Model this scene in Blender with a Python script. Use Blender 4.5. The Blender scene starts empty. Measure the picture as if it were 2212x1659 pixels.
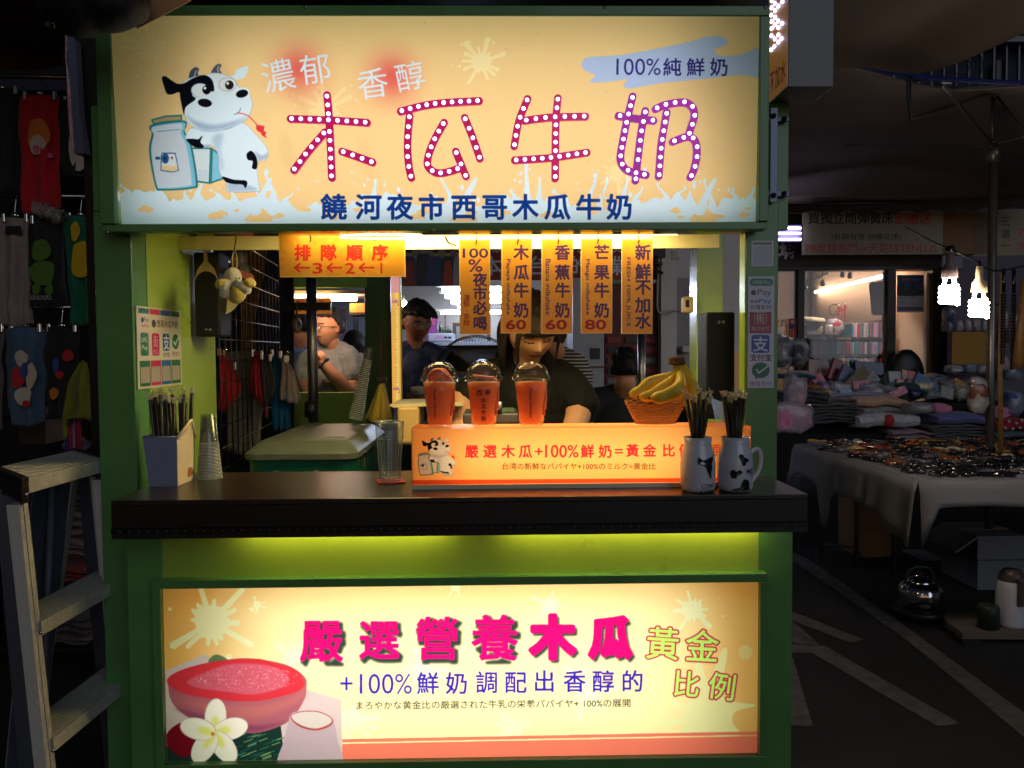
import bpy, math, random
import numpy as np
from mathutils import Vector, Matrix, Quaternion, noise as mnoise
sc = bpy.context.scene
COL = sc.collection
R = math.radians
random.seed(7); rng = np.random.default_rng(7)
# ------------------------------------------------------------------ camera, sky, exposure
FPX = 1788.0                       # focal length in photo units (the photograph taken as 2212 x 1659)
CAM = Vector((0.0, -2.1, 1.45))
CM = Matrix.Rotation(R(-1.07), 3, 'Z') @ Matrix.Rotation(R(90 - 2.4), 3, 'X') @ Matrix.Rotation(R(-0.37), 3, 'Z')
cd = bpy.data.cameras.new('camera'); cam = bpy.data.objects.new('camera', cd); COL.objects.link(cam)
cam.matrix_world = Matrix.Translation(CAM) @ CM.to_4x4()
cd.sensor_width = 36; cd.lens = 36 * FPX / 2212; cd.clip_start = 0.02; cd.clip_end = 500
sc.camera = cam
wd = bpy.data.worlds.new('World'); sc.world = wd; wd.use_nodes = True
nt = wd.node_tree; bg = nt.nodes['Background']
sky = nt.nodes.new('ShaderNodeTexSky'); sky.sky_type = 'NISHITA'; sky.sun_disc = False
SUN_EL, SUN_ROT = R(7.0), R(180)
sky.sun_elevation = SUN_EL; sky.sun_rotation = SUN_ROT
nt.links.new(sky.outputs['Color'], bg.inputs['Color']); bg.inputs['Strength'].default_value = 0.0075
sl = bpy.data.lights.new('sun', 'SUN'); sl.energy = 0.36; sl.angle = R(40); sl.color = (.74, .84, 1)
so = bpy.data.objects.new('sun', sl); COL.objects.link(so); so.rotation_euler = (R(72), 0, R(24))
sc.view_settings.view_transform = 'Standard'; sc.view_settings.look = 'None'
sc.view_settings.exposure = 0; sc.view_settings.gamma = 1; sc.view_settings.use_curve_mapping = False
sc.cycles.use_denoising = True
sc.cycles.max_bounces = 7; sc.cycles.diffuse_bounces = 3; sc.cycles.glossy_bounces = 3
sc.cycles.transmission_bounces = 6; sc.cycles.transparent_max_bounces = 12
sc.cycles.sample_clamp_indirect = 4; sc.cycles.caustics_reflective = False; sc.cycles.caustics_refractive = False

def ray(x, y): return CM @ Vector(((x - 1106) / FPX, (829.5 - y) / FPX, -1))
def W(x, y, Y):                     # the point of the plane Y seen at photo position x, y
    d = ray(x, y); return CAM + d * ((Y - CAM.y) / d.y)
def WZ(x, y, z):
    d = ray(x, y); return CAM + d * ((z - CAM.z) / d.z)
def WX(x, y, X):
    d = ray(x, y); return CAM + d * ((X - CAM.x) / d.x)
def S(Y): return (Y - CAM.y) / FPX  # metres per photo unit at depth Y
# ------------------------------------------------------------------ materials
def lin(c):
    return tuple(((v / 255) / 12.92 if v / 255 <= .04045 else ((v / 255 + .055) / 1.055) ** 2.4) for v in c[:3])
MC = {}
def M(name, rgb, r=.5, m=0., n=.12, ns=30, b=0., bs=200, em=0, ec=None, tr=0., ior=1.45, coat=0., alpha=1., stretch=None, n2=None, sheen=0, wave=None):
    """rgb in 0-255 display values; noise n modulates the colour, b the bump"""
    if name in MC: return MC[name]
    mt = bpy.data.materials.new(name); mt.use_nodes = True; t = mt.node_tree; p = t.nodes['Principled BSDF']
    L = t.links.new; c = lin(rgb)
    p.inputs['Roughness'].default_value = r; p.inputs['Metallic'].default_value = m
    p.inputs['IOR'].default_value = ior
    if tr: p.inputs['Transmission Weight'].default_value = tr
    if coat: p.inputs['Coat Weight'].default_value = coat; p.inputs['Coat Roughness'].default_value = .08
    if sheen: p.inputs['Sheen Weight'].default_value = sheen
    if alpha < 1: p.inputs['Alpha'].default_value = alpha
    tc = t.nodes.new('ShaderNodeTexCoord'); src = tc.outputs['Object']
    if stretch:
        mp = t.nodes.new('ShaderNodeMapping'); mp.inputs['Scale'].default_value = stretch
        L(src, mp.inputs['Vector']); src = mp.outputs['Vector']
    if n > 0:
        nz = t.nodes.new('ShaderNodeTexNoise'); nz.inputs['Scale'].default_value = ns; nz.inputs['Detail'].default_value = 6
        nz.inputs['Roughness'].default_value = .65; L(src, nz.inputs['Vector'])
        cr = t.nodes.new('ShaderNodeValToRGB'); L(nz.outputs['Fac'], cr.inputs['Fac'])
        e = cr.color_ramp.elements; e[0].position = .3; e[1].position = .7
        c2 = lin(n2) if n2 else tuple(v * (1 - n) for v in c)
        e[0].color = (*c2, 1); e[1].color = (*[min(1, v * (1 + n)) for v in c], 1)
        L(cr.outputs['Color'], p.inputs['Base Color'])
        rr = t.nodes.new('ShaderNodeMapRange'); rr.inputs['To Min'].default_value = max(0, r * .8); rr.inputs['To Max'].default_value = min(1, r * 1.25)
        L(nz.outputs['Fac'], rr.inputs['Value']); L(rr.outputs['Result'], p.inputs['Roughness'])
    else: p.inputs['Base Color'].default_value = (*c, 1)
    if b:
        n3 = t.nodes.new('ShaderNodeTexNoise'); n3.inputs['Scale'].default_value = bs; n3.inputs['Detail'].default_value = 4; L(src, n3.inputs['Vector'])
        bp = t.nodes.new('ShaderNodeBump'); bp.inputs['Strength'].default_value = b; bp.inputs['Distance'].default_value = .01
        L(n3.outputs['Fac'], bp.inputs['Height']); L(bp.outputs['Normal'], p.inputs['Normal'])
    if wave:                        # (scale, axis, strength): ribbed relief
        wv = t.nodes.new('ShaderNodeTexWave'); wv.inputs['Scale'].default_value = wave[0]; wv.bands_direction = wave[1]
        L(tc.outputs['Object'], wv.inputs['Vector'])
        bp = t.nodes.new('ShaderNodeBump'); bp.inputs['Strength'].default_value = wave[2]; bp.inputs['Distance'].default_value = .01
        L(wv.outputs['Fac'], bp.inputs['Height']); L(bp.outputs['Normal'], p.inputs['Normal'])
    if em: p.inputs['Emission Color'].default_value = (*lin(ec or rgb), 1); p.inputs['Emission Strength'].default_value = em
    MC[name] = mt; return mt
def clearmat(name, tint=(235, 240, 240), rough=.04, op=.10):
    """thin clear plastic or glass: mostly see-through with a glossy skin"""
    if name in MC: return MC[name]
    mt = bpy.data.materials.new(name); mt.use_nodes = True; t = mt.node_tree; t.nodes.clear(); L = t.links.new
    o = t.nodes.new('ShaderNodeOutputMaterial'); tp = t.nodes.new('ShaderNodeBsdfTransparent'); gl = t.nodes.new('ShaderNodeBsdfGlossy')
    df = t.nodes.new('ShaderNodeBsdfDiffuse'); fr = t.nodes.new('ShaderNodeLayerWeight'); fr.inputs['Blend'].default_value = .5; pw = t.nodes.new('ShaderNodeMath'); pw.operation = 'POWER'; pw.inputs[1].default_value = 4.5; ml = t.nodes.new('ShaderNodeMath'); ml.operation = 'MULTIPLY_ADD'; ml.inputs[1].default_value = .8; ml.inputs[2].default_value = .045; L(fr.outputs['Facing'], pw.inputs[0]); L(pw.outputs[0], ml.inputs[0]); a = t.nodes.new('ShaderNodeMixShader'); c = t.nodes.new('ShaderNodeMixShader')
    tp.inputs['Color'].default_value = (*lin(tint), 1); gl.inputs['Roughness'].default_value = rough
    df.inputs['Color'].default_value = (*lin(tint), 1); c.inputs['Fac'].default_value = op
    nz = t.nodes.new('ShaderNodeTexNoise'); nz.inputs['Scale'].default_value = 60
    bp = t.nodes.new('ShaderNodeBump'); bp.inputs['Strength'].default_value = .05; bp.inputs['Distance'].default_value = .005
    L(nz.outputs['Fac'], bp.inputs['Height']); L(bp.outputs['Normal'], gl.inputs['Normal'])
    L(tp.outputs[0], c.inputs[1]); L(df.outputs[0], c.inputs[2])
    L(ml.outputs[0], a.inputs['Fac']); L(c.outputs[0], a.inputs[1]); L(gl.outputs[0], a.inputs[2]); L(a.outputs[0], o.inputs['Surface'])
    MC[name] = mt; return mt
def EM(name, rgb, s):
    if name in MC: return MC[name]
    mt = bpy.data.materials.new(name); mt.use_nodes = True; t = mt.node_tree; t.nodes.clear()
    o = t.nodes.new('ShaderNodeOutputMaterial'); e = t.nodes.new('ShaderNodeEmission')
    e.inputs['Color'].default_value = (*lin(rgb), 1); e.inputs['Strength'].default_value = s
    t.links.new(e.outputs[0], o.inputs['Surface']); MC[name] = mt; return mt
# ------------------------------------------------------------------ mesh building
class MB:
    def __init__(s): s.v = []; s.f = []; s.mi = []; s.sm = []; s.n = 0
    def add(s, V, F, mi=0, sm=False, T=None):
        if T is not None: V = [T @ Vector(p) for p in V]
        k = s.n; s.v.extend([tuple(p) for p in V]); s.n += len(V)
        for f in F: s.f.append([i + k for i in f]); s.mi.append(mi); s.sm.append(sm)
        return s
    def box(s, a, b, mi=0, T=None):
        x0, y0, z0 = a; x1, y1, z1 = b
        if x0 > x1: x0, x1 = x1, x0
        if y0 > y1: y0, y1 = y1, y0
        if z0 > z1: z0, z1 = z1, z0
        V = [(x0, y0, z0), (x1, y0, z0), (x1, y1, z0), (x0, y1, z0), (x0, y0, z1), (x1, y0, z1), (x1, y1, z1), (x0, y1, z1)]
        return s.add(V, [(0, 3, 2, 1), (4, 5, 6, 7), (0, 1, 5, 4), (1, 2, 6, 5), (2, 3, 7, 6), (3, 0, 4, 7)], mi, False, T)
    def tube(s, P, r, n=8, mi=0, sm=True, cap=True, closed=False):
        P = [Vector(p) for p in P]; k = len(P); rr = r if isinstance(r, (list, tuple)) else [r] * k
        V = []; F = []; up = None
        for i, p in enumerate(P):
            d = (P[(i + 1) % k] - P[i - 1]) if closed else (P[min(i + 1, k - 1)] - P[max(i - 1, 0)])
            if d.length < 1e-9: d = Vector((0, 0, 1))
            d.normalize()
            if up is None: up = d.orthogonal().normalized()
            up = (up - d * up.dot(d))
            up = up.normalized() if up.length > 1e-6 else d.orthogonal().normalized()
            w = d.cross(up)
            for j in range(n):
                a = 2 * math.pi * j / n; V.append(p + (up * math.cos(a) + w * math.sin(a)) * rr[i])
        m = k if closed else k - 1
        for i in range(m):
            for j in range(n):
                a = i * n + j; b = i * n + (j + 1) % n; c = ((i + 1) % k) * n + (j + 1) % n; e = ((i + 1) % k) * n + j
                F.append((a, b, c, e))
        if cap and not closed: F.append(tuple(range(n))[::-1]); F.append(tuple((k - 1) * n + j for j in range(n)))
        return s.add(V, F, mi, sm)
    def lathe(s, prof, c=(0, 0, 0), n=24, mi=0, sm=True, T=None, flute=None):
        V = []; F = []; k = len(prof)
        for i, (r, z) in enumerate(prof):
            for j in range(n):
                a = 2 * math.pi * j / n; q = r * (1 + (flute(a, z) if flute else 0))
                V.append((c[0] + q * math.cos(a), c[1] + q * math.sin(a), c[2] + z))
        for i in range(k - 1):
            for j in range(n):
                F.append((i * n + j, i * n + (j + 1) % n, (i + 1) * n + (j + 1) % n, (i + 1) * n + j))
        return s.add(V, F, mi, sm, T)
    def ell(s, c, r, mi=0, n=16, m=10, T=None, fn=None):
        V = []; F = []
        for i in range(m + 1):
            th = math.pi * i / m
            for j in range(n):
                a = 2 * math.pi * j / n; p = Vector((math.sin(th) * math.cos(a), math.sin(th) * math.sin(a), math.cos(th)))
                if fn: p = fn(p)
                V.append(Vector((c[0] + p.x * r[0], c[1] + p.y * r[1], c[2] + p.z * r[2])))
        for i in range(m):
            for j in range(n): F.append((i * n + j, (i + 1) * n + j, (i + 1) * n + (j + 1) % n, i * n + (j + 1) % n))
        return s.add(V, F, mi, True, T)
    def prism(s, pts, Y, dep, mi=0):          # outline in the plane Y (list of world points), given real depth
        k = len(pts); V = [Vector(p) for p in pts] + [Vector(p) + Vector((0, dep, 0)) for p in pts]
        F = [tuple(range(k)), tuple(range(2 * k - 1, k - 1, -1))] + [(i, i + k, (i + 1) % k + k, (i + 1) % k) for i in range(k)]
        return s.add(V, F, mi)
    def grid(s, G, mi=0, sm=True, thick=0):
        h, w = len(G), len(G[0]); V = [p for r in G for p in r]
        F = [(i * w + j, i * w + j + 1, (i + 1) * w + j + 1, (i + 1) * w + j) for i in range(h - 1) for j in range(w - 1)]
        return s.add(V, F, mi, sm)
    def mesh(s, name, mats):
        me = bpy.data.meshes.new(name); me.from_pydata(s.v, [], s.f)
        for m in (mats if isinstance(mats, (list, tuple)) else [mats]): me.materials.append(m)
        me.polygons.foreach_set('material_index', s.mi); me.polygons.foreach_set('use_smooth', s.sm); me.update(); return me
    def build(s, name, mats, parent=None, bev=0, solid=0, sub=0, **k):
        o = bpy.data.objects.new(name, s.mesh(name, mats)); COL.objects.link(o)
        if parent is not None: attach(o, parent)
        if solid: q = o.modifiers.new('solid', 'SOLIDIFY'); q.thickness = solid; q.offset = 0
        if bev: q = o.modifiers.new('bevel', 'BEVEL'); q.width = bev; q.segments = 2; q.limit_method = 'ANGLE'; q.harden_normals = False
        if sub: q = o.modifiers.new('sub', 'SUBSURF'); q.levels = q.render_levels = sub
        return tag(o, **k)
WM = {}
def wm(o): return WM.get(o.name, Matrix.Identity(4))
def attach(o, parent):                         # keep geometry written in world coordinates when parented
    o.parent = parent; o.matrix_parent_inverse = wm(parent).inverted(); WM[o.name] = Matrix.Identity(4)
def tag(o, label=None, cat=None, group=None, kind=None):
    if label: o['label'] = label
    if cat: o['category'] = cat
    if group: o['group'] = group
    if kind: o['kind'] = kind
    return o
def thing(name, loc, label, cat, group=None):
    o = bpy.data.objects.new(name, None); COL.objects.link(o); o.location = loc; o.empty_display_size = .05
    WM[o.name] = Matrix.Translation(Vector(loc)); return tag(o, label, cat, group)
def copy_tree(o, dx, label=None, group=None, parent=None, rz=0, inv=None):
    c = o.copy(); COL.objects.link(c)
    if parent is not None: c.parent = parent
    else:
        c.location = o.location + Vector(dx)
        if rz: c.rotation_euler.z += rz
        if label: c['label'] = label
        if group: c['group'] = group
    for ch in [x for x in o.children]: copy_tree(ch, dx, parent=c)
    return c
def pb(x0, y0, x1, y1, Y):                     # world x0,x1,z0,z1 of a photo rectangle in the plane Y
    a = W(x0, y0, Y); b = W(x1, y0, Y); c = W(x0, y1, Y); d = W(x1, y1, Y)
    return (a.x + c.x) / 2, (b.x + d.x) / 2, (c.z + d.z) / 2, (a.z + b.z) / 2
def pbox(mb, x0, y0, x1, y1, Y, dep, mi=0):
    a, b, c, d = pb(x0, y0, x1, y1, Y); return mb.box((a, Y, c), (b, Y + dep, d), mi)
def quick(name, px, Y, dep, mat, parent=None, bev=.002, **k):
    return pbox(MB(), *px, Y, dep).build(name, mat, parent, bev, **k)
def crom(pts, n=6, closed=False):
    P = [Vector(p) for p in pts]; k = len(P); out = []
    for i in range(k if closed else k - 1):
        a = P[(i - 1) % k] if closed or i > 0 else P[0]; b = P[i]; c = P[(i + 1) % k]; d = P[(i + 2) % k] if closed or i + 2 < k else P[-1]
        for j in range(n):
            t = j / n; out.append(.5 * ((2 * b) + (c - a) * t + (2 * a - 5 * b + 4 * c - d) * t * t + (3 * b - a - 3 * c + d) * t ** 3))
    if not closed: out.append(P[-1])
    return out
def patch(rows, nx=6, ny=6, fn=None):          # smooth sheet through photo points (x, y, Y)
    G = [crom([W(*p) for p in r], nx) for r in rows]
    cols = [crom([G[i][j] for i in range(len(G))], ny) for j in range(len(G[0]))]
    G2 = [[cols[j][i] for j in range(len(cols))] for i in range(len(cols[0]))]
    if fn: G2 = [[fn(p, i / (len(G2) - 1), j / (len(G2[0]) - 1)) for j, p in enumerate(r)] for i, r in enumerate(G2)]
    return G2
def fuzz(o, amp, scale, seed=0):               # uneven the surface of a built mesh
    for v in o.data.vertices:
        v.co += mnoise.noise_vector(v.co * scale + Vector((seed, 0, 0))) * amp
    return o
# ------------------------------------------------------------------ printing: artwork drawn into an image made here
GC = {}
def glyphs(txt, bold=0.):
    k = (txt, bold)
    if k in GC: return GC[k]
    cu = bpy.data.curves.new('t', 'FONT'); cu.body = txt; cu.resolution_u = 3; cu.offset = bold
    o = bpy.data.objects.new('t', cu); COL.objects.link(o)
    me = bpy.data.meshes.new_from_object(o.evaluated_get(bpy.context.evaluated_depsgraph_get())); me.calc_loop_triangles()
    v = np.empty(len(me.vertices) * 3); me.vertices.foreach_get('co', v); v = v.reshape(-1, 3)[:, :2]
    t = np.empty(len(me.loop_triangles) * 3, int); me.loop_triangles.foreach_get('vertices', t)
    bpy.data.objects.remove(o); bpy.data.curves.remove(cu); bpy.data.meshes.remove(me)
    GC[k] = (v, t.reshape(-1, 3)); return GC[k]
def blur1(a, r):
    r = int(max(1, r))
    for ax in (0, 1):
        for _ in range(2):
            p = np.pad(a, [(r + 1, r) if i == ax else (0, 0) for i in (0, 1)], mode='constant'); c = np.cumsum(p, ax)
            n = a.shape[ax]; hi = np.take(c, range(2 * r + 1, 2 * r + 1 + n), ax); lo = np.take(c, range(0, n), ax)
            a = (hi - lo) / (2 * r + 1)
    return a
class Print:
    """a flat printed sheet: world corners TL, TR, BL; drawing calls take photo positions"""
    def __init__(s, TL, TR, BL, w=600, local=False):
        s.TL, s.TR, s.BL = map(Vector, (TL, TR, BL)); s.u = s.TR - s.TL; s.v = s.BL - s.TL
        s.w = int(w); s.h = max(8, int(w * s.v.length / s.u.length)); s.a = np.ones((s.h, s.w, 3)); s.local = local
        s.N = s.u.cross(s.v); s.R = np.array(CM)
        A = np.array([s.u, s.v, s.N]).T; s.inv = np.linalg.inv(A)
    def map(s, P):
        P = np.asarray(P, float).reshape(-1, 2)
        if s.local: return P * np.array([s.w, s.h])
        d = np.stack([(P[:, 0] - 1106) / FPX, (829.5 - P[:, 1]) / FPX, -np.ones(len(P))]) ; d = s.R @ d
        N = np.array(s.N); t = N @ (np.array(s.TL) - np.array(CAM)) / (N @ d); X = np.array(CAM)[:, None] + d * t - np.array(s.TL)[:, None]
        uv = s.inv @ X; return np.stack([uv[0] * s.w, uv[1] * s.h], 1)
    def _put(s, m, x0, y0, rgb, a):
        h, w = m.shape; X0, Y0, X1, Y1 = max(0, x0), max(0, y0), min(s.w, x0 + w), min(s.h, y0 + h)
        if X1 <= X0 or Y1 <= Y0: return
        k = (m[Y0 - y0:Y1 - y0, X0 - x0:X1 - x0] * a)[..., None]
        c = np.array(rgb) / 255.; s.a[Y0:Y1, X0:X1] = s.a[Y0:Y1, X0:X1] * (1 - k) + c * k
    def fill(s, rgb): s.a[:] = np.array(rgb) / 255.
    def tri(s, Q, T, rgb, a=1, fat=0, blur=0, off=(0, 0), ss=2):
        pad = int(fat + blur * 2 + 3); x0, y0 = np.floor(Q.min(0)).astype(int) - pad; x1, y1 = np.ceil(Q.max(0)).astype(int) + pad
        if x1 < 0 or y1 < 0 or x0 > s.w or y0 > s.h or (x1 - x0) * (y1 - y0) > 8e6: return
        m = np.zeros(((y1 - y0) * ss, (x1 - x0) * ss), bool); q = (Q - [x0, y0]) * ss
        for t in T:
            A, B, C = q[t[0]], q[t[1]], q[t[2]]
            ax, ay = int(min(A[0], B[0], C[0])), int(min(A[1], B[1], C[1])); bx, by = int(max(A[0], B[0], C[0])) + 2, int(max(A[1], B[1], C[1])) + 2
            X = np.arange(ax, bx) + .5; Y = (np.arange(ay, by) + .5)[:, None]
            e1 = (B[0] - A[0]) * (Y - A[1]) - (B[1] - A[1]) * (X - A[0]); e2 = (C[0] - B[0]) * (Y - B[1]) - (C[1] - B[1]) * (X - B[0]); e3 = (A[0] - C[0]) * (Y - C[1]) - (A[1] - C[1]) * (X - C[0])
            m[ay:by, ax:bx] |= ((e1 >= 0) & (e2 >= 0) & (e3 >= 0)) | ((e1 <= 0) & (e2 <= 0) & (e3 <= 0))
        s._mask(m, x0, y0, rgb, a, fat, blur, off, ss)
    def _mask(s, m, x0, y0, rgb, a, fat, blur, off, ss):
        if fat > 0:
            r = fat * ss; o = m.copy(); k = int(math.ceil(r))
            for dy in range(-k, k + 1):
                for dx in range(-k, k + 1):
                    if 0 < dx * dx + dy * dy <= r * r: o |= np.roll(np.roll(m, dy, 0), dx, 1)
            m = o
        h, w = m.shape; f = m.reshape(h // ss, ss, w // ss, ss).mean((1, 3))
        if blur: f = blur1(f, blur / 2)
        s._put(f, x0 + int(off[0]), y0 + int(off[1]), rgb, a)
    def poly(s, P, rgb, a=1, blur=0, raw=False, fat=0, off=(0, 0)):
        Q = np.asarray(P, float) if raw else s.map(P); ss = 2; pad = int(blur * 2 + 3 + fat)
        x0, y0 = np.floor(Q.min(0)).astype(int) - pad; x1, y1 = np.ceil(Q.max(0)).astype(int) + pad
        if x1 < 0 or y1 < 0 or x0 > s.w or y0 > s.h: return
        m = np.zeros(((y1 - y0) * ss, (x1 - x0) * ss), bool); q = (Q - [x0, y0]) * ss; k = len(q)
        for i in range(k):
            A, B = q[i], q[(i + 1) % k]
            if A[1] == B[1]: continue
            if A[1] > B[1]: A, B = B, A
            r0, r1 = int(math.ceil(A[1] - .5)), int(math.ceil(B[1] - .5))
            if r1 <= r0: continue
            yy = np.arange(r0, r1) + .5; xx = A[0] + (yy - A[1]) * (B[0] - A[0]) / (B[1] - A[1])
            m[r0:r1] ^= (np.arange(m.shape[1]) + .5)[None, :] > xx[:, None]
        s._mask(m, x0, y0, rgb, a, fat, blur, off, ss)
    def sm(s, P, rgb, **k): s.poly([(p.x, p.y) for p in crom([(x, y, 0) for x, y in P], 6, True)], rgb, **k)
    def ell(s, x, y, rx, ry, rgb, rot=0, **k):
        c, d = math.cos(R(rot)), math.sin(R(rot))
        s.poly([(x + rx * math.cos(t) * c - ry * math.sin(t) * d, y + rx * math.cos(t) * d + ry * math.sin(t) * c) for t in np.linspace(0, 2 * math.pi, 28)[:-1]], rgb, **k)
    def line(s, P, w, rgb, smooth=False, **k):
        if smooth: P = [(p.x, p.y) for p in crom([(x, y, 0) for x, y in P], 5)]
        for (x0, y0), (x1, y1) in zip(P[:-1], P[1:]):
            d = math.hypot(x1 - x0, y1 - y0) or 1; nx, ny = -(y1 - y0) / d * w / 2, (x1 - x0) / d * w / 2
            s.poly([(x0 + nx, y0 + ny), (x1 + nx, y1 + ny), (x1 - nx, y1 - ny), (x0 - nx, y0 - ny)], rgb, **k)
            s.ell(x1, y1, w / 2, w / 2, rgb, **k)
        s.ell(*P[0], w / 2, w / 2, rgb, **k)
    def rect(s, x0, y0, x1, y1, rgb, **k): s.poly([(x0, y0), (x1, y0), (x1, y1), (x0, y1)], rgb, **k)
    def rrect(s, x0, y0, x1, y1, r, rgb, **k):
        P = []
        for cx, cy, a0 in ((x1 - r, y1 - r, 0), (x0 + r, y1 - r, 90), (x0 + r, y0 + r, 180), (x1 - r, y0 + r, 270)):
            for t in range(0, 91, 18): P.append((cx + r * math.cos(R(a0 + t)), cy + r * math.sin(R(a0 + t))))
        s.poly(P, rgb, **k)
    def ch(s, txt, x, y, h, rgb, bold=0., rot=0, sx=1., **k):   # one character (em size h) centred at x, y
        v, T = glyphs(txt, bold); c = v.copy(); w = 1.0 if ord(txt[0]) > 0x2000 and len(txt) == 1 else (v[:, 0].max() + v[:, 0].min())
        c = (c - [w / 2, .38]) * [h * sx, -h]; s._rot(c, T, x, y, rot, rgb, k)
    def _rot(s, c, T, x, y, rot, rgb, k):
        a = R(rot); q = np.stack([c[:, 0] * math.cos(a) - c[:, 1] * math.sin(a), c[:, 0] * math.sin(a) + c[:, 1] * math.cos(a)], 1) + [x, y]
        s.tri(s.map(q), T, rgb, **k)
    def row(s, txt, xs, y, h, rgb, **k):
        if not isinstance(y, (list, tuple)): y = [y] * len(txt)
        for c, x, yy in zip(txt, xs, y): s.ch(c, x, yy, h, rgb, **k)
    def fit(s, txt, x0, y0, x1, y1, rgb, bold=0., rot=0, **k):  # a string fitted to a box; rot turns it about the box centre
        v, T = glyphs(txt, bold); lo, hi = v.min(0), v.max(0); c = (v - (lo + hi) / 2) / (hi - lo)
        w, h = abs(x1 - x0), abs(y1 - y0)
        if abs(rot) in (90,): w, h = h, w
        s._rot(c * [w, -h], T, (x0 + x1) / 2, (y0 + y1) / 2, rot, rgb, k)
    def splat(s, x, y, r, rgb, seed=0, a=1, arms=14):
        g = random.Random(seed); P = []; n = arms * 4
        for i in range(arms):
            t = 2 * math.pi * (i + g.uniform(-.3, .3)) / arms; L = r * g.choice((.7, .8, .95, 1.2, 1.6)); w = g.uniform(.06, .12)
            b = r * g.uniform(.55, .68)
            P += [(x + b * math.cos(t - .16), y + b * math.sin(t - .16)), (x + L * math.cos(t - w), y + L * math.sin(t - w)), (x + L * 1.06 * math.cos(t), y + L * 1.06 * math.sin(t)), (x + L * math.cos(t + w), y + L * math.sin(t + w)), (x + b * math.cos(t + .16), y + b * math.sin(t + .16))]
        s.poly(P, rgb, a=a)
        for _ in range(7):
            t = g.uniform(0, 6.28); L = r * g.uniform(1.1, 2.1); q = r * g.uniform(.03, .12); s.ell(x + L * math.cos(t), y + L * math.sin(t), q, q, rgb, a=a)
    def glow(s, x, y, r, rgb, a=1):
        s.ell(x, y, r * .55, r * .55, rgb, a=a, blur=int(r * .55 * s.w / 1400 if not s.local else 6))
    def image(s, name):
        im = bpy.data.images.new(name, s.w, s.h); p = np.ones((s.h, s.w, 4), np.float32); p[..., :3] = np.clip(s.a, 0, 1)[::-1]
        im.pixels.foreach_set(p.ravel()); im.update(); im.pack(); return im
    def mat(s, name, rough=.4, trans=0., em=0., coat=0., tint=1.):
        mt = bpy.data.materials.new(name); mt.use_nodes = True; t = mt.node_tree; p = t.nodes['Principled BSDF']; L = t.links.new
        im = t.nodes.new('ShaderNodeTexImage'); im.image = s.image(name); im.interpolation = 'Cubic'
        p.inputs['Roughness'].default_value = rough; p.inputs['Coat Weight'].default_value = coat
        col = im.outputs['Color']
        L(col, p.inputs['Base Color'])
        if em: L(col, p.inputs['Emission Color']); p.inputs['Emission Strength'].default_value = em
        if trans:
            o = t.nodes['Material Output']; tl = t.nodes.new('ShaderNodeBsdfTranslucent'); mx = t.nodes.new('ShaderNodeMixShader'); mx.inputs['Fac'].default_value = trans
            L(col, tl.inputs['Color']); L(p.outputs[0], mx.inputs[1]); L(tl.outputs[0], mx.inputs[2]); L(mx.outputs[0], o.inputs['Surface'])
        return mt
    def sheet(s, name, parent=None, rough=.4, trans=0., em=0., thick=0., edge=None, coat=0., **k):
        """the sheet as a real slab: printed front, plain back and edges"""
        n = s.N.normalized()
        if n.dot(s.TL - CAM) > 0: n = -n
        BR = s.TR + s.BL - s.TL; F0 = [s.TL, s.TR, BR, s.BL]
        mb = MB(); th = thick or .0015; V = F0 + [p - n * th for p in F0]
        if trans and not thick: mb.add(F0, [(0, 3, 2, 1)])
        else: mb.add(V, [(0, 3, 2, 1)]); mb.add(V, [(4, 5, 6, 7), (0, 1, 5, 4), (1, 2, 6, 5), (2, 3, 7, 6), (3, 0, 4, 7)], 1)
        me = mb.mesh(name, [s.mat(name + '_print', rough, trans, em, coat), edge or M('white_edge', (215, 212, 200), .5)])
        uv = me.uv_layers.new(name='UVMap'); uvs = [(0, 1), (0, 0), (1, 0), (1, 1)]
        for i in range(4): uv.data[i].uv = uvs[i]
        o = bpy.data.objects.new(name, me); COL.objects.link(o)
        if parent is not None: attach(o, parent)
        return tag(o, **k)
# ================================================================== STRUCTURE: road, night sky, far buildings come first
m_road = M('asphalt', (24, 25, 29), .9, n=.6, ns=9, b=.6, bs=400)
m_line = M('road_paint', (86, 83, 85), .85, n=.35, ns=14, n2=(50, 49, 51), b=.3)
MB().box((-40, -12, -.3), (40, 60, 0)).build('road', m_road, kind='structure')
def ground_mark(pts, z=.004):
    P = [WZ(1645.8 + x * .28903, 1179.5 + y * .28903, z) for x, y in pts]
    return MB().add(P + [p - Vector((0, 0, .0035)) for p in P], [tuple(range(len(P)))] + [(i, i + len(P), (i + 1) % len(P) + len(P), (i + 1) % len(P)) for i in range(len(P))])
for nm, pts in (('road_line', [(180, 30), (330, 85), (1130, 640), (1959, 1245), (2300, 1500), (2300, 1690), (1959, 1425), (1100, 715), (500, 290), (160, 60)]),
                ('road_arrow', [(200, 735), (470, 745), (1472, 1320), (1400, 1335), (1300, 1338), (370, 797), (200, 793)]),
                ('road_stripe', [(200, 480), (320, 525), (755, 697), (650, 718), (200, 545)]),
                ('road_chevron', [(150, 835), (232, 835), (382, 1345), (150, 1335)])):
    ground_mark(pts).build(nm, m_line, kind='structure')
ground_mark([(200, 560), (235, 560), (430, 738), (245, 728), (200, 700)]).build('road_stripe', m_line, kind='structure')
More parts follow.
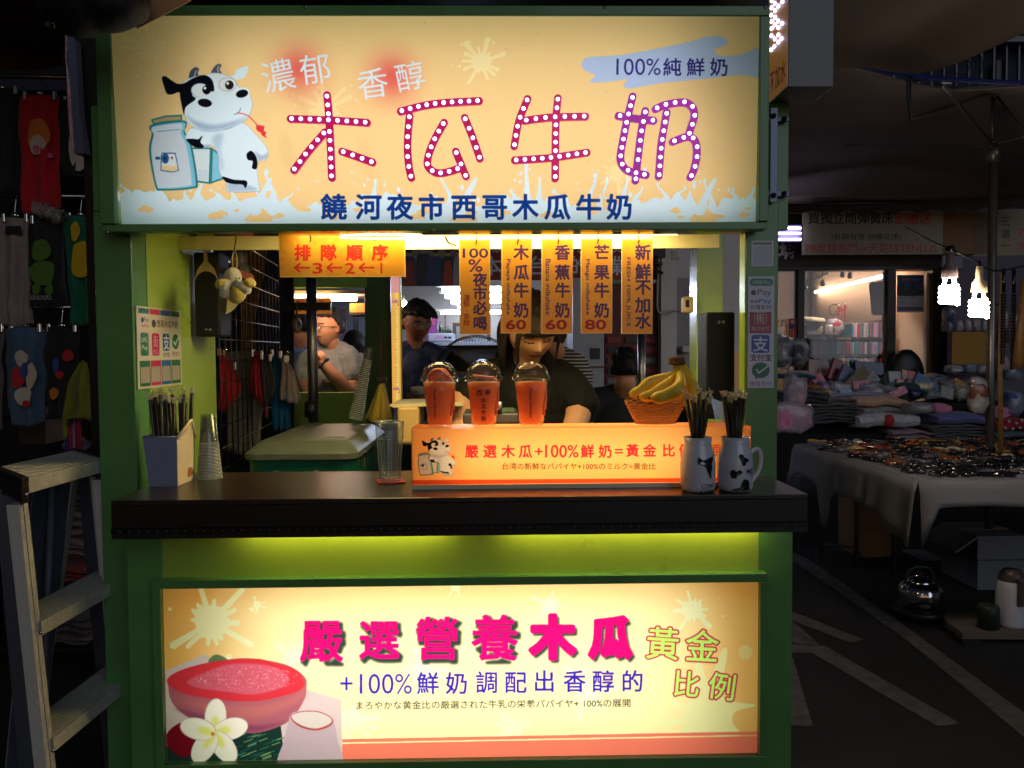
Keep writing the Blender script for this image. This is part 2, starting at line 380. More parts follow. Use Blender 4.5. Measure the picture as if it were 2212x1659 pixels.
# ================================================================== THE STALL
m_ext = M('green_paint', (84, 136, 74), .34, n=.16, ns=5, b=.05, coat=.25)
m_lime = M('lime_paint', (150, 178, 70), .28, n=.1, ns=4, b=.04, coat=.35)
m_black = M('black_laminate', (14, 14, 15), .45, n=.2, ns=20)
m_top = M('dark_woodgrain_top', (44, 35, 31), .3, n=.35, ns=12, stretch=(1, 14, 1), b=.08, bs=60, coat=.2)
m_white = M('white_board', (225, 222, 208), .5, n=.04)
m_cream = M('cream_board', (215, 205, 160), .5, n=.04)
m_steel = M('brushed_steel', (150, 152, 158), .35, 1., n=.15, ns=40, stretch=(1, 1, 12))
m_alu = M('aluminium', (205, 200, 190), .42, .15, n=.2, ns=60, stretch=(12, 1, 1), b=.1)
m_blk = M('black_plastic', (18, 18, 20), .4, n=.2, ns=50)
m_chrome = M('chrome', (210, 210, 215), .12, 1., n=.05)
stall = thing('food_stall', (-.15, .1, 0), 'green papaya milk stall with glowing cartoon cow sign above a black counter', 'market stall')
ZC = 1.12
def P_(name, px, Y, dep, mat=m_ext, bev=.0015, parent=stall, **k): return quick(name, px, Y, dep, mat, parent, bev, **k)
# pillars
mb = MB(); mb.box((-1.003, 0, .02), (-.911, .085, 1.80)); mb.box((-1.0, -.004, 1.80), (-.93, .085, 2.06)); mb.build('pillar', m_ext, stall, .002)
XR0, XR1 = W(1611, 700, 0).x, .718
MB().box((XR0, 0, .02), (XR1, .05, 1.82)).build('pillar', m_ext, stall, .002)
MB().box((XR0 - .002, .003, ZC), (XR0 - .0005, .048, 1.80)).build('pillar_lining', m_lime, stall)
a0 = W(1491, 700, .62); a1 = W(1560, 700, .62)
MB().box((W(1505, 700, .58).x, .58, .02), (W(1562, 700, .58).x, .68, 1.82)).build('rear_pillar', m_lime, stall, .002)
# left inner wall
MB().box((-.925, .087, ZC - .3), (-.909, .60, 1.80)).build('side_wall', m_lime, stall, .001)
# header light box: frame of four boards, back board, underside
zt, zb = W(900, 14, -.07).z, W(900, 499, -.06).z
xl, xr = W(217, 250, -.06).x, W(1657, 250, -.06).x
TL, TR, BL = W(237, 36, -.072), W(1640, 34, -.072), W(260, 485, -.05); BRx = W(1635, 482, -.05)
BL = Vector((TL.x + .006, BL.y, (BL.z + BRx.z) / 2)); TL.z = TR.z = (TL.z + TR.z) / 2
mb = MB()
mb.box((xl, -.078, TL.z), (xr, .30, zt)); mb.box((xl, -.066, zb), (xr, -.02, BL.z))
mb.box((xl, -.076, BL.z), (TL.x + .002, .12, TL.z)); mb.box((TR.x + .001, -.076, BL.z), (xr, .12, TL.z))
mb.build('header_frame', m_ext, stall, .002)
MB().box((TL.x + .002, .10, BL.z), (TR.x + .001, .118, TL.z)).build('header_back', m_white, stall)
gl = M('glossy_lip', (60, 62, 50), .08, n=.0, coat=1)
MB().box((xl + .02, -.019, zb + .002), (xr - .02, .034, zb + .012)).build('header_lip', gl, stall)
MB().box((xl + .02, .1195, zb + .060), (xr - .02, .295, zb + .070)).build('ceiling_board', m_cream, stall); MB().box((xl + .02, .296, zb - .001), (xr - .02, .302, zb + .070)).build('rear_skirt', m_cream, stall)
MB().box((xl + .02, -.019, zb + .0158), (xr - .02, .1185, BL.z + .012)).build('header_floor', m_white, stall)
MB().box((xl, -.05, TR.z + .07), (xr, .5, TR.z + .12)).build('roof_board', m_blk, stall)
for x_, z_ in ((xl + .012, TL.z + .02), (xl + .012, BL.z - .02), (xr - .012, TL.z + .02), (xr - .012, BL.z - .02), (-.15, BL.z - .018), (xl + .5, TL.z + .018), (xr - .4, TL.z + .018)): MB().lathe([(.0001, .0015), (.004, .001), (.0045, 0)], n=10, T=Matrix.Translation((x_, -.0781 if z_ > BL.z + .01 else -.0681, z_)) @ Matrix.Rotation(R(90), 4, 'X')).build('screw', m_steel, stall)
# tubes in the header
m_tube = EM('tube_cool', (255, 250, 248), 4.0); m_tube2 = EM('tube_low', (255, 246, 226), 7.2)
for k, (f, xa, xb) in enumerate(((.22, 480, 1460), (.52, 400, 1520), (.82, 330, 1560))):
    z = TL.z + (BL.z - TL.z) * f; mb = MB(); mb.tube([(W(xa, 250, .05).x, .05, z), (W(xb, 250, .05).x, .05, z)], .012, 10); mb.build('tube_lamp', m_tube, stall)
# LED strip, rope and hidden emitters under the header
xs0, xs1 = W(868, 512, .1).x, W(1452, 512, .1).x
MB().box((xs0, .036, zb + .001), (xs1, .040, zb + .0125)).build('led_strip', EM('led_warm', (255, 218, 120), 7), stall)
MB().box((W(640, 512, .1).x, .042, zb + .0095), (xs1, .060, zb + .0152)).build('hidden_led_channel', EM('led_warm_hidden', (255, 222, 130), 19), stall)  # unseen emitter tucked behind the lip, besides the visible strip
MB().box((xs0 - .24, .14, zb + .050), (xs1 - .02, .27, zb + .0595)).build('hidden_fill_led', EM('fill_led_glow', (255, 230, 160), 24), stall)  # unseen emitter added in the recess to brighten seller and side wall
mb = MB(); g = [W(736 + i * 2.0, 513 + 4 * (1 - ((i - 44) / 44.) ** 2) * .6, .05) for i in range(88)]
for p in g: mb.ell(p, (.0017,) * 3, 0, 6, 4)
mb.build('rope_light', EM('rope_led', (255, 225, 140), 36), stall)
# ---- printed header sign
c1 = lambda x, y: (x * .29757, y * .29757)
c2 = lambda x, y: (548.6 + x * .29754, y * .29754)
c3 = lambda x, y: (1069.8 + x * .29756, y * .29756)
def cow(p, f):                          # cartoon cow leaning on a milk bottle; f maps drawing units to photo units
    A = lambda L: [f(x, y) for x, y in L]
    k = abs(f(100, 0)[0] - f(0, 0)[0]) / 100
    WH, SH, BK, OL = (214, 236, 252), (140, 165, 200), (12, 14, 24), (95, 115, 150)
    def E(x, y, rx, ry, c, rot=0, **q): cx, cy = f(x, y); p.ell(cx, cy, rx * k, ry * k, c, rot, **q)
    TE = (30, 120, 130)
    # carton
    p.poly(A([(1385, 1070), (1535, 1072), (1525, 1335), (1400, 1320)]), TE); p.poly(A([(1535, 1072), (1590, 1110), (1625, 1300), (1525, 1335)]), TE)
    p.poly(A([(1395, 1082), (1524, 1083), (1515, 1322), (1408, 1308)]), (205, 222, 232)); p.poly(A([(1545, 1090), (1582, 1120), (1612, 1292), (1537, 1318)]), (130, 195, 225))
    for i in range(9): p.line(A([(1440 + i * 8, 1232), (1440 + i * 8, 1308)]), 2.6 * k, (170, 190, 210))
    # bottle
    B = [(1112, 905), (1330, 878), (1350, 920), (1338, 955), (1390, 1060), (1432, 1320), (1400, 1365), (1180, 1380), (1130, 1350), (1085, 1100), (1105, 970), (1088, 935)]
    p.sm(A(B), TE, fat=1); cx, cy = 1255, 1140
    p.sm(A([(cx + (x - cx) * .93, cy + (y - cy) * .965) for x, y in B]), (120, 190, 220)); p.sm(A([(cx - 14 + (x - cx) * .84, cy + (y - cy) * .93) for x, y in B]), (196, 210, 228))
    p.poly(A([(1095, 868), (1200, 838), (1322, 832), (1322, 880), (1210, 888), (1112, 905)]), TE); p.poly(A([(1110, 876), (1205, 850), (1310, 846), (1310, 870), (1200, 878), (1118, 893)]), (176, 148, 105))
    p.line(A([(1140, 955), (1305, 940)]), 4 * k, TE)
    p.poly(A([(1168, 1108), (1275, 1108), (1300, 1240), (1250, 1252), (1165, 1240)]), (45, 95, 150)); p.poly(A([(1176, 1116), (1268, 1116), (1288, 1205), (1172, 1205)]), (214, 222, 232)); p.poly(A([(1172, 1205), (1288, 1205), (1292, 1236), (1250, 1245), (1172, 1234)]), (225, 200, 160))
    E(1200, 1150, 26, 38, (40, 85, 140)); E(1196, 1150, 6, 9, BK); E(1248, 1146, 6, 9, BK); E(1145, 1148, 20, 12, (40, 85, 140)); E(1292, 1125, 17, 13, (190, 215, 232)); E(1162, 1110, 9, 13, (200, 220, 235), -30); E(1268, 1098, 9, 13, (200, 220, 235), 30)
    # body
    body = [(1400, 930), (1520, 950), (1660, 935), (1760, 890), (1850, 970), (1930, 1060), (1945, 1120), (1915, 1170), (1880, 1160), (1868, 1250), (1885, 1370), (1870, 1388), (1660, 1388), (1645, 1330), (1615, 1290), (1590, 1230), (1585, 1130), (1545, 1060), (1470, 1075), (1400, 1050), (1350, 1010), (1360, 960)]
    p.sm(A(body), OL, fat=.6); p.sm(A(body), WH)
    p.sm(A([(1540, 1000), (1620, 970), (1600, 1080), (1620, 1200), (1600, 1240), (1585, 1130)]), SH, a=.5, blur=8); p.sm(A([(1880, 1160), (1930, 1150), (1945, 1110), (1900, 1130), (1850, 1100)]), SH, a=.7, blur=4)
    p.sm(A([(1660, 1330), (1780, 1340), (1870, 1375), (1780, 1388), (1660, 1385)]), SH, a=.6, blur=4); p.sm(A([(1420, 1050), (1520, 1050), (1550, 1020), (1500, 1075)]), SH, a=.8, blur=3)
    p.sm(A([(1352, 1012), (1400, 1008), (1440, 1010), (1470, 985), (1455, 1030), (1478, 1060), (1470, 1075), (1420, 1070), (1380, 1045)]), BK)
    p.sm(A([(1790, 1120), (1820, 1095), (1850, 1120), (1868, 1170), (1862, 1225), (1830, 1220), (1835, 1170), (1800, 1160)]), BK)
    p.sm(A([(1616, 1282), (1700, 1305), (1780, 1310), (1795, 1335), (1780, 1365), (1760, 1340), (1690, 1335), (1640, 1320)]), BK)
    # head
    p.sm(A([(1640, 560), (1700, 545), (1720, 505), (1790, 480), (1803, 500), (1775, 560), (1740, 575), (1680, 580)]), WH)
    for h in ([(1375, 575), (1380, 520), (1415, 488), (1445, 500), (1435, 530), (1440, 560)], [(1535, 530), (1560, 480), (1590, 463), (1608, 475), (1595, 505), (1608, 535)]): p.sm(A(h), (70, 78, 105))
    for h in ([(1412, 560), (1416, 530), (1430, 510)], [(1588, 528), (1580, 500), (1590, 480)]): p.line(A(h), 6 * k, (190, 200, 225), True)
    head = [(1305, 670), (1330, 600), (1400, 560), (1480, 545), (1560, 530), (1640, 545), (1700, 580), (1740, 640), (1800, 650), (1812, 690), (1832, 760), (1800, 850), (1720, 905), (1600, 945), (1480, 950), (1380, 905), (1340, 830), (1330, 760)]
    p.sm(A(head), OL, fat=.6); p.sm(A(head), WH)
    p.sm(A([(1340, 830), (1400, 900), (1480, 945), (1600, 940), (1720, 900), (1800, 850), (1700, 880), (1560, 905), (1430, 880)]), SH, a=.75, blur=7)
    p.sm(A([(1175, 565), (1200, 553), (1240, 580), (1290, 608), (1340, 603), (1400, 568), (1480, 545), (1535, 575), (1555, 640), (1545, 665), (1500, 650), (1430, 650), (1395, 690), (1420, 720), (1350, 775), (1335, 830), (1310, 720), (1300, 670), (1250, 685), (1212, 680), (1190, 625)]), BK)
    for x, y, rx, ry, px, py in ((1452, 655, 62, 48, 1500, 652), (1652, 612, 62, 46, 1665, 617)):
        E(x, y, rx + 4, ry + 4, SH); E(x, y, rx, ry, (222, 235, 244)); E(px, py, 31, 33, BK); E(px - 12, py - 12, 10, 11, (230, 240, 250))
    E(1480, 735, 66, 42, WH); E(1487, 747, 51, 30, BK, 8); E(1765, 670, 50, 36, WH); E(1757, 680, 45, 28, BK, -14)
    p.line(A([(1700, 830), (1730, 820), (1748, 785)]), 5 * k, OL, True)
    p.line(A([(1725, 818), (1800, 840), (1865, 905)]), 7 * k, (225, 70, 75), True)
    p.poly(A([(1862, 905), (1920, 915), (1915, 950), (1935, 960), (1925, 980), (1938, 1005), (1905, 985), (1890, 960), (1868, 950), (1858, 930)]), (222, 60, 70))
p = Print(TL, TR, BL, 1406); p.fill((243, 209, 150))
H, Wd = p.a.shape[:2]; yy = np.linspace(0, 1, H)[:, None]; xx = np.linspace(0, 1, Wd)[None, :]
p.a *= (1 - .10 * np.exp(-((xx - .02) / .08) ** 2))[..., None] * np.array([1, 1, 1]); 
for x, y, r, a, s_ in ((*c2(1650, 450), 34, .75, 1), (*c2(520, 790), 38, .45, 2), (*c3(880, 1260), 26, .5, 3), (*c1(1100, 350), 40, .18, 4)): p.splat(x, y, r, (250, 236, 184), s_, a)
# milk splash along the lower edge
g = random.Random(11); mk = (212, 236, 255); top = []
x = 225
while x < 1660:
    base = 436 + 10 * math.sin(x * .021) + 8 * math.sin(x * .05 + 1) - (22 if x < 420 else 0) - max(0, (x - 1450)) * .09 + g.uniform(-4, 4)
    if g.random() < .26:
        h = g.choice((16, 26, 40, 62)) * g.uniform(.8, 1.25); ln = g.uniform(-20, 20); w2 = g.uniform(4, 8); top += [(x, base + 3), (x + 4, base - h * .25), (x + 8 + ln - w2 * .5, base - h * .8), (x + 8 + ln - w2 * .6, base - h), (x + 8 + ln, base - h - w2 * .6), (x + 8 + ln + w2 * .6, base - h), (x + 8 + ln + w2 * .4, base - h * .8), (x + 15, base - h * .2), (x + 20, base + 4)]; x += 26
    else: top.append((x, base + g.uniform(-5, 5))); x += g.uniform(5, 13)
p.sm(top + [(1680, 520), (200, 520)], mk)
for _ in range(70):
    x = g.uniform(250, 1630); p.ell(x, g.uniform(365, 432), *(lambda q: (q, q * g.uniform(.8, 1.5)))(g.choice((1.2, 1.8, 2.5, 4))), mk)
for _ in range(24):
    x = g.uniform(250, 1630); y = g.uniform(446, 470); q = g.uniform(3, 9); P = [(x + q * g.uniform(.6, 1.5) * math.cos(t) * 1.6, y + q * g.uniform(.4, 1.2) * math.sin(t)) for t in np.linspace(0, 6.28, 11)[:-1]]
    p.sm(P, (243, 209, 150))
for cx in (560, 1003, 1520): p.sm([(cx, 446), (cx + 20, 462), (cx + 26, 478), (cx - 28, 478), (cx - 20, 462)], (243, 209, 150)); p.sm([(cx - 18, 462), (cx - 6, 430), (cx + 20, 388), (cx + 27, 390), (cx + 8, 436), (cx + 2, 462)], mk)
for cx, cy in (c2(325, 505), c2(1000, 560)):
    for r_, a_ in ((105, .38), (80, .42), (52, .5), (28, .6)): p.glow(cx, cy, r_, (228, 96, 92), a_)
for t_, x, y, h, ro in (('濃', 175, 548, 250, -12), ('郁', 445, 500, 235, -8), ('香', 862, 605, 235, -8), ('醇', 1132, 552, 225, -12)): p.ch(t_, *c2(x, y), h * .2975, (216, 236, 255), 0.0, ro, fat=.4)
p.sm([c3(*q) for q in [(625, 465), (660, 420), (760, 408), (900, 400), (1080, 370), (1260, 335), (1420, 300), (1530, 268), (1630, 262), (1682, 290), (1670, 330), (1600, 355), (1595, 385), (1660, 408), (1780, 395), (1960, 350), (1980, 560), (1780, 545), (1540, 570), (1200, 605), (980, 642), (930, 620), (955, 575), (840, 592), (700, 600), (690, 580), (725, 550), (650, 510)]], (178, 198, 240))
p.fit('100%', *c3(880, 425), *c3(1200, 545), (42, 36, 125), .006, sx=1) if 0 else p.fit('100%', *c3(880, 425), *c3(1200, 545), (42, 36, 125), -.004)
p.row('純鮮奶', [c3(x, 0)[0] for x in (1285, 1455, 1625)], c3(0, 487)[1], 41, (42, 36, 125), fat=.5)
p.row('饒河夜市西哥木瓜牛奶', [721, 796, 864, 932, 1002, 1068, 1135, 1204, 1272, 1338], c2(0, 1502)[1], 58, (14, 55, 140), fat=1.5)
cow(p, c1)
for _ in range(40): p.ell(g.uniform(250, 1630), g.uniform(45, 480), g.uniform(.5, 1.3), g.uniform(.4, 1.2), (110, 80, 50), a=.45)
for _ in range(5): x = g.uniform(300, 1550); y = g.uniform(60, 400); p.sm([(x, y), (x + 30, y + 60), (x + 22, y + 95), (x - 12, y + 50)], (190, 150, 105), a=.12, blur=12)
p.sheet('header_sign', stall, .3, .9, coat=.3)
# ---- LED letters on the header sign
m_red = M('red_acrylic', (200, 25, 60), .3, n=.05, coat=.3, em=.45, ec=(225, 15, 105)); m_bulb = EM('led_bulb_on', (226, 224, 255), 5.); m_rim = EM('led_halo', (150, 80, 240), 1.0)
LET = {'wood_character': (c2, [[(265, 862), (540, 872), (820, 890)], [(530, 690), (540, 800), (552, 1000), (565, 1290)], [(515, 960), (400, 1090), (290, 1235)], [(640, 1100), (750, 1138), (860, 1178)]]),
 'melon_character': (c2, [[(1065, 808), (1240, 765), (1400, 745), (1635, 732)], [(1130, 840), (1118, 970), (1115, 1100), (1125, 1210), (1142, 1290)], [(1380, 890), (1320, 995), (1275, 1100), (1258, 1180), (1275, 1225), (1330, 1255), (1400, 1250), (1490, 1222)], [(1465, 1100), (1500, 1185), (1540, 1280)], [(1530, 855), (1585, 990), (1640, 1150)]]),
 'cow_character': (c3, [[(235, 718), (185, 840), (160, 930), (138, 1060)], [(215, 875), (400, 852), (655, 845)], [(142, 1163), (400, 1145), (665, 1107)], [(455, 712), (440, 900), (435, 1295)]]),
 'milk_character': (c3, [[(998, 700), (955, 880), (930, 1010), (912, 1110), (912, 1170), (940, 1220), (990, 1248), (1095, 1270)], [(1090, 805), (1060, 960), (1040, 1120), (1018, 1310)], [(895, 840), (1020, 860), (1150, 875)], [(1165, 790), (1230, 762), (1340, 742), (1400, 750), (1440, 790), (1445, 850), (1420, 930), (1405, 980)], [(1290, 1028), (1350, 1005), (1410, 992), (1450, 1020), (1465, 1080), (1460, 1160), (1440, 1240), (1418, 1285)], [(1245, 815), (1225, 930), (1205, 1060), (1188, 1280)]])}
bulb_me = None; u = S(-.06)
for nm, (f, strokes) in LET.items():
    smb = []; pts = []
    for k, st in enumerate(strokes):
        mb = MB(); smb.append(mb)
        C_ = [Vector(q) for q in crom([(*f(*s_), 0) for s_ in st], 8)]
        off = k * .00018; wdt = 8.1
        for a_, b_ in zip(C_[:-1], C_[1:]):
            d = (b_ - a_).normalized(); nn = Vector((-d.y, d.x, 0)) * wdt
            mb.prism([W(q.x, q.y, -.083 - off) for q in (a_ - nn, a_ + nn, b_ + nn, b_ - nn)], 0, .008)
        for j, q in enumerate(C_):
            if j % 2 == 0 or j == len(C_) - 1: c = W(q.x, q.y, -.083 - off - .00006 * (j % 3) - .00004); mb.lathe([(0, 0), (wdt * u, 0), (wdt * u, .008)], n=18, sm=False, T=Matrix.Translation(c) @ Matrix.Rotation(R(-90), 4, 'X'))
        L = [0]
        for a_, b_ in zip(C_[:-1], C_[1:]): L.append(L[-1] + (b_ - a_).length)
        n = max(2, int(round((L[-1] - 6) / 17.2))); 
        for i in range(n):
            t = 3 + (L[-1] - 4) * i / (n - 1) * .985; j = max(i_ for i_ in range(len(L)) if L[i_] <= t + 1e-6); j = min(j, len(C_) - 2)
            q = C_[j].lerp(C_[j + 1], (t - L[j]) / (L[j + 1] - L[j]))
            if all((q - z).length > 10.5 for z in pts): pts.append(q)
    lo = None; m_st = M('red_acrylic_glare', (170, 25, 110), .3, n=.05, coat=.3, em=.5, ec=(175, 25, 175)) if nm == 'milk_character' else m_red  # blue glare on the last letter put into its acrylic colour and glow
    for q_ in smb:
        o_ = q_.build(nm if lo is None else 'stroke', m_st, lo or stall); lo = lo or o_
    for q in pts:
        if bulb_me is None:
            b_ = MB(); T = Matrix.Rotation(R(90), 4, 'X')
            b_.lathe([(5.5 * u, -.003), (5.5 * u, .0012), (4.1 * u, .0026)], n=12, mi=1, T=T); b_.lathe([(4.1 * u, .0026), (3.5 * u, .0055), (2 * u, .0075), (0.0001, .0082)], n=12, T=T)
            bulb_me = b_.mesh('led_bulb', [m_bulb, m_rim])
        o = bpy.data.objects.new('led_bulb', bulb_me); COL.objects.link(o); o.location = W(q.x, q.y, -.084); attach(o, lo)
# ---- counter
cx0, cx1 = -.858, .70; YF = -.26
MB().box((cx0, YF, ZC - .012), (cx1, .16, ZC)).build('countertop', m_top, stall, .002)
MB().box((cx0, YF + .001, 1.0575), (cx1, .155, ZC - .0125)).build('counter_edge', m_black, stall, .001)
mb = MB(); mb.box((cx0, YF - .002, 1.0455), (cx1, YF + .02, 1.057)); mb.build('counter_rail', M('dark_rail', (30, 30, 30), .4, .6), stall)
mb = MB()
for i in range(75): mb.ell((cx0 + .02 + i * (cx1 - cx0 - .03) / 74, YF - .002, 1.0512), (.0022,) * 3, 0, 6, 4)
mb.build('rail_dots', M('rail_dot_metal', (120, 118, 110), .3, .8), stall)
MB().box((cx0, YF + .001, 1.0335), (cx1, YF + .03, 1.045)).build('counter_skirt', m_black, stall)
MB().box((cx0, YF + .031, 1.0475), (cx1, -.12, 1.053)).build('counter_underside', m_black, stall)
mb = MB()
for a_, b_ in ((-.60, -.12), (.02, .63)): mb.box((a_, -.150, 1.040), (b_, -.138, 1.0470))
mb.build('under_counter_led', EM('led_under', (255, 228, 120), 30), stall)
# ---- cabinet below
CX0, CX1, YC = -.889, .717, -.12
mb = MB(); LX0, LX1, LZ0, LZ1 = -.800, .630, .462, .888
mb.box((CX0, YC, .02), (LX0 - .003, .14, 1.046)); mb.box((LX1 + .003, YC, .02), (CX1, .14, 1.046))
mb.box((LX0 - .003, YC, .02), (LX1 + .003, .14, LZ0 - .02)); mb.build('cabinet', m_ext, stall, .002)
MB().box((LX0 - .003, YC + .001, LZ1 + .02), (LX1 + .003, .14, 1.0455)).build('fascia', m_lime, stall)
YS = YC - .028; mb = MB()
mb.box((LX0 - .02, YS, LZ1), (LX1 + .016, YC - .0005, LZ1 + .021)); mb.box((LX0 - .02, YS, LZ0 - .03), (LX1 + .016, YC - .0005, LZ0))
mb.box((LX0 - .02, YS, LZ0), (LX0, YC - .0005, LZ1)); mb.box((LX1, YS, LZ0), (LX1 + .016, YC - .0005, LZ1)); mb.build('sign_frame', m_ext, stall, .0015)
mb = MB(); mb.box((LX0 - .002, .10, LZ0 - .019), (LX1 + .002, .11, LZ1 + .019)); mb.box((LX0 - .002, YC, LZ1 + .001), (LX1 + .002, .0995, LZ1 + .019)); mb.build('sign_box_back', m_white, stall)
for f, xa, xb in ((.22, -.60, .46), (.52, -.66, .50), (.80, -.68, .52)):
    z = LZ1 + (LZ0 - LZ1) * f; MB().tube([(xa, .03, z), (xb, .03, z)], .012, 10).build('tube_lamp', m_tube2, stall)
cA = lambda x, y: (x * .28903, 1179.5 + y * .28903)
cB = lambda x, y: (548.6 + x * .28903, 1179.5 + y * .28903)
cC = lambda x, y: (1097.2 + x * .289, 1179.5 + y * .289)
p = Print((LX0, YC - .01, LZ1), (LX1, YC - .01, LZ1), (LX0, YC - .01, LZ0), 1280)
p.fill((250, 234, 188)); H, Wd = p.a.shape[:2]; xx = np.linspace(0, 1, Wd)[None, :]; yy = np.linspace(0, 1, H)[:, None]
e = np.clip(.9 * np.exp(-(xx / .11) ** 2) + .8 * np.exp(-((1 - xx) / .09) ** 2) + .35 * np.exp(-(yy / .12) ** 2), 0, 1)[..., None]
p.a = p.a * (1 - e) + np.array([232, 168, 92]) / 255 * e              # the print itself runs to orange at its edges
sp = (234, 246, 216)
for f, x, y, r, s_, a_ in ((cA, 1580, 570, 62, 5, .75), (cA, 1920, 440, 12, 6, .8), (cB, 1510, 290, 17, 7, .8), (cC, 310, 445, 26, 8, .9), (cC, 1380, 475, 34, 9, .8), (cB, 290, 830, 28, 10, .8), (cB, 740, 1290, 34, 11, .8), (cB, 1260, 930, 32, 12, .8), (cB, 1940, 1380, 26, 13, .8), (cC, 600, 1080, 40, 14, .8)): p.splat(*f(x, y), r, sp, s_, a_)
p.sm([cC(*q) for q in [(1080, 1110), (1200, 1130), (1330, 1180), (1380, 1100), (1400, 900), (1440, 860), (1500, 1000), (1600, 780), (1640, 800), (1600, 1050), (1640, 1150), (1850, 1190), (1700, 1240), (1680, 1320), (1720, 1420), (1290, 1400), (1320, 1340), (1150, 1350), (960, 1395), (945, 1370), (1100, 1310), (1270, 1290), (1300, 1240)]], (232, 236, 190), a=.8)
p.ell(*cC(1775, 795), 15, 16, (228, 215, 160), a=.7)
PK = (226, 14, 122); T_ = (('嚴', cB(505, 705), 96), ('選', cB(935, 700), 90), ('營', cB(1370, 690), 98), ('養', cB(1800, 685), 104), ('木', cC(335, 680), 98), ('瓜', cC(765, 680), 92))
for t_, (x, y), h in T_: p.ch(t_, x, y, h, (30, 48, 52), .02, a=.92, fat=3.6, blur=5, off=(5, 6))
for t_, (x, y), h in T_: p.ch(t_, x, y, h, PK, .012 if t_ in '木瓜' else .0, fat=5.2 if t_ in '木瓜' else 2.4)
for t_, (x, y), h, ro in (('黃', cC(1158, 728), 74, 4), ('金', cC(1452, 748), 74, 3), ('比', cC(1335, 1030), 60, 5), ('例', cC(1603, 1050), 62, 8)):
    p.ch(t_, x, y, h, (196, 40, 80), 0, ro, fat=4); p.ch(t_, x, y, h, (186, 240, 120), 0, ro, fat=1.1)
BL_ = (52, 28, 178); p.fit('+100%', *cB(645, 955), *cB(1180, 1105), BL_, -.003)
p.row('鮮奶調配出香醇的', [cB(1300, 0)[0], cB(1515, 0)[0], cB(1740, 0)[0], cB(1955, 0)[0], cC(272, 0)[0], cC(498, 0)[0], cC(712, 0)[0], cC(930, 0)[0]], [cB(0, 1025)[1]] * 2 + [cB(0, 1018)[1]] * 2 + [cC(0, 1010)[1]] * 4, 50, BL_, fat=.9)
p.fit('まろやかな黄金比の厳選された牛乳の栄養パパイヤ+ 100%の展開', 769.7, 1512, 1362, 1530.5, (60, 60, 58), .004, rot=-.55)
SA = (236, 122, 108); p.poly([(739, 1597), (1640, 1580), (1640, 1587), (739, 1604)], SA); p.poly([(739, 1607), (1640, 1590), (1640, 1650), (739, 1650)], SA)
# photograph printed at the left of the sign: half papaya, frangipani and milk cup
p.poly([cA(1240, 930), cA(1530, 808), cA(1590, 850), cB(400, 1075), cB(655, 1150), cB(657, 1680), cA(1240, 1680)], (205, 188, 202))
p.poly([cA(1240, 1500), cA(1500, 1420), cB(200, 1340), cB(240, 1700), cA(1240, 1700)], (24, 52, 50))
g = random.Random(3)
for i in range(60): x = g.uniform(1800, 2280); y = g.uniform(1400, 1640); p.line([cA(x, y), cA(x - 60, y + 22)], 2, g.choice([(60, 140, 120), (150, 180, 120), (35, 95, 95)]), a=.8)
p.sm([cA(*q) for q in [(1255, 1390), (1380, 1310), (1480, 1370), (1500, 1500), (1380, 1580), (1255, 1500)]], (120, 16, 36))
p.sm([cA(*q) for q in [(1560, 870), (1590, 820), (1640, 815), (1700, 850), (1680, 880)]], (90, 120, 90))
bt = [cA(1255, 1030), cA(1300, 1190), cA(1500, 1330), cA(1800, 1392), cB(60, 1390), cB(260, 1310), cB(370, 1160), cB(392, 1060), cB(380, 980)]
p.sm(bt + [cB(250, 890), cB(0, 842), cA(1700, 850), cA(1400, 920), cA(1270, 980)], (168, 92, 116))
p.sm([cA(1300, 1120), cA(1500, 1220), cB(0, 1290), cB(350, 1150), cB(378, 1030), cB(300, 1120), cB(0, 1190), cA(1500, 1160)], (206, 120, 112), a=.45, blur=12)
p.sm([cA(1300, 1210), cA(1600, 1350), cB(0, 1390), cB(240, 1310), cB(0, 1340), cA(1500, 1260)], (110, 50, 90), a=.6, blur=6)
p.sm([cA(1255, 1030), cA(1280, 965), cA(1420, 905), cA(1650, 855), cA(1900, 842), cB(100, 858), cB(300, 920), cB(375, 1010), cB(340, 1080), cB(180, 1130), cB(0, 1160), cA(1700, 1155), cA(1400, 1110)], (208, 52, 70))
p.sm([cA(1400, 1010), cA(1560, 935), cA(1700, 885), cB(0, 880), cB(160, 910), cB(262, 985), cB(200, 1060), cB(0, 1110), cA(1700, 1090), cA(1480, 1060)], (206, 96, 128), a=.9, blur=3)
for _ in range(420):
    t = g.uniform(0, 6.28); q = math.sqrt(g.random()); x, y = cA(1850 + 400 * q * math.cos(t), 990 + 95 * q * math.sin(t)); p.ell(x, y, g.uniform(.5, 1.3), g.uniform(.5, 1.2), g.choice([(240, 190, 205), (190, 70, 105), (225, 130, 160), (245, 215, 225)]), a=.8)
p.sm([cB(*q) for q in [(275, 1260), (330, 1235), (470, 1232), (560, 1270), (595, 1310), (625, 1450), (640, 1660), (200, 1660), (225, 1450), (255, 1330)]], (186, 164, 190)); p.sm([cB(*q) for q in [(275, 1270), (350, 1236), (470, 1234), (560, 1268), (592, 1310), (560, 1350), (470, 1378), (370, 1362), (300, 1320)]], (170, 70, 70)); p.sm([cB(*q) for q in [(282, 1268), (360, 1240), (470, 1240), (555, 1272), (582, 1308), (550, 1338), (468, 1364), (380, 1350), (305, 1310)]], (206, 196, 206))
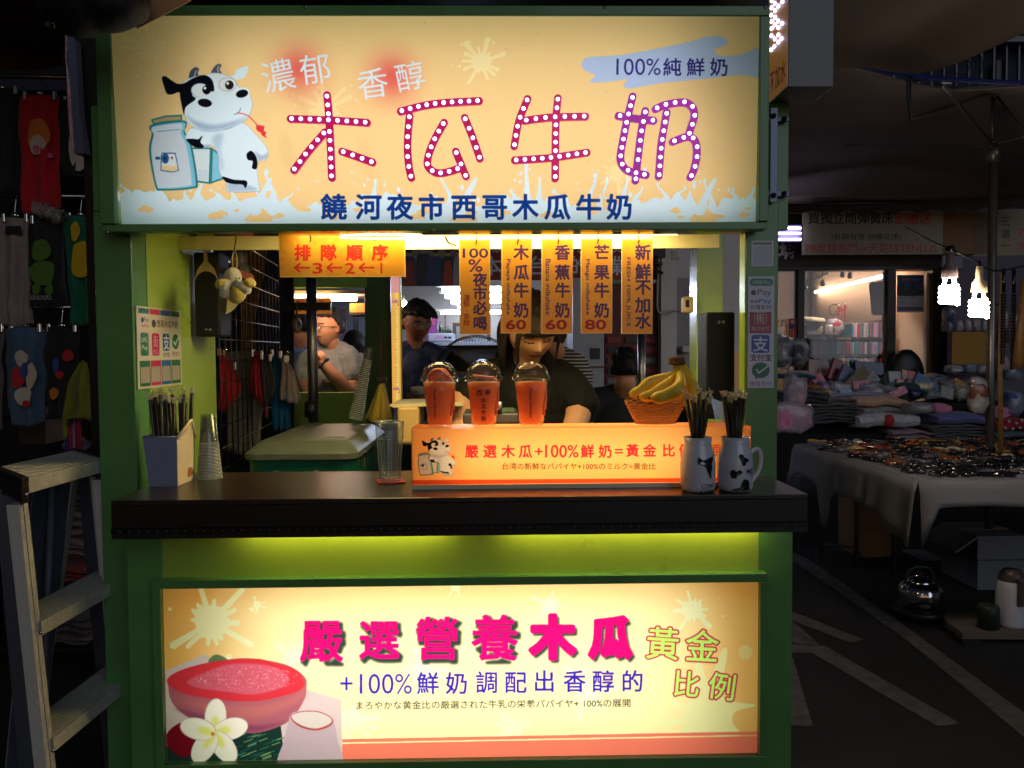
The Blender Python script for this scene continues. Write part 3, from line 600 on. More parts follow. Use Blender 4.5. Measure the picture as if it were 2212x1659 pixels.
for a_ in (-85, -15, 55, 125, 195):
    cx, cy = cA(1600, 1400); t = R(a_); px_, py_ = cx + 36 * math.cos(t), cy + 36 * math.sin(t); p.ell(px_, py_, 40, 24, (190, 175, 190), a_ - 2); p.ell(px_, py_, 38.5, 22.5, (240, 236, 240), a_); p.ell(cx + 17 * math.cos(t), cy + 17 * math.sin(t), 20, 9, (222, 226, 110), a_, a=.8, blur=6)
p.ell(*cA(1590, 1405), 4, 4, (200, 120, 60))
for _ in range(40): p.ell(g.uniform(380, 1620), g.uniform(1265, 1630), g.uniform(.5, 1.2), g.uniform(.4, 1.1), (120, 90, 60), a=.4)
p.sheet('lower_sign', stall, .3, .9, coat=.3)
# ---- payment stickers on the right pillar
c4 = lambda x, y: (1261.8 + x * .23147, 482.8 + y * .23147)
def zsheet(x0, y0, x1, y1, Y, w): 
    a, b, c, d = pb(x0, y0, x1, y1, Y); return Print((a, Y, d), (b, Y, d), (a, Y, c), w)
p = zsheet(1623, 520, 1671, 575, -.002, 120); p.fill((196, 200, 222)); p.rect(1627, 523, 1667, 529, (110, 100, 60)); p.rect(1626, 532, 1668, 572, (168, 172, 190)); p.sheet('notice_sticker', stall, .3)
p = zsheet(1616, 597, 1672, 838, -.002, 240); p.fill((200, 205, 228))
p.rrect(*c4(1545, 513), *c4(1765, 582), 7.5, (24, 120, 90)); p.fit('LINE Pay', *c4(1575, 532), *c4(1735, 570), (190, 205, 215), .01)
p.sm([c4(*q) for q in [(1558, 640), (1568, 622), (1580, 626), (1600, 622), (1604, 632), (1600, 645), (1606, 656), (1596, 668), (1580, 664), (1566, 668)]], (22, 24, 34)); p.ell(*c4(1583, 614), 1, 2.2, (22, 24, 34), 25)
p.fit('Pay', *c4(1618, 612), *c4(1748, 685), (22, 24, 34)); p.fit('ezPay', *c4(1552, 702), *c4(1750, 752), (40, 90, 170), .02); p.fit('e', *c4(1552, 712), *c4(1588, 742), (190, 50, 80), .02); p.fit('台灣支付', *c4(1552, 758), *c4(1745, 804), (40, 44, 66), .01)
p.rect(*c4(1543, 825), *c4(1748, 1025), (150, 24, 50)); p.rrect(*c4(1590, 830), *c4(1704, 940), 5, (205, 190, 200)); p.rrect(*c4(1595, 835), *c4(1699, 935), 4, (150, 24, 50)); p.ch('街', *c4(1647, 885), 20, (210, 200, 210), .01); p.fit('街口支付', *c4(1560, 960), *c4(1730, 1000), (215, 200, 210), .005)
p.rrect(*c4(1562, 1040), *c4(1730, 1207), 6, (24, 72, 165)); p.ch('支', *c4(1646, 1125), 34, (205, 215, 235), .02); p.fit('支付宝', *c4(1548, 1218), *c4(1748, 1285), (28, 30, 60), .02)
p.ell(*c4(1648, 1370), 19.5, 17, (24, 105, 80)); p.poly([c4(1590, 1410), c4(1600, 1452), c4(1640, 1430)], (24, 105, 80)); p.line([c4(1610, 1365), c4(1632, 1395), c4(1712, 1332)], 3.4, (205, 215, 225)); p.fit('微信支付', *c4(1545, 1470), *c4(1752, 1520), (70, 74, 100))
p.sheet('payment_sticker', stall, .3)
# ---- payment notice on the left inner wall
X = -.9075; tl, tr, bl_ = WX(294, 660, X), WX(389.5, 667, X), WX(299, 841.5, X); tl.x = tr.x = bl_.x = X; tr.z = tl.z; bl_.y = tl.y
p = Print(tl, tr, bl_, 300, local=True); p.fill((216, 206, 190)); cs = ((40, 110, 70), (190, 40, 80), (40, 100, 165), (40, 110, 60))
for i, c in enumerate(cs): p.rect(.04 + i * .235, .02, .03 + (i + 1) * .235, .085, c); p.rect(.04 + i * .235, .66, .03 + (i + 1) * .235, .97, c); p.rect(.055 + i * .235, .735, .015 + (i + 1) * .235, .93, (170, 160, 150))
p.fit('Pay', .15, .13, .25, .2, (60, 60, 60)); p.sm([(.1, .14), (.14, .14), (.14, .19), (.1, .19)], (60, 55, 60)); p.fit('ezPay', .1, .21, .25, .26, (190, 80, 90), .01); p.fit('西哥木瓜牛奶', .43, .15, .93, .24, (50, 45, 45)); p.ell(.36, .2, .045, .05, (70, 65, 65))
for i, c in enumerate(((40, 110, 70), (190, 30, 90), (30, 85, 165))): p.rrect(.07 + i * .24, .32, .24 + i * .235, .6 - .06 * (i == 2), .03, c)
p.fit('LINE', .09, .37, .22, .43, (215, 220, 210), .01); p.fit('Pay', .1, .47, .22, .54, (215, 220, 210), .01); p.ch('街', .395, .42, .16, (220, 200, 205), sx=.7); p.fit('街口', .33, .52, .46, .58, (220, 180, 190)); p.ch('支', .635, .43, .2, (215, 225, 240), .02, sx=.7); p.fit('支付宝', .56, .56, .71, .62, (50, 45, 60)); p.ell(.86, .42, .085, .1, (40, 120, 60)); p.line([(.81, .42), (.85, .46), (.92, .37)], .02, (215, 220, 210)); p.fit('微信支付', .77, .55, .95, .61, (90, 80, 70))
p.sheet('payment_notice', stall, .25, coat=.5)
# ---- side plate and bracket right of the header
MB().box((W(1662, 400, .04).x, .04, W(1662, 497, .04).z), (W(1703, 400, .04).x, .06, 2.35)).build('side_plate', m_ext, stall, .001)
mb = MB(); pbox(mb, 1664, 232, 1680, 437, -.02, .006); pbox(mb, 1660, 252, 1705, 262, .02, .01); pbox(mb, 1655, 412, 1705, 424, .02, .01); mb.build('bracket_bar', M('grey_steel', (110, 115, 135), .4, .7, b=.1), stall, .001)
mb = MB()
for x, y in ((1671, 250), (1671, 422), (1694, 257), (1694, 418)): c = W(x, y, -.022 if x < 1680 else .018); mb.lathe([(0.0001, .005), (.006, .004), (.007, 0), (.007, -.004)], n=10, T=Matrix.Translation(c) @ Matrix.Rotation(R(90), 4, 'X'))
mb.build('bracket_bolt', m_blk, stall)
# black slot details
quick('wall_slot', (268 + 15, 519, 362, 522.5), -.001, .001, m_blk, stall, 0) if 0 else None
# ================================================================== THINGS UNDER THE HEADER AND ON THE COUNTER
c2b = lambda x, y: (384 + x * .23147, 482.8 + y * .23147)
c3b = lambda x, y: (822.9 + x * .23147, 482.8 + y * .23147)
c4 = lambda x, y: (1261.8 + x * .23147, 482.8 + y * .23147)
m_hook = M('hook_wire', (60, 45, 25), .35, .8)
def hook(x, y0, y1, Y, parent):
    a = W(x, y0, Y - .004); b = W(x + 2.5, (y0 + y1) / 2, Y - .010); c = W(x + 1, y1, Y - .002)
    P = crom([a, b, c], 6); o = MB().tube(P, .0016, 6).build('hook', m_hook, parent); return o
OR = (226, 158, 50)
def board_print(p, x0, y0, x1, y1, seed):
    p.fill(OR); H, Wd = p.a.shape[:2]
    g = random.Random(seed)
    for _ in range(3): p.splat(g.uniform(x0 + 10, x1 - 8), g.uniform(y0 + 30, y1 - 20), (x1 - x0) * g.uniform(.12, .22), (235, 176, 72), seed + _, .55)
    c = (236, 214, 160); t = 1.3
    p.rect(x0, y0, x1, y0 + t, c); p.rect(x0, y1 - t, x1, y1, c); p.rect(x0, y0, x0 + t, y1, c); p.rect(x1 - t, y0, x1, y1, c)
m_ored = M('board_edge', (225, 200, 140), .5, n=.05)
def hang(name, x0, y0, x1, y1, Y, label, cat, draw, hooks, seed, tilt=0, group=None, w=260):
    c = W((x0 + x1) / 2, y0, Y); t = thing(name, c, label, cat, group)
    a, b, z0, z1 = pb(x0, y0, x1, y1, Y); TLv, TRv, BLv = Vector((a, Y, z1)), Vector((b, Y, z1)), Vector((a - tilt * S(Y), Y + .006, z0))
    p = Print(TLv, TRv, BLv, w); board_print(p, x0 - abs(tilt) * 0, y0, x1, y1, seed); draw(p); p.sheet('board', t, .35, thick=.003, edge=m_ored, coat=.25)
    for hx, ha, hb in hooks: hook(hx, ha, hb, Y, t)
    return t
RD = (214, 40, 40); PU = (66, 32, 105); DR = (150, 20, 28)
YB = .085
def d_queue(p):
    p.row('排隊順序', [c2b(x, 0)[0] for x in (1165, 1405, 1650, 1887)], c2b(0, 272)[1], 36, RD, fat=2.8)
    for x0, x1 in ((1092, 1225), (1395, 1527), (1695, 1828)):
        y = 412; p.line([c2b(x0, y), c2b(x1, y)], 4, RD); p.line([c2b(x0 + 45, y - 36), c2b(x0, y), c2b(x0 + 45, y + 36)], 4, RD)
    for t_, x0, x1 in (('3', 1258, 1350), ('2', 1562, 1650), ('1', 1893, 1908)): p.fit(t_, *c2b(x0, 368), *c2b(x1, 468), RD, .01, fat=.6)
hang('queue_sign', 602.5, 509, 875, 598, YB, 'wide orange sign on hooks with arrows 3, 2, 1 showing the queue order', 'hanging sign', d_queue, ((669, 509, 522), (807, 509, 520)), 1, w=560)
def menu(chars, eng, price, x0, x1, cx):
    def d(p):
        n = len(chars)
        ys = {4: (545, 588, 627, 670), 5: (545, 587, 620, 659, 693)}[n]
        for t_, y in zip(chars, ys): p.ch(t_, cx, y, 34 if n == 4 else 35, PU, .0, fat=4.2)
        ex = x0 + (x1 - x0) * .205; p.fit(eng, ex - 5.2, 560 if price else 556, ex + 5.2, 680 if price else 706, PU, 0.0, rot=90, fat=1.3)
        if price: p.fit(price, x0 + 9, 691, x1 - 14, 711.5, DR, .01, fat=2.5)
    return d
GB = 'menu boards hanging over the counter'
def d_b1(p):
    p.fit('100', 1000, 537, 1054, 556.5, PU, .0, fat=3); p.fit('%', 1012, 560, 1042, 587, PU, .0, fat=2)
    for t_, y in zip('夜市必喝', (604, 634, 665, 698)): p.ch(t_, 1037, y, 31, PU, .0, fat=4)
    for t_, y in zip('濃郁・香醇', (643, 656, 671, 683, 697)): p.ch(t_, 1008, y, 14.5, (170, 50, 30), .0, fat=1)
hang('menu_board', 992.6, 518, 1059, 722.4, YB, 'orange board reading 100% in purple, hung next to the queue sign', 'menu board', d_b1, ((1027, 509, 527),), 2, 0, GB)
hang('menu_board', 1084, 516, 1150, 720, YB + .004, 'orange papaya milkshake board priced 60', 'menu board', menu('木瓜牛奶', 'Papaya milkshake', '60', 1084, 1150, 1126), ((1117, 508, 527),), 3, 3.5, GB)
hang('menu_board', 1170.5, 517, 1238.5, 721, YB - .002, 'orange banana milkshake board priced 60', 'menu board', menu('香蕉牛奶', 'Banana milkshake', '60', 1170, 1238, 1215), ((1204, 508, 527),), 4, 2.5, GB)
hang('menu_board', 1255, 516, 1323, 720, YB + .003, 'orange mango milkshake board priced 80', 'menu board', menu('芒果牛奶', 'Mango milkshake', '80', 1255, 1323, 1300), ((1290, 508, 526),), 5, 0, GB)
hang('menu_board', 1343, 517, 1410.5, 721, YB, 'orange board for fresh 100% juice with no price', 'menu board', menu('新鮮不加水', 'FRESH 100% JUICE', '', 1343, 1410, 1389), ((1378, 506, 526),), 6, 0, GB)
# ---- speakers
m_spk = M('speaker_cloth', (7, 7, 8), .55, n=.15, ns=90, b=.15, bs=900); m_gold = M('champagne_trim', (190, 160, 110), .3, .8); m_silver = M('silver_trim', (170, 190, 225), .25, .8)
def speaker(px, Y, dep, label, flip, trim):
    x0, y0, x1, y1 = px; a, b, z0, z1 = pb(*px, Y); t = thing('speaker', ((a + b) / 2, Y, z0), label, 'speaker')
    MB().box((a, Y, z0), (b, Y + dep, z1)).build('cabinet', m_spk, t, .006)
    w, h = b - a, z1 - z0; s_ = 1 if not flip else -1; zr = z0 if not flip else z1; mb = MB(); P = []
    out = [(-.5, .40), (-.44, .30), (-.32, .20), (-.18, .145), (-.08, .11), (-.08, .0), (.08, .0), (.08, .11), (.18, .145), (.32, .20), (.44, .30), (.5, .40), (.46, .34), (.34, .27), (.18, .235), (0, .222), (-.18, .235), (-.34, .27), (-.46, .34)]
    if not flip: out = [(-.44, .32), (-.38, .2), (-.26, .08), (-.2, .0), (.2, .0), (.26, .08), (.38, .2), (.44, .32), (.38, .25), (.25, .19), (.0, .165), (-.25, .19), (-.38, .25)]
    pts = [((a + b) / 2 + u_ * w, Y - .003, zr + s_ * v_ * h) for u_, v_ in out]
    mb.prism([Vector(q) for q in pts], Y, .0028).build('trim', trim, t)
    p = Print((a + w * .36, Y - .0012, z0 + h * (.925 if not flip else .10)), (a + w * .66, Y - .0012, z0 + h * (.925 if not flip else .10)), (a + w * .36, Y - .0012, z0 + h * (.885 if not flip else .065)), 60, local=True)
    p.fill((13, 13, 15)); p.fit('J-S' if not flip else 'S-J', .12, .15, .88, .85, (200, 205, 215), .02); p.sheet('badge', t, .4)
    return t
sp1 = speaker((419, 545, 474.5, 727), .38, .10, 'black speaker hung upside down by the lime wall', True, m_gold)
c = W(446, 535, .43); mb = MB(); mb.lathe([(.0001, .0), (.062, .002), (.066, .008), (.060, .013), (.0001, .016)], (c.x, c.y, c.z - .006)).build('mount_disc', M('gloss_black', (15, 15, 15), .12, coat=.5), sp1)
mb = MB(); mb.tube([(c.x, c.y, c.z), (c.x, c.y, zb + .012)], .012, 8).build('mount_stem', m_cream, sp1)
z = W(446, 541, .38).z
speaker((1526, 674, 1588, 905), .10, .10, 'black upright speaker beside the right pillar', False, m_silver)
# ---- plush banana hanging from a hook
t = thing('plush_toy', W(508, 610, .25), 'yellow peeled banana plush toy hanging on a string', 'plush toy')
Y = .25; fz = M('plush_yellow', (205, 185, 80), .95, n=.12, ns=60, b=.8, bs=500, sheen=.5); fw = M('plush_cream', (214, 214, 205), .95, n=.08, ns=60, b=.8, bs=500, sheen=.5)
u = S(Y); mb = MB()
mb.ell(W(510, 630, Y), (22 * u, 20 * u, 26 * u), 0, 20, 14); mb.build('body', fz, t)
mb = MB(); mb.ell(W(503, 600, Y - .01), (19 * u, 18 * u, 22 * u)); mb.build('head', fw, t)
for (x0, y0, x1, y1, m_) in ((494, 612, 485, 640, fw), (512, 612, 536, 628, fw), (526, 624, 546, 610, fz), (488, 612, 474, 618, fz)):
    a = W(x0, y0, Y - .035); b = W(x1, y1, Y - .045); MB().tube(crom([a, a.lerp(b, .5) + Vector((0, -.012, .004)), b, b + (b - a).normalized() * .004], 5), [9 * u] * 6 + [10.5 * u] * 5 + [9 * u, 7 * u, 4 * u, 2 * u, .5 * u], 12).build('peel_flap', m_, t)
mb = MB()
for x in (509.5, 517): mb.ell(W(x, 601, Y - .05), (.0022,) * 3, 0, 8, 6)
mb.build('eye', m_blk, t)
mb = MB(); mb.tube(crom([W(504, 582, Y - .01), W(502, 560, Y), W(507, 538, Y), W(512, 560, Y), W(511, 584, Y - .01)], 8), .0008, 5); mb.build('string', M('yellow_string', (190, 165, 70), .8), t)
MB().tube(crom([W(510, 505, Y), W(509, 520, Y), W(506, 540, Y)], 5), .0018, 6).build('hook', m_hook, t)
# papers and packets hung near the toy
t = thing('plastic_bag', W(520, 560, .5), 'crinkled clear plastic bag with a pink card hanging behind the plush toy', 'plastic bag')
G = patch([[(478, 548, .5), (500, 545, .47), (530, 545, .5)], [(478, 575, .52), (505, 573, .46), (533, 575, .5)], [(480, 600, .5), (505, 598, .48), (535, 602, .5)]], 8, 8)
b_ = MB().grid(G).build('bag', clearmat('bag_plastic', (225, 230, 235), .12, .25), t); fuzz(b_, .02, 40)
G = patch([[(497, 578, .46), (520, 584, .455), (546, 592, .46)], [(497, 592, .46), (520, 600, .455), (551, 608, .46)]], 4, 3)
MB().grid(G).build('card', M('pink_card', (215, 120, 125), .25, n=.05, coat=.6), t, solid=.002)
t = thing('paper_plate', W(480, 650, .55), 'pale round disc hanging under the plush toy', 'paper disc')
MB().lathe([(.0001, 0), (.05, .002), (.06, .008), (.061, .008), (.05, 0), (.0001, -.002)], n=28, T=Matrix.Translation(W(478, 640, .45)) @ Matrix.Rotation(R(78), 4, 'X')).build('disc', M('pale_yellow', (225, 218, 165), .6), t)
# ---- orange light box on the counter
x0, x1 = W(890, 1050, -.15).x, W(1622, 1040, -.15).x; YL, YR = -.15, -.03; z1 = W(1250, 924, -.15).z
lb = thing('counter_light_box', ((x0 + x1) / 2, YL, ZC), 'long glowing orange light box with cow drawing standing on the counter', 'light box')
m_acr = M('orange_acrylic', (238, 160, 90), .25, n=.03, coat=.5, tr=0)
def acr():
    mt = bpy.data.materials.new('lit_acrylic'); mt.use_nodes = True; tt = mt.node_tree; p = tt.nodes['Principled BSDF']; o = tt.nodes['Material Output']
    p.inputs['Base Color'].default_value = (*lin((240, 165, 100)), 1); p.inputs['Roughness'].default_value = .15; tl = tt.nodes.new('ShaderNodeBsdfTranslucent'); tl.inputs['Color'].default_value = (*lin((246, 172, 108)), 1)
    mx = tt.nodes.new('ShaderNodeMixShader'); mx.inputs['Fac'].default_value = .8; tt.links.new(p.outputs[0], mx.inputs[1]); tt.links.new(tl.outputs[0], mx.inputs[2]); tt.links.new(mx.outputs[0], o.inputs['Surface']); return mt
MB().add([(x0, YL + .001, z1), (x1, YL + .001, z1), (x1, YR, z1), (x0, YR, z1)], [(0, 1, 2, 3)]).build('top_panel', acr(), lb)
mb = MB(); mb.box((x0, YL + .001, ZC + .001), (x0 + .003, YR, z1 - .0005)); mb.box((x1 - .003, YL + .001, ZC + .001), (x1, YR, z1 - .0005)); mb.box((x0 + .004, YR - .003, ZC + .001), (x1 - .004, YR, z1 - .0005)); mb.box((x0 + .004, YL + .006, ZC + .001), (x1 - .004, YR - .004, ZC + .004))
mb.build('side_panel', M('cream_acrylic', (235, 200, 150), .3, n=.03), lb)
MB().box((x0, YL - .004, ZC), (x1, YL - .0005, ZC + .011)).build('base_rail', M('clear_rail', (215, 205, 175), .2, n=.03, coat=.5), lb, .001)
tz = ZC + .05; MB().tube([(x0 + .10, YR - .035, tz + .03), (x1 - .14, YR - .035, tz + .03)], .008, 8).build('tube_lamp', EM('tube_box', (255, 232, 185), 12.5), lb)
cD = lambda x, y: (877.8 + x * .2232, 757.1 + y * .2232); cE = lambda x, y: (1289.2 + x * .22153, 757.1 + y * .22153)
p = Print((x0, YL, z1), (x1, YL, z1), (x0, YL, ZC + .0115), 1100); p.fill((244, 196, 130))
for x, y, r, s_ in ((1075, 945, 22, 21), (1222, 935, 16, 22), (1015, 1025, 18, 23), (1235, 1008, 18, 24), (1405, 1028, 20, 25), (1560, 960, 18, 26)): p.splat(x, y, r, (246, 204, 120), s_, .75)
RR = (222, 44, 58)
p.row('嚴選木瓜', [cD(x, 0)[0] for x in (632, 808, 985, 1152)], 975, 30, RR, fat=1.1); p.fit('+', *cD(1243, 945), *cD(1318, 1010), RR, .0, fat=.5); p.fit('100%', *cD(1345, 915), *cD(1665, 1035), RR, .0, fat=.6)
p.row('鮮奶', [cD(x, 0)[0] for x in (1752, 1925)], 975, 30, RR, fat=1.1); p.fit('=', *cD(2020, 955), *cD(2092, 995), RR, fat=.5); p.row('黃金比例', [cE(x, 0)[0] for x in (348, 515, 700, 865)], 973, 29, RR, fat=1.1); p.ch('原', cE(1160, 0)[0], 972, 28, RR, fat=.4)
p.fit('台湾の新鮮なパパイヤ+100%のミルク=黄金比', 1085, 1000, 1416, 1014.5, (88, 58, 24), .004)
p.poly([(880, 1037.5), (1640, 1031.5), (1640, 1045), (880, 1050)], (214, 84, 45)); p.line([(880, 1049.3), (1640, 1044)], .9, (240, 170, 90))
ck = lambda x, y: (896 + (x - 1085) * .0935 + 7, 946 + (y - 463) * .0895 - 2)
cow(p, ck)
p.sheet('print_panel', lb, .25, .85, coat=.3)
# ---- papaya milk cups
m_cup = clearmat('cup_plastic', (252, 250, 246), .05, .02); m_juice = M('papaya_milk', (255, 140, 78), .35, n=.06, ns=25, coat=.4); m_juice.node_tree.nodes['Principled BSDF'].inputs['Subsurface Weight'].default_value = .85; m_juice.node_tree.nodes['Principled BSDF'].inputs['Subsurface Radius'].default_value = (.12, .045, .02); m_juice.node_tree.nodes['Principled BSDF'].inputs['Subsurface Scale'].default_value = 1.; m_juice2 = M('papaya_milk_dark', (170, 78, 30), .4, n=.06, coat=.3); m_flesh = M('papaya_flesh', (255, 122, 58), .35, n=.15, ns=60, b=.3, coat=.5)
YK = -.085
def cup(cx, lb_, text, kind):
    c = W(cx, 915, YK); c.z = z1 + .0005; u = S(YK); t = thing('milkshake_cup', c, lb_, 'drink cup', 'papaya milk cups on the light box')
    H = 101 * u; prof = [(0.0001, .002), (23.5 * u, .002), (24.5 * u, .0), (25.5 * u, .003), (27 * u, H * .1), (28 * u, H * .105), (30 * u, H * .45), (30.6 * u, H * .455), (33 * u, H * .75), (34.5 * u, H * .76), (37 * u, H * .99), (38.5 * u, H)]
    MB().lathe(prof, c, 36).build('cup_wall', m_cup, t)
    jp = [(0.0001, .006), (22.5 * u, .006), (26 * u, H * .1), (29 * u, H * .45), (32 * u, H * .75), (34.6 * u, H * .94), (.0001, H * .95)]
    MB().lathe(jp, c, 36).build('milkshake', m_juice, t)
    for a_, zf in ((.62, .38), (.80, .66), (.9, .5)):      # papaya pieces pressed against the wall
        q = MB(); r_ = (25 + 9 * zf) * u; q.box((-.004, -.004, -.018), (.004, .002, .018), T=Matrix.Translation(c + Vector((r_ * math.sin(a_ + .5), -r_ * math.cos(a_ + .5), H * zf))) @ Matrix.Rotation(a_ + .5, 4, 'Z')); q.build('papaya_piece', m_flesh, t, .004)
    l = MB(); l.lathe([(38 * u, H - .002), (41.5 * u, H - .004), (42 * u, H), (41 * u, H + .006), (38 * u, H + .008), (37 * u, H + .012)], c, 40); l.lathe([(37 * u, H + .010)] + [(37.5 * u * math.cos(a) ** .9, H + .010 + .033 * math.sin(a)) for a in (.15, .35, .6, .85, 1.1, 1.25)] + [(11 * u, H + .0432), (0.0001, H + .0425)], c, 40); l.build('dome_lid', m_cup, t)
    if kind == 1:
        q = MB()
        for k in range(2):
            G = [[c + Vector(((-.026 + .052 * j / 8) , -.012 + k * .015 + .004 * math.sin(i), H - .002 + (.005 + .024 * i / 4) * math.sin(math.pi * (.08 + .84 * (j / 8)) ** (1.3 if k else .8)))) for j in range(9)] for i in range(5)]; q.grid(G)
        q.build('papaya_slice', m_flesh, t, solid=.006)
    elif kind == 2:
        q = MB(); q.box((-.026, -.014, -.003), (.028, .012, .003), T=Matrix.Translation(c + Vector((0, -.004, H + .006))) @ Matrix.Rotation(R(6), 4, 'Y')); q.build('papaya_slice', m_flesh, t, .002)
    # printed text wrapped as small dark letters on the front of the cup
    if text:
        v, T_ = glyphs(text, .01); lo, hi = v.min(0), v.max(0); q = (v - (lo + hi) / 2) / (hi - lo)
        L, w_ = 62 * u, 7 * u; x_ = (q[:, 1] * w_) + (-9 * u if cx < 1000 else -3 * u if cx > 1100 else 0); z_ = -q[:, 0] * L + H * .5 
        V = [(c.x + a, c.y - (27.5 + 6 * (b / H)) * u * math.cos(a / (30 * u)) - .0012, c.z + b) for a, b in zip(x_, z_)]
        m2 = MB().add(V, [tuple(k) for k in T_]); m2.build('cup_lettering', M('print_dark', (45, 18, 20), .5, n=0), t)
    else:
        m2 = MB()
        for ch_, dx, dz, s_ in (('西', -9, 74, 13), ('哥', 9, 74, 13), ('木', 0, 57, 10.5), ('瓜', 0, 44, 10.5), ('牛', 0, 31, 10.5), ('奶', 0, 18, 10.5)):
            v, T_ = glyphs(ch_, .02); q = (v - [.5, .38]) * s_ * u
            m2.add([(c.x + a + dx * u, c.y - (27.5 + 6 * ((b + dz * u) / H)) * u * math.cos((a + dx * u) / (30 * u)) - .0012, c.z + b + dz * u) for a, b in q], [tuple(k) for k in T_])
        m2.build('cup_lettering', M('print_dark', (45, 18, 20), .5, n=0), t)
    return t
cup(950.5, 'papaya cup with a curled papaya slice under its dome, nearest the tasting glass', 'Papaya milkshake', 1)
cup(1045.5, 'papaya cup printed with a column of Chinese characters', None, 2)
cup(1148, 'brim-full papaya cup with English lettering, nearest the bananas', 'Papaya milkshake', 3)
# ---- tasting glass on a coaster
m_glass = clearmat('glass_clear', (244, 248, 250), .03, .05)
c = WZ(843, 1038, ZC + .004); u = S(c.y); t = thing('coaster', c, 'small red square coaster under the empty glass', 'coaster'); MB().box((-.033, -.033, -.002), (.033, .033, .001), T=Matrix.Translation(c - Vector((0, 0, .0015))) @ Matrix.Rotation(.25, 4, 'Z')).build('mat', M('coaster_red', (170, 60, 45), .7, b=.2), t, .001)
t = thing('drinking_glass', c, 'empty fluted drinking glass on the red coaster', 'glass'); fl = lambda a, z: (.035 * abs(math.sin(a * 5)) - .02) if z < .085 else 0
H = 128 * u; MB().lathe([(.0001, .001), (20 * u, .001), (22 * u, .006), (24 * u, H * .3), (27.5 * u, H * .66), (30 * u, H * .72), (31 * u, H), (29.6 * u, H), (28.6 * u, H * .72), (26 * u, H * .6), (20.5 * u, .014), (.0001, .012)], c, 60, flute=fl).build('glass', m_glass, t); gr_ = clearmat('glass_thick', (225, 235, 238), .03, .30)
for r_, z_, w_ in ((30.4, 128, .9), (29.2, 92, .5), (22, 3, 1.4), (20.5, 8, .9)): MB().tube([c + Vector((r_ * u * math.cos(a), r_ * u * math.sin(a), z_ * u)) for a in np.linspace(0, 6.283, 41)[:-1]], w_ * u, 6, closed=True).build('rim' if z_ > 100 else 'base_ring', gr_, t)
for k_ in range(10): a = k_ * .628 + .3; MB().tube([c + Vector(((22.5 + 5.5 * s_) * u * math.cos(a), (22.5 + 5.5 * s_) * u * math.sin(a), (8 + 80 * s_) * u)) for s_ in (0, .5, 1)], .55 * u, 5).build('flute', gr_, t)
# ---- bananas in a basket
YB2 = -.06
bk = thing('wicker_basket', W(1418, 905, YB2), 'oval wicker basket holding bananas at the end of the light box', 'basket'); c = W(1415, 910, YB2); c.z = z1 + .001; u = S(YB2)
m_wick = M('wicker', (196, 146, 84), .65, n=.25, ns=60, b=.5)
T = Matrix.Translation(c) @ Matrix.Diagonal((1.3, .85, 1, 1)); mb = MB(); nr = 13; 
for i in range(nr):
    f = i / (nr - 1); r_ = (31 + 18 * f ** .9) * u; z = f * 44 * u; P = []
    for j in range(48):
        a = 2 * math.pi * j / 48; q = r_ * (1 + .035 * math.cos(a * 12 + math.pi * (i % 2)) + .03 * math.cos(a * 5)); P.append(T @ Vector((q * math.cos(a), q * math.sin(a), z)))
    mb.tube(P, 1.5 * u, 5, closed=True)
mb.build('weave', m_wick, bk, kind='stuff')
mb = MB()
for j in range(30):
    a = 2 * math.pi * j / 30; mb.tube([T @ Vector(((31 + 18 * f ** .9) * u * math.cos(a), (31 + 18 * f ** .9) * u * math.sin(a), f * 46 * u)) for f in np.linspace(0, 1, 6)], 1.1 * u, 5)
mb.build('stake', m_wick, bk, kind='stuff')
mb = MB()
for k in (0, 1):
    mb.tube([T @ Vector(((49 + 1.6 * math.cos(a * 9 + k * 3.14)) * u * math.cos(a), (49 + 1.6 * math.cos(a * 9 + k * 3.14)) * u * math.sin(a), (46 + 4 * math.cos(a * 7 + k * 3.14)) * u)) for a in np.linspace(0, 2 * math.pi, 90)[:-1]], 1.5 * u, 5, closed=True)
mb.build('rim', m_wick, bk); mb = MB(); mb.tube([T @ Vector(((34 + math.sin(a * 20)) * u * math.cos(a), (34 + math.sin(a * 20)) * u * math.sin(a), 1.5 * u)) for a in np.linspace(0, 6.283, 80)[:-1]], 1.8 * u, 5, closed=True); mb.build('foot_ring', m_wick, bk)
t = thing('banana_bunch', W(1440, 880, YB2), 'bunch of yellow bananas resting in the wicker basket', 'bananas')
m_ban = M('banana_skin', (226, 182, 46), .42, n=.16, ns=9, n2=(196, 176, 50), b=.08, bs=60, coat=.1); m_tip = M('banana_tip', (40, 32, 20), .8); m_crown = M('banana_crown', (112, 78, 40), .8, n=.3, b=.6)
top_ = (1462, 784)
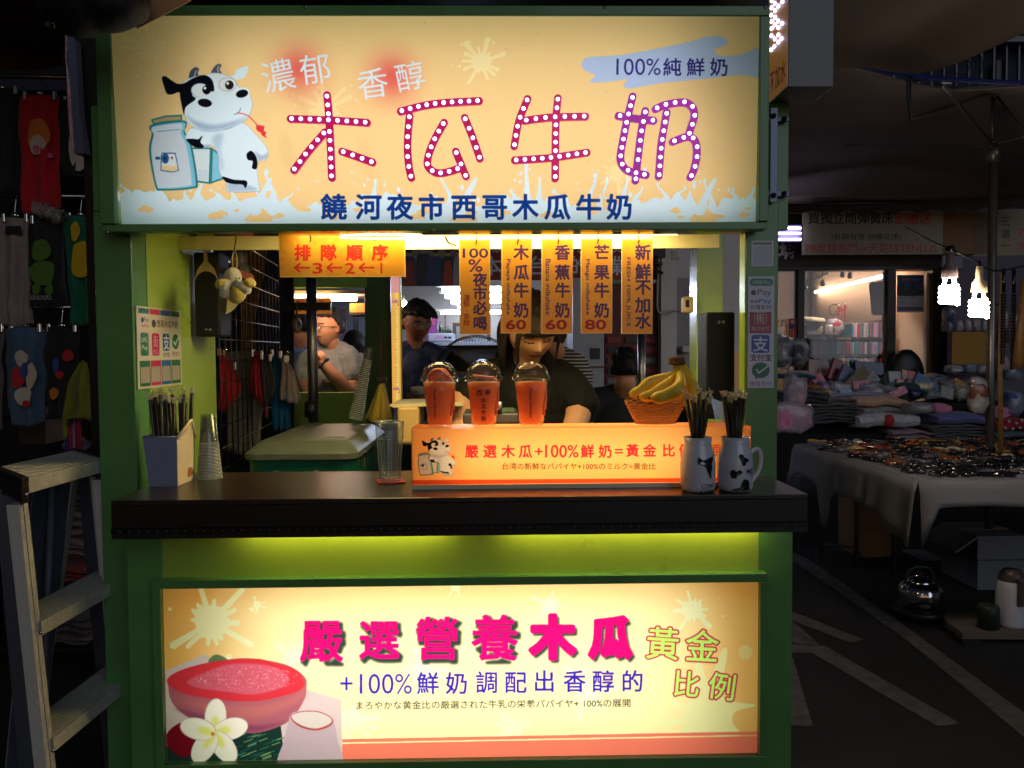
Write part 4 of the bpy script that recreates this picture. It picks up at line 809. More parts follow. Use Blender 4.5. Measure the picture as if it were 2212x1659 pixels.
for k, (ex, ey, mx_, my_, dy, rr_) in enumerate(((1358, 853, 1405, 828, -.045, 15), (1380, 857, 1430, 840, -.08, 14), (1404, 860, 1466, 840, -.115, 16.5), (1482, 880, 1497, 838, -.06, 15), (1440, 872, 1480, 840, -.02, 12), (1500, 870, 1492, 830, -.0, 11))):
    Yk = YB2 + dy * .9 + .02; s0 = W(top_[0] + (k - 1) * 4, top_[1] + 3, YB2 - .01); s1 = W(top_[0] + (k - 1) * 7, top_[1] + 24, YB2 + dy * .35)
    P = crom([s0, s1, W(mx_, my_ - 3, Yk), W((mx_ + ex) / 2, (my_ + ey) / 2 + 6, Yk), W(ex, ey, Yk)], 7); n_ = len(P)
    rad = [rr_ * u * (.38 + .05 * math.sin(i) if i < 6 else min(1, .40 + .62 * ((i - 5) / (n_ * .38)) ** .8) * (1 if i < n_ - 5 else (1, .93, .8, .6, .38, .2)[i - (n_ - 6)] if i >= n_ - 6 else 1)) for i in range(n_)]
    rad = [max(r_, .8 * u) for r_ in rad]; o = MB().tube(P, rad, 7, sm=True).build('banana', m_ban, t, sub=1)
    e = P[-1]; d = (P[-1] - P[-2]).normalized(); MB().tube([e - d * .001, e + d * .004], [2.6 * u, 2.0 * u], 7).build('tip', m_tip, o)
a = W(top_[0], top_[1] + 5, YB2 - .012); mb = MB(); mb.lathe([(.0001, 0), (14 * u, 0), (20 * u, 4 * u), (17 * u, 10 * u), (18 * u, 16 * u), (15 * u, 18 * u), (.0001, 18 * u)], a, 9, sm=False); fuzz(mb.build('crown', m_crown, t, .001), .002, 90)
# ---- straws
m_straw = M('straw_black', (16, 18, 28), .35, n=.1, coat=.3); m_frill = clearmat('wrap_end', (240, 236, 215), .2, .35); m_wrap = clearmat('straw_wrap', (235, 232, 215), .12, .015)
def frill(base, d, g, u):
    mb = MB(); G = []
    for i in range(4):
        r_ = (2.2 + i * 2.1) * u; G.append([base + d * (i * 4.2 * u) + Vector((r_ * g.uniform(.3, 1.25) * math.cos(a), r_ * g.uniform(.3, 1.25) * math.sin(a), g.uniform(-2.2, 2.2) * u)) for a in np.linspace(0, 6.28, 9)])
    return mb.grid(G, sm=False)
def straws(cx, y0, ytop, n, spread, Y, label, grp, seed, h_in=.10, wrad=3.4, flare=1.0):
    g = random.Random(seed); u = S(Y); me_s = None
    for i in range(n):
        a = 2 * math.pi * i / n + g.uniform(-.3, .3); q = spread * math.sqrt(g.uniform(.05, 1)); bx, by = q * math.cos(a) * .55, q * math.sin(a) * .35
        tx, ty = q * math.cos(a) * flare, q * math.sin(a) * .5 * flare; b = W(cx + bx, y0, Y); b.y += by * u; e = W(cx + tx, ytop + g.uniform(-12, 10), Y); e.y += ty * u
        b2 = b + (b - e).normalized() * h_in
        t = thing('straw', b2, label, 'straw', grp); d = (e - b).normalized()
        MB().tube([b2, e], wrad * u, 8).build('tube', m_straw, t)
        w = MB().tube([b2, e], (wrad + .7) * u, 7, cap=False); w.build('wrapper', m_wrap, t)
        frill(e, d, g, u).build('wrapper_end', m_frill, t)
# mugs
m_cer = M('white_ceramic', (198, 202, 218), .22, n=.03, coat=.6)
def mug(cx, yb, label, seed, kind):
    Ym = -.20; c = WZ(cx, yb, ZC); c.y = -.205; c.x = W(cx, 1000, c.y).x; c.z = ZC; u = S(c.y); t = thing('straw_mug', c, label, 'mug', 'milk can mugs full of straws')
    H = 118 * u; pr = [(.0001, .002), (33 * u, .002), (36 * u, .005), (37.5 * u, 14 * u), (37.8 * u, 60 * u), (36 * u, 80 * u), (30.5 * u, 97 * u), (29 * u, 105 * u), (31 * u, H), (29 * u, H), (27 * u, 105 * u), (28 * u, 97 * u), (34 * u, 76 * u), (35.5 * u, 12 * u), (.0001, 8 * u)]
    bd = MB().lathe(pr, c, 44).build('body', m_cer, t)
    sgn = 1 if kind == 2 else .7
    MB().tube(crom([c + Vector((35 * u * 1, .002, 82 * u)), c + Vector((50 * u, .008 if kind == 2 else .03, 90 * u)), c + Vector((60 * u, .01 if kind == 2 else .03, 76 * u)), c + Vector((56 * u, .008, 45 * u)), c + Vector((36 * u, .002, 18 * u))], 8) if kind == 2 else crom([c + Vector((24 * u, 24 * u, 82 * u)), c + Vector((40 * u, 40 * u, 88 * u)), c + Vector((44 * u, 46 * u, 60 * u)), c + Vector((25 * u, 25 * u, 20 * u))], 8), 4.2 * u, 10).build('handle', m_cer, t)
    dk = M('mug_print', (20, 20, 26), .35, n=0); rd_ = M('mug_print_red', (90, 25, 50), .35, n=0)
    def wrap(L, mat, nm):   # print on the curved wall: L is list of (polygon or (verts, tris)) in photo offsets from the mug centre base
        m2 = MB()
        def pt(x, z): 
            xx = max(-36.5, min(36.5, x)); return (c.x + xx * u * 1.0, c.y - math.sqrt(max(.0, 38.1 ** 2 - xx ** 2)) * u - .0004, c.z + z * u)
        for V, F in L: m2.add([pt(*v) for v in V], F)
        m2.build(nm, mat, t)
    def txt(s_, x0, z0, x1, z1, bold=.01):
        v, T_ = glyphs(s_, bold); lo, hi = v.min(0), v.max(0); q = (v - lo) / (hi - lo); V = [(x0 + a * (x1 - x0), z0 + b * (z1 - z0)) for a, b in q]
        T_ = [tuple(k) for k in T_ if all(V[i][0] < 36.3 for i in k)]; return (V, T_)
    def fan(P):
        P = [(p.x, p.y) for p in crom([(a, b, 0) for a, b in P], 4, True)]; cx_, cy_ = sum(a for a, _ in P) / len(P), sum(b for _, b in P) / len(P)
        return ([(cx_, cy_)] + P, [(0, i + 1, (i + 1) % len(P) + 1) for i in range(len(P))])
    if kind == 1:
        wrap([fan([(-9, 64), (-7, 78), (0, 72), (10, 74), (20, 78), (26, 77), (24, 66), (20, 58), (22, 48), (18, 42), (12, 46), (6, 58)]), fan([(12, 60), (22, 62), (24, 54), (20, 40), (22, 34), (17, 36), (14, 50)])], dk, 'cow_print')
        m2 = MB(); f3 = lambda L: [Vector((c.x + x * u, c.y - math.sqrt(max(0, 38.2 ** 2 - x * x)) * u, c.z + z * u)) for x, z in L]
        m2.tube(f3([(24, 80), (31, 84), (35.5, 82)]), .5 * u, 4); m2.tube(f3([(22, 50), (28, 44), (35, 46)]), .4 * u, 4)
        for x in (13, 17, 21): m2.tube(f3([(x, 46), (x + 1, 32), (x + 3, 30)]), .35 * u, 4)
        m2.build('cow_outline', dk, t)
        wrap([txt('COW ZO', -1, 11, 46, 21)], rd_, 'cow_lettering'); wrap([txt('IS THERE ANYB', -3, 3, 48, 8.5)], dk, 'small_lettering')
    else:
        wrap([fan([(-2, 78), (0, 84), (6, 83), (10, 77), (18, 74), (20, 68), (14, 66), (12, 60), (5, 60), (2, 70)]), fan([(-19, 38), (-20, 46), (-14, 51), (-8, 47), (0, 50), (5, 45), (0, 40), (-6, 38), (-8, 33), (-16, 32)]), fan([(-14, 9), (0, 12), (3, 22), (9, 30), (18, 28), (22, 20), (22, 11), (24, 7), (8, 5), (-12, 5)])], dk, 'cow_patches')
        wrap([txt('MILK', 15, 41, 42, 52)], rd_, 'milk_lettering'); wrap([txt('WONDERFUL', 18, 37, 46, 39.5)], rd_, 'small_lettering')
    return t, c
t1, cA1 = mug(1507.5, 1063, 'white milk-can mug printed COW, nearer the middle of the counter', 1, 1)
t2, cA2 = mug(1588, 1064, 'white milk-can mug printed MILK with black cow patches and a handle', 2, 2)
straws(1508, 945, 862, 9, 26, -.205, 'thick black straw in clear wrap standing in the COW mug', 'straws in the COW mug', 31, .07, 3.6, 1.35)
straws(1588, 945, 864, 13, 25, -.205, 'thick black straw in clear wrap standing in the MILK mug', 'straws in the MILK mug', 32, .07, 3.6, 1.05)
# ---- house-shaped straw box
hb = thing('straw_box', (0, 0, ZC), 'grey blue house-shaped box with cream gable front, full of straws', 'box'); hb.location = WZ(350, 1050, ZC); WM[hb.name] = Matrix.Translation(hb.location)
m_hb = M('house_grey', (124, 130, 158), .45, n=.06, b=.1); m_hc = M('house_cream', (226, 206, 176), .5, n=.06, b=.1)
A = WZ(323, 1051, ZC + .001); B = WZ(384, 1051, ZC + .001); C0 = WZ(420.5, 1035, ZC + .001); D0 = A + (C0 - B)
zt_ = W(380, 945, A.y).z; up = Vector((0, 0, zt_ - ZC)); o_ = Vector((-.008, -.004, 0)); th = .004
Z = lambda p, f, q: p.lerp(q, 0) + up * f
mb = MB(); At, Bt, Dt, Ct = A + up + Vector((-.012, -.0, 0)), B + up + Vector((.001, 0, 0)), D0 + up + Vector((-.012, 0, 0)), C0 + up + Vector((.001, 0, 0))
ins = lambda p: p + ((A + C0) / 2 - Vector((p.x, p.y, A.z))).normalized() * .006
mb.add([A, B, Bt, At], [(0, 1, 2, 3)]); mb.add([A, At, Dt, D0], [(0, 1, 2, 3)]); mb.add([D0, Dt, Ct, C0], [(0, 1, 2, 3)]); mb.add([A, D0, C0, B], [(0, 1, 2, 3)]); mb.build('box_wall', m_hb, hb, solid=.003)
mb = MB(); mb.tube([At, Bt], .0028, 6); mb.tube([Dt, At], .0028, 6); mb.build('box_rim', m_hb, hb)
rz = up * 1.0; pk = (B + C0) / 2 + up * 1.30; pk = W(1665 / 4.032, (1450 + 462 / 2.212) / 1.8228, pk.y)
dn = Vector((.012, -.02, 0)).normalized() * .004
pts = [B, C0, C0 + up * .93, pk, B + up * 1.0]
mb = MB(); k = len(pts); V = pts + [q - Vector((dn.x, dn.y, 0)) for q in pts]; mb.add(V, [tuple(range(k)), tuple(range(2 * k - 1, k - 1, -1))] + [(i, i + k, (i + 1) % k + k, (i + 1) % k) for i in range(k)]); mb.build('gable', m_hc, hb)
mb = MB(); mb.tube([B + up * .985 + dn, pk + dn + Vector((0, 0, .004))], .0035, 4); mb.tube([pk + dn + Vector((0, 0, .004)), C0 + up * .91 + dn + Vector((.004, 0, 0))], .0035, 4); mb.build('roof_edge', m_hc, hb)
e1 = (C0 - B); f3 = lambda s_, h_: B + e1 * s_ + up * h_ + dn * .3
dP = [f3(.60, .10), f3(.92, .13), f3(.92, .33)] + [f3(.76 + .16 * math.cos(a), .33 + .10 * math.sin(a)) for a in np.linspace(.3, 2.9, 7)] + [f3(.60, .31)]
mb = MB(); k = len(dP); mb.add(dP + [q + dn * .4 for q in dP], [tuple(range(k)), tuple(range(2 * k - 1, k - 1, -1))] + [(i, i + k, (i + 1) % k + k, (i + 1) % k) for i in range(k)]); mb.build('little_door', M('door_brown', (158, 96, 50), .6, n=.3, ns=120), hb)
g = random.Random(8)
for i in range(30):
    s_, v_ = g.uniform(.12, .92), g.uniform(.12, .88); b = A.lerp(B, s_) + (D0 - A) * v_ + Vector((0, 0, .01)); px_ = 303 + (s_ * .75 + v_ * .25) * 120 + g.uniform(-5, 5); e = W(px_, 862 + g.uniform(-10, 16) - v_ * 6, b.y + g.uniform(-.01, .02))
    t = thing('straw', b, 'thick black straw in clear wrap standing in the house-shaped box', 'straw', 'straws in the house-shaped box'); u = S(b.y); d = (e - b).normalized()
    MB().tube([b, e], 3.5 * u, 8).build('tube', m_straw, t); MB().tube([b, e], 4.2 * u, 7, cap=False).build('wrapper', m_wrap, t); frill(e, d, g, u).build('wrapper_end', m_frill, t)
# ---- nested clear cups behind the house box
m_rimc = clearmat('cup_rim', (240, 242, 232), .1, .45); m_cup2 = clearmat('cup_plastic_stack', (228, 232, 225), .08, .05)
c = WZ(453, 1033, ZC); u = S(c.y); me_c = None
for i in range(26):
    if me_c is None:
        q = MB(); H = 62 * u; q.lathe([(25 * u, 2.5 * u), (19 * u, H), (.0001, H)], n=28); q.lathe([(25 * u, 0), (26.8 * u, .2 * u), (27 * u, 1.3 * u), (25 * u, 1.6 * u)], n=28, mi=1); me_c = q.mesh('clear_cup', [m_cup2, m_rimc])
    o = bpy.data.objects.new('clear_cup', me_c); COL.objects.link(o); o.location = c + Vector((.0006 * math.sin(i * 2.), 0, .0005 + i * 3.05 * u)); f = 1 - .009 * i; o.scale = (f, f, 1)
    tag(o, 'clear plastic cup nested in the upturned stack behind the straw box', 'plastic cup', 'upturned cups in the counter stack')
p = Print(c + Vector((-.004, -.035, .13)), c + Vector((.008, -.035, .13)), c + Vector((-.004, -.035, .05)), 40, local=True)
# ================================================================== PEOPLE
def gz(x, s): return math.exp(-(x / s) ** 2)
def head_fn(p, female=False):
    x, y, z = p.x, p.y, p.z                      # unit sphere, face towards -y
    X, Yv, Zv = x * .70, y * .86, z
    if z < -.1: k = (-.1 - z) / .9; X *= 1 - .40 * k ** 1.4; Yv = Yv * (1 - .22 * k) - .10 * k
    if z > .3: X *= 1 + .04 * (z - .3)
    if y < 0:
        f = -y
        Yv -= f * (.17 * gz(X, .10) * gz(z + .24, .13) + .10 * gz(X, .07) * gz(z + .05, .18))
        Yv += f * .075 * (gz(X - .27, .15) + gz(X + .27, .15)) * gz(z, .11)
        Yv -= f * .05 * gz(X, .19) * (gz(z + .47, .045) + gz(z + .575, .05)); Yv += f * .03 * gz(X, .2) * gz(z + .52, .018)
        Yv -= f * .05 * gz(X, .2) * gz(z + .86, .13); Yv -= f * .035 * (gz(X - .38, .18) + gz(X + .38, .18)) * gz(z + .25, .2)
        Yv -= f * .03 * (gz(X - .27, .2) + gz(X + .27, .2)) * gz(z - .2, .08)
    return Vector((X, Yv, Z_(z)))
def Z_(z): return z
def remesh(mb, vox, smooth=2):
    me = mb.mesh('tmp', M('tmp', (128,) * 3)); o = bpy.data.objects.new('tmp', me); COL.objects.link(o)
    m = o.modifiers.new('r', 'REMESH'); m.mode = 'VOXEL'; m.voxel_size = vox; m.use_smooth_shade = True
    s_ = o.modifiers.new('s', 'SMOOTH'); s_.factor = .5; s_.iterations = smooth
    r = bpy.data.meshes.new_from_object(o.evaluated_get(bpy.context.evaluated_depsgraph_get())); bpy.data.objects.remove(o); bpy.data.meshes.remove(me); r.materials.clear(); return r
def skinm(name, c, r=.5): return M(name, c, r, n=.07, ns=18, b=.05, bs=300)
m_lip = M('lips', (150, 72, 66), .4, n=.05); m_brow = M('eyebrow_hair', (34, 26, 24), .7, n=.2); m_eyew = M('eye_white', (200, 196, 190), .2, n=0); m_iris = M('iris_dark', (20, 14, 12), .15, n=0)
def hairm(name, c=(22, 17, 16)): return M(name, c, .55, n=.5, ns=70, b=1., bs=240, stretch=(1, 1, .12))
def limb(mb, pts, rads, n=14):
    P = crom(pts, 5); k = len(P); rr = [float(np.interp(i / 5, range(len(rads)), rads)) for i in range(k)]; mb.tube(P, rr, n)
    mb.ell(P[0], (rr[0],) * 3, 0, 12, 8); mb.ell(P[-1], (rr[-1],) * 3, 0, 12, 8)
def person(label, hc, hh, yaw, pitch, roll, skin, hair, hairfn, body, shirt, shirtmat, group=None, eyes='open', vox=.0045, glasses=None, extra=None, ear=True):
    """hc head centre, hh head height; yaw>0 turns the face to the photo's right; body/shirt: functions adding shapes to a mesh"""
    t = thing('person', (hc.x, hc.y, 0.02), label, 'person', group)
    HT = Matrix.Translation(hc) @ Matrix.Rotation(R(yaw), 4, 'Z') @ Matrix.Rotation(R(pitch), 4, 'X') @ Matrix.Rotation(R(roll), 4, 'Y') @ Matrix.Scale(hh / 2, 4)
    mb = MB(); mb.ell((0, 0, 0), (1, 1, 1), 0, 72, 56, T=HT, fn=head_fn)
    if ear:
        for s_ in (-1, 1):
            mb.ell((0, 0, 0), (.055, .13, .20), 0, 12, 10, T=HT @ Matrix.Translation((s_ * .70, .06, -.06)) @ Matrix.Rotation(R(-s_ * 22), 4, 'Z') @ Matrix.Rotation(R(8), 4, 'X'))
    body(mb, HT); me = remesh(mb, vox); inv = HT.inverted()
    for m_ in (skin, m_lip, m_brow, m_eyew, m_iris): me.materials.append(m_)
    n_ = len(me.polygons); cen = np.empty(n_ * 3); me.polygons.foreach_get('center', cen); cen = cen.reshape(-1, 3)
    Mi = np.array(inv); L = cen @ Mi[:3, :3].T + Mi[:3, 3]; x, y, z = np.abs(L[:, 0]), L[:, 1], L[:, 2]; fr = (y < -.35) & (np.abs(z) < 1)
    mi = np.zeros(n_, int)
    mi[fr & (x < .20 - .0 * z) & (np.abs(z + .52 + .05 * (x / .2) ** 2 * 0) < .07 * np.sqrt(np.clip(1 - (x / .21) ** 2, 0, 1)))] = 1
    mi[fr & (x > .13) & (x < .44) & (np.abs(z - .19 + .35 * (x - .27) ** 2 * 2) < .034)] = 2
    if eyes == 'open':
        e = ((x - .27) / .125) ** 2 + ((z - .0) / .05) ** 2; mi[fr & (e < 1)] = 3; mi[fr & (((x - .265) ** 2 + z ** 2) < .055 ** 2)] = 4; mi[fr & (e < 1.5) & (e > .8) & (z > .01)] = 4
    else: mi[fr & (x > .14) & (x < .42) & (np.abs(z + .045 - .5 * (x - .28) ** 2 * 3) < .017)] = 4
    mi[fr & (x < .22) & (np.abs(z + .522) < .010)] = 2
    mi[fr & (np.abs(x - .055) < .03) & (np.abs(z + .335) < .016)] = 2
    me.polygons.foreach_set('material_index', mi); me.polygons.foreach_set('use_smooth', np.ones(n_, bool)); me.name = 'body'
    o = bpy.data.objects.new('body', me); COL.objects.link(o); attach(o, t)
    if shirt:
        mb = MB(); shirt(mb); ms = remesh(mb, vox * 1.3, 3); ms.materials.append(shirtmat); ms.polygons.foreach_set('use_smooth', np.ones(len(ms.polygons), bool))
        o2 = bpy.data.objects.new('shirt', ms); COL.objects.link(o2); attach(o2, t); fuzz(o2, .009, 8, 3); fuzz(o2, .005, 24, 9)
    hm = MB(); hairfn(hm, HT); ho = hm.build('hair', hair, t)
    if glasses:
        g_ = MB()
        for s_ in (-1, 1):
            g_.tube([HT @ Vector((s_ * .28 + .185 * math.cos(a) * 1.0, -.93 + .05 * abs(s_ * .28 + .185 * math.cos(a)), -.02 + .13 * math.sin(a))) for a in np.linspace(0, 6.283, 21)[:-1]], .0011 * glasses[1], 5, closed=True)
            g_.tube([HT @ Vector(q) for q in ((s_ * .46, -.90, .02), (s_ * .70, -.55, .03), (s_ * .74, .08, .02))], .0011 * glasses[1], 5)
        g_.tube([HT @ Vector(q) for q in ((-.10, -.93, .0), (0, -.96, .02), (.10, -.93, .0))], .0011 * glasses[1], 5); g_.build('glasses', glasses[0], t)
    if extra: extra(t, HT)
    return t
def cap_hair(hm, HT, low=-.15, front=.42, vol=1.10, seed=0, side=.1, back=-.5, rough=.03):
    """hair shell with an uneven edge: keeps the face clear"""
    V = []; F = []; n, m = 44, 30
    for i in range(m + 1):
        th = math.pi * i / m * .80
        for j in range(n):
            a = 2 * math.pi * j / n; p = Vector((math.sin(th) * math.cos(a), math.sin(th) * math.sin(a), math.cos(th))); fy = -p.y
            lim = front + .05 * math.sin(a * 9 + seed) if fy > .55 else (side - .3 * (fy < .2) if fy > 0 else back); 
            k = max(0, min(1, (fy + .1) / .34)); lim = (side * (1 - k) + (front + .05 * math.sin(a * 11 + seed)) * k) if fy > -.1 else back
            z = max(p.z, lim) ; s_ = math.sqrt(max(0, 1 - z * z)) / max(1e-5, math.sqrt(max(1e-9, p.x ** 2 + p.y ** 2))) if p.z < lim else 1
            q = Vector((p.x * s_, p.y * s_, z)) if p.z < lim else p; h = head_fn(q); w_ = vol if p.z >= lim else .97
            nz = 1 + rough * mnoise.noise(Vector((p.x * 5, p.y * 5, p.z * 3 + seed)))
            V.append(HT @ Vector((h.x * w_ * nz * 1.02, h.y * w_ * nz, h.z * w_ * nz + .03)))
    for i in range(m):
        for j in range(n): F.append((i * n + j, (i + 1) * n + j, (i + 1) * n + (j + 1) % n, i * n + (j + 1) % n))
    hm.add(V, F, 0, True)
    g = random.Random(int(seed) + 40); s_ = HT.to_scale().x
    for _ in range(330):
        i = g.randrange(1, m - 4); j = g.randrange(n); ln = g.randrange(3, 7); P = [V[min(m, i + q) * n + (j + (q * g.choice((0, 0, 1)))) % n] for q in range(ln)]; c0 = HT.translation
        P = [c0 + (q - c0) * (1.012 + .035 * g.random()) for q in P]
        if (P[0] - P[-1]).length > .05 * s_: hm.tube(P, [.016 * s_ * (1 - .7 * q / ln) for q in range(ln)], 3, cap=False)
def locks(hm, HT, L, r=.03, seed=1, w=6):
    g = random.Random(seed)
    for pts in L:
        P = crom([HT @ Vector(q) for q in pts], 5); s_ = HT.to_scale().x; k = len(P); hm.tube(P, [r * s_ * (1 - .75 * i / k) + .0006 for i in range(k)], w)
# ---- seller behind the counter
Yg = .72; ug = S(Yg); hc = W(1146, 709, Yg); HH = 148 * ug
def PW(x, y, dy=0.): return W(x, y, Yg + dy)
def g_body(mb, HT):
    limb(mb, [HT @ Vector((0, .25, -.75)), W(1140, 790, Yg + .10), W(1140, 825, Yg + .12)], [.052, .050, .062])
    mb.ell(W(1141, 880, Yg + .12), (.13, .085, .20), 0, 24, 16); mb.ell(W(1141, 905, Yg + .13), (.12, .085, .25), 0, 20, 14)
    for s_, (sx, sy), (ex, ey), (hx, hy) in ((-1, (1046, 822), (1000, 868), (1000, 935)), (1, (1226, 828), (1250, 884), (1232, 940))):
        a, b, c_ = W(sx, sy, Yg + .12), W(ex, ey, Yg + .06), W(hx, hy, Yg - .06); limb(mb, [a, b, c_], [.056, .047, .036])
        d = (c_ - b).normalized(); mb.ell(c_ + d * .05, (.034, .022, .045)); 
        for k in range(5):
            e = c_ + d * .085 + Vector(((k - 2) * .015, 0, 0)); mb.tube([e, e + d * (.03, .045, .05, .045, .035)[k] + Vector((0, -.01, -.01))], .008, 8)
def g_shirt(mb):
    mb.ell(W(1142, 868, Yg + .125), (.150, .105, .16), 0, 28, 18); mb.ell(W(1142, 915, Yg + .13), (.155, .105, .30), 0, 28, 18)
    limb(mb, [W(1075, 808, Yg + .12), W(1142, 800, Yg + .135), W(1208, 810, Yg + .12)], [.052, .058, .052])
    limb(mb, [W(1072, 812, Yg + .12), W(1040, 832, Yg + .10), W(1016, 852, Yg + .075)], [.062, .066, .066]); limb(mb, [W(1205, 812, Yg + .12), W(1234, 836, Yg + .10), W(1257, 874, Yg + .070)], [.062, .064, .064])
def g_hair(hm, HT):
    cap_hair(hm, HT, front=.56, side=-.28, back=-1.0, vol=1.12, seed=2)
    g = random.Random(4); L = []
    for i in range(26):
        x = -.52 + 1.02 * i / 25; L.append([(x * .7, -.62, .75), (x * .95, -.93, .45), (x, -.97, .34 - .06 * g.random()), (x * 1.03, -.93, .20 + .1 * g.random())] if abs(x) < .46 else [(x * .8, -.5, .7), (x * 1.2, -.75, .2), (x * 1.22, -.74, -.3), (x * 1.1, -.76, -.75 - .2 * g.random())])
    for i in range(30):
        a = math.pi * (.08 + .84 * i / 29); x, y = .78 * math.cos(a), .45 + .5 * math.sin(a) * .8; L.append([(x * .8, y * .6, .5), (x * 1.05, y, -.2), (x * 1.0, y * 1.0, -.9), (x * .9 + g.uniform(-.05, .05), y * .95, -1.25 - .35 * g.random())])
    for i in range(10): y = -.2 + .5 * i / 9; L.append([(-.66, y, .4), (-.80, y, -.1), (-.82, y, -.7), (-.78, y + .05, -1.25 + .1 * g.random())])
    locks(hm, HT, L, .075, 4)
person('young woman in a black T-shirt looking down behind the counter, fringe over her brow', hc, HH, 17, 30, -6, skinm('skin_light', (214, 160, 128)), hairm('hair_dark_brown', (38, 25, 20)), g_hair, g_body, g_shirt, M('black_cotton', (8, 8, 11), .9, n=.25, ns=30, b=.4, bs=60), eyes='closed', vox=.0034)
# ---- man eating, seen through the second stall
Ye = 2.9; ue = S(Ye); hc = W(709, 708, Ye)
m_sk2 = skinm('skin_tan', (196, 138, 104))
def e_body(mb, HT):
    limb(mb, [HT @ Vector((0, .2, -.7)), W(722, 758, Ye + .05), W(722, 778, Ye + .05)], [.050, .050, .066]); mb.ell(W(720, 830, Ye + .05), (.16, .10, .22), 0, 20, 14)
    limb(mb, [W(757, 778, Ye), W(764, 812, Ye - .03), W(752, 842, Ye - .08), W(722, 812, Ye - .16), W(696, 783, Ye - .19)], [.055, .052, .046, .042, .030])
    h = W(690, 773, Ye - .20); mb.ell(h, (.036, .022, .042), 0, 14, 10, T=Matrix.Translation(h) @ Matrix.Rotation(R(35), 4, 'Y') @ Matrix.Translation(-h))
    for k in range(4):
        a = h + Vector((-.012 + .004 * k, -.012 + .008 * k, .022)); mb.tube(crom([a, a + Vector((-.022 - .004 * k, -.006, .022)), a + Vector((-.050, 0, .022 - .008 * k))], 4), .0085, 8)
    mb.tube([h + Vector((.01, -.018, 0)), h + Vector((-.018, -.03, .03)), h + Vector((-.04, -.025, .04))], .0095, 8)
    limb(mb, [W(668, 780, Ye), W(660, 820, Ye - .03), W(672, 850, Ye - .1)], [.055, .05, .045])
def e_shirt(mb):
    mb.ell(W(719, 815, Ye + .03), (.170, .13, .17), 0, 24, 16); mb.ell(W(719, 850, Ye + .05), (.18, .12, .24), 0, 24, 16); limb(mb, [W(680, 772, Ye + .04), W(722, 758, Ye + .06), W(752, 770, Ye + .04)], [.065, .07, .065])
    limb(mb, [W(752, 774, Ye), W(760, 792, Ye - .01), W(764, 808, Ye - .03)], [.078, .078, .074]); limb(mb, [W(672, 778, Ye), W(664, 798, Ye), W(661, 815, Ye - .02)], [.078, .076, .072])
def e_hair(hm, HT):
    cap_hair(hm, HT, front=.52, side=.12, back=-.30, vol=1.09, seed=5, rough=.09); g = random.Random(6)
    locks(hm, HT, [[(x, -.55 - .2 * g.random(), .80), (x * 1.1, -.80, .92 + .1 * g.random()), (x * 1.2 + .05, -.86, .80)] for x in np.linspace(-.45, .45, 12)], .10)
def e_extra(t, HT):
    c_ = W(699, 785, Ye - .19); mb = MB()
    for k in range(12): a = k * math.pi / 6; q = c_ + Vector((.030 * math.cos(a) * .8, .03 * math.sin(a), .024 * math.cos(a))); mb.ell(q, (.0085,) * 3, 0, 8, 6)
    mb.build('bracelet', m_blk, t)
person('man in round glasses and grey shirt lifting food to his mouth beyond the grey pole', hc, 80 * ue, -38, -2, 0, m_sk2, hairm('hair_black'), e_hair, e_body, e_shirt, M('grey_cotton', (124, 128, 126), .9, n=.15, ns=20, b=.4, bs=50), vox=.0036, glasses=(M('gold_wire', (120, 96, 60), .35, .5), 2.1), extra=e_extra)
t = thing('food_wrap', W(672, 757, Ye - .2), 'pale wrapped bun held up to the mouth of the man in glasses', 'food'); fuzz(MB().ell(W(674, 757, Ye - .21), (.032, .022, .034), 0, 20, 14).build('bun', M('bun_pale', (226, 196, 170), .8, n=.1, b=.5), t), .012, 30)
# others in the second stall
def simple(label, x, y, Y, hpx, yaw, pitch, skin, hr, smat, shoulders, bottom, hair=None, gl=None, group=None, extra=None, low=0, vox=.007):
    u = S(Y); hc = W(x, y, Y)
    def b_(mb, HT): limb(mb, [HT @ Vector((0, .2, -.7)), W(x + shoulders[0] * .2, y + hpx * .68, Y + .05)], [.048, .056]); limb(mb, [W(x - shoulders[1] * .8, y + hpx * .95, Y + .03), W(x - shoulders[1] * .98, y + hpx * 1.5, Y - .02)], [.05, .04]); limb(mb, [W(x + shoulders[1] * .8, y + hpx * .95, Y + .03), W(x + shoulders[1] * .98, y + hpx * 1.5, Y - .02)], [.05, .04]); mb.ell(W(x, y + hpx * 1.3, Y + .05), (shoulders[1] * u * .7, .09, hpx * u * .6))
    def s_(mb):
        cx = x + shoulders[0]; limb(mb, [W(cx - shoulders[1] * .72, y + hpx * .86, Y + .04), W(cx, y + hpx * .74, Y + .06), W(cx + shoulders[1] * .72, y + hpx * .86, Y + .04)], [.062, .068, .062])
        for k in (-1, 1): limb(mb, [W(cx + k * shoulders[1] * .74, y + hpx * .88, Y + .04), W(cx + k * shoulders[1] * .95, y + hpx * 1.25, Y)], [.066, .062])
        h = bottom - (y + hpx * .8); mb.ell(W(cx, y + hpx * .8 + h * .5, Y + .05), (shoulders[1] * u * .80, .12, h * u * .62), 0, 24, 16)
    return person(label, hc, hpx * u, yaw, pitch, 0, skin, hr, hair or (lambda hm, HT: cap_hair(hm, HT, front=.5, side=.0, back=-.45, vol=1.1, seed=x, rough=.08)), b_, s_, smat, vox=vox, glasses=gl, extra=extra)
m_hb_ = hairm('hair_black')
simple('person in a light blue shirt seen from behind left of the grey pole', 652, 700, 3.35, 72, 165, 0, m_sk2, m_hb_, M('blue_cotton', (96, 128, 190), .9, b=.3), (0, 42), 900)
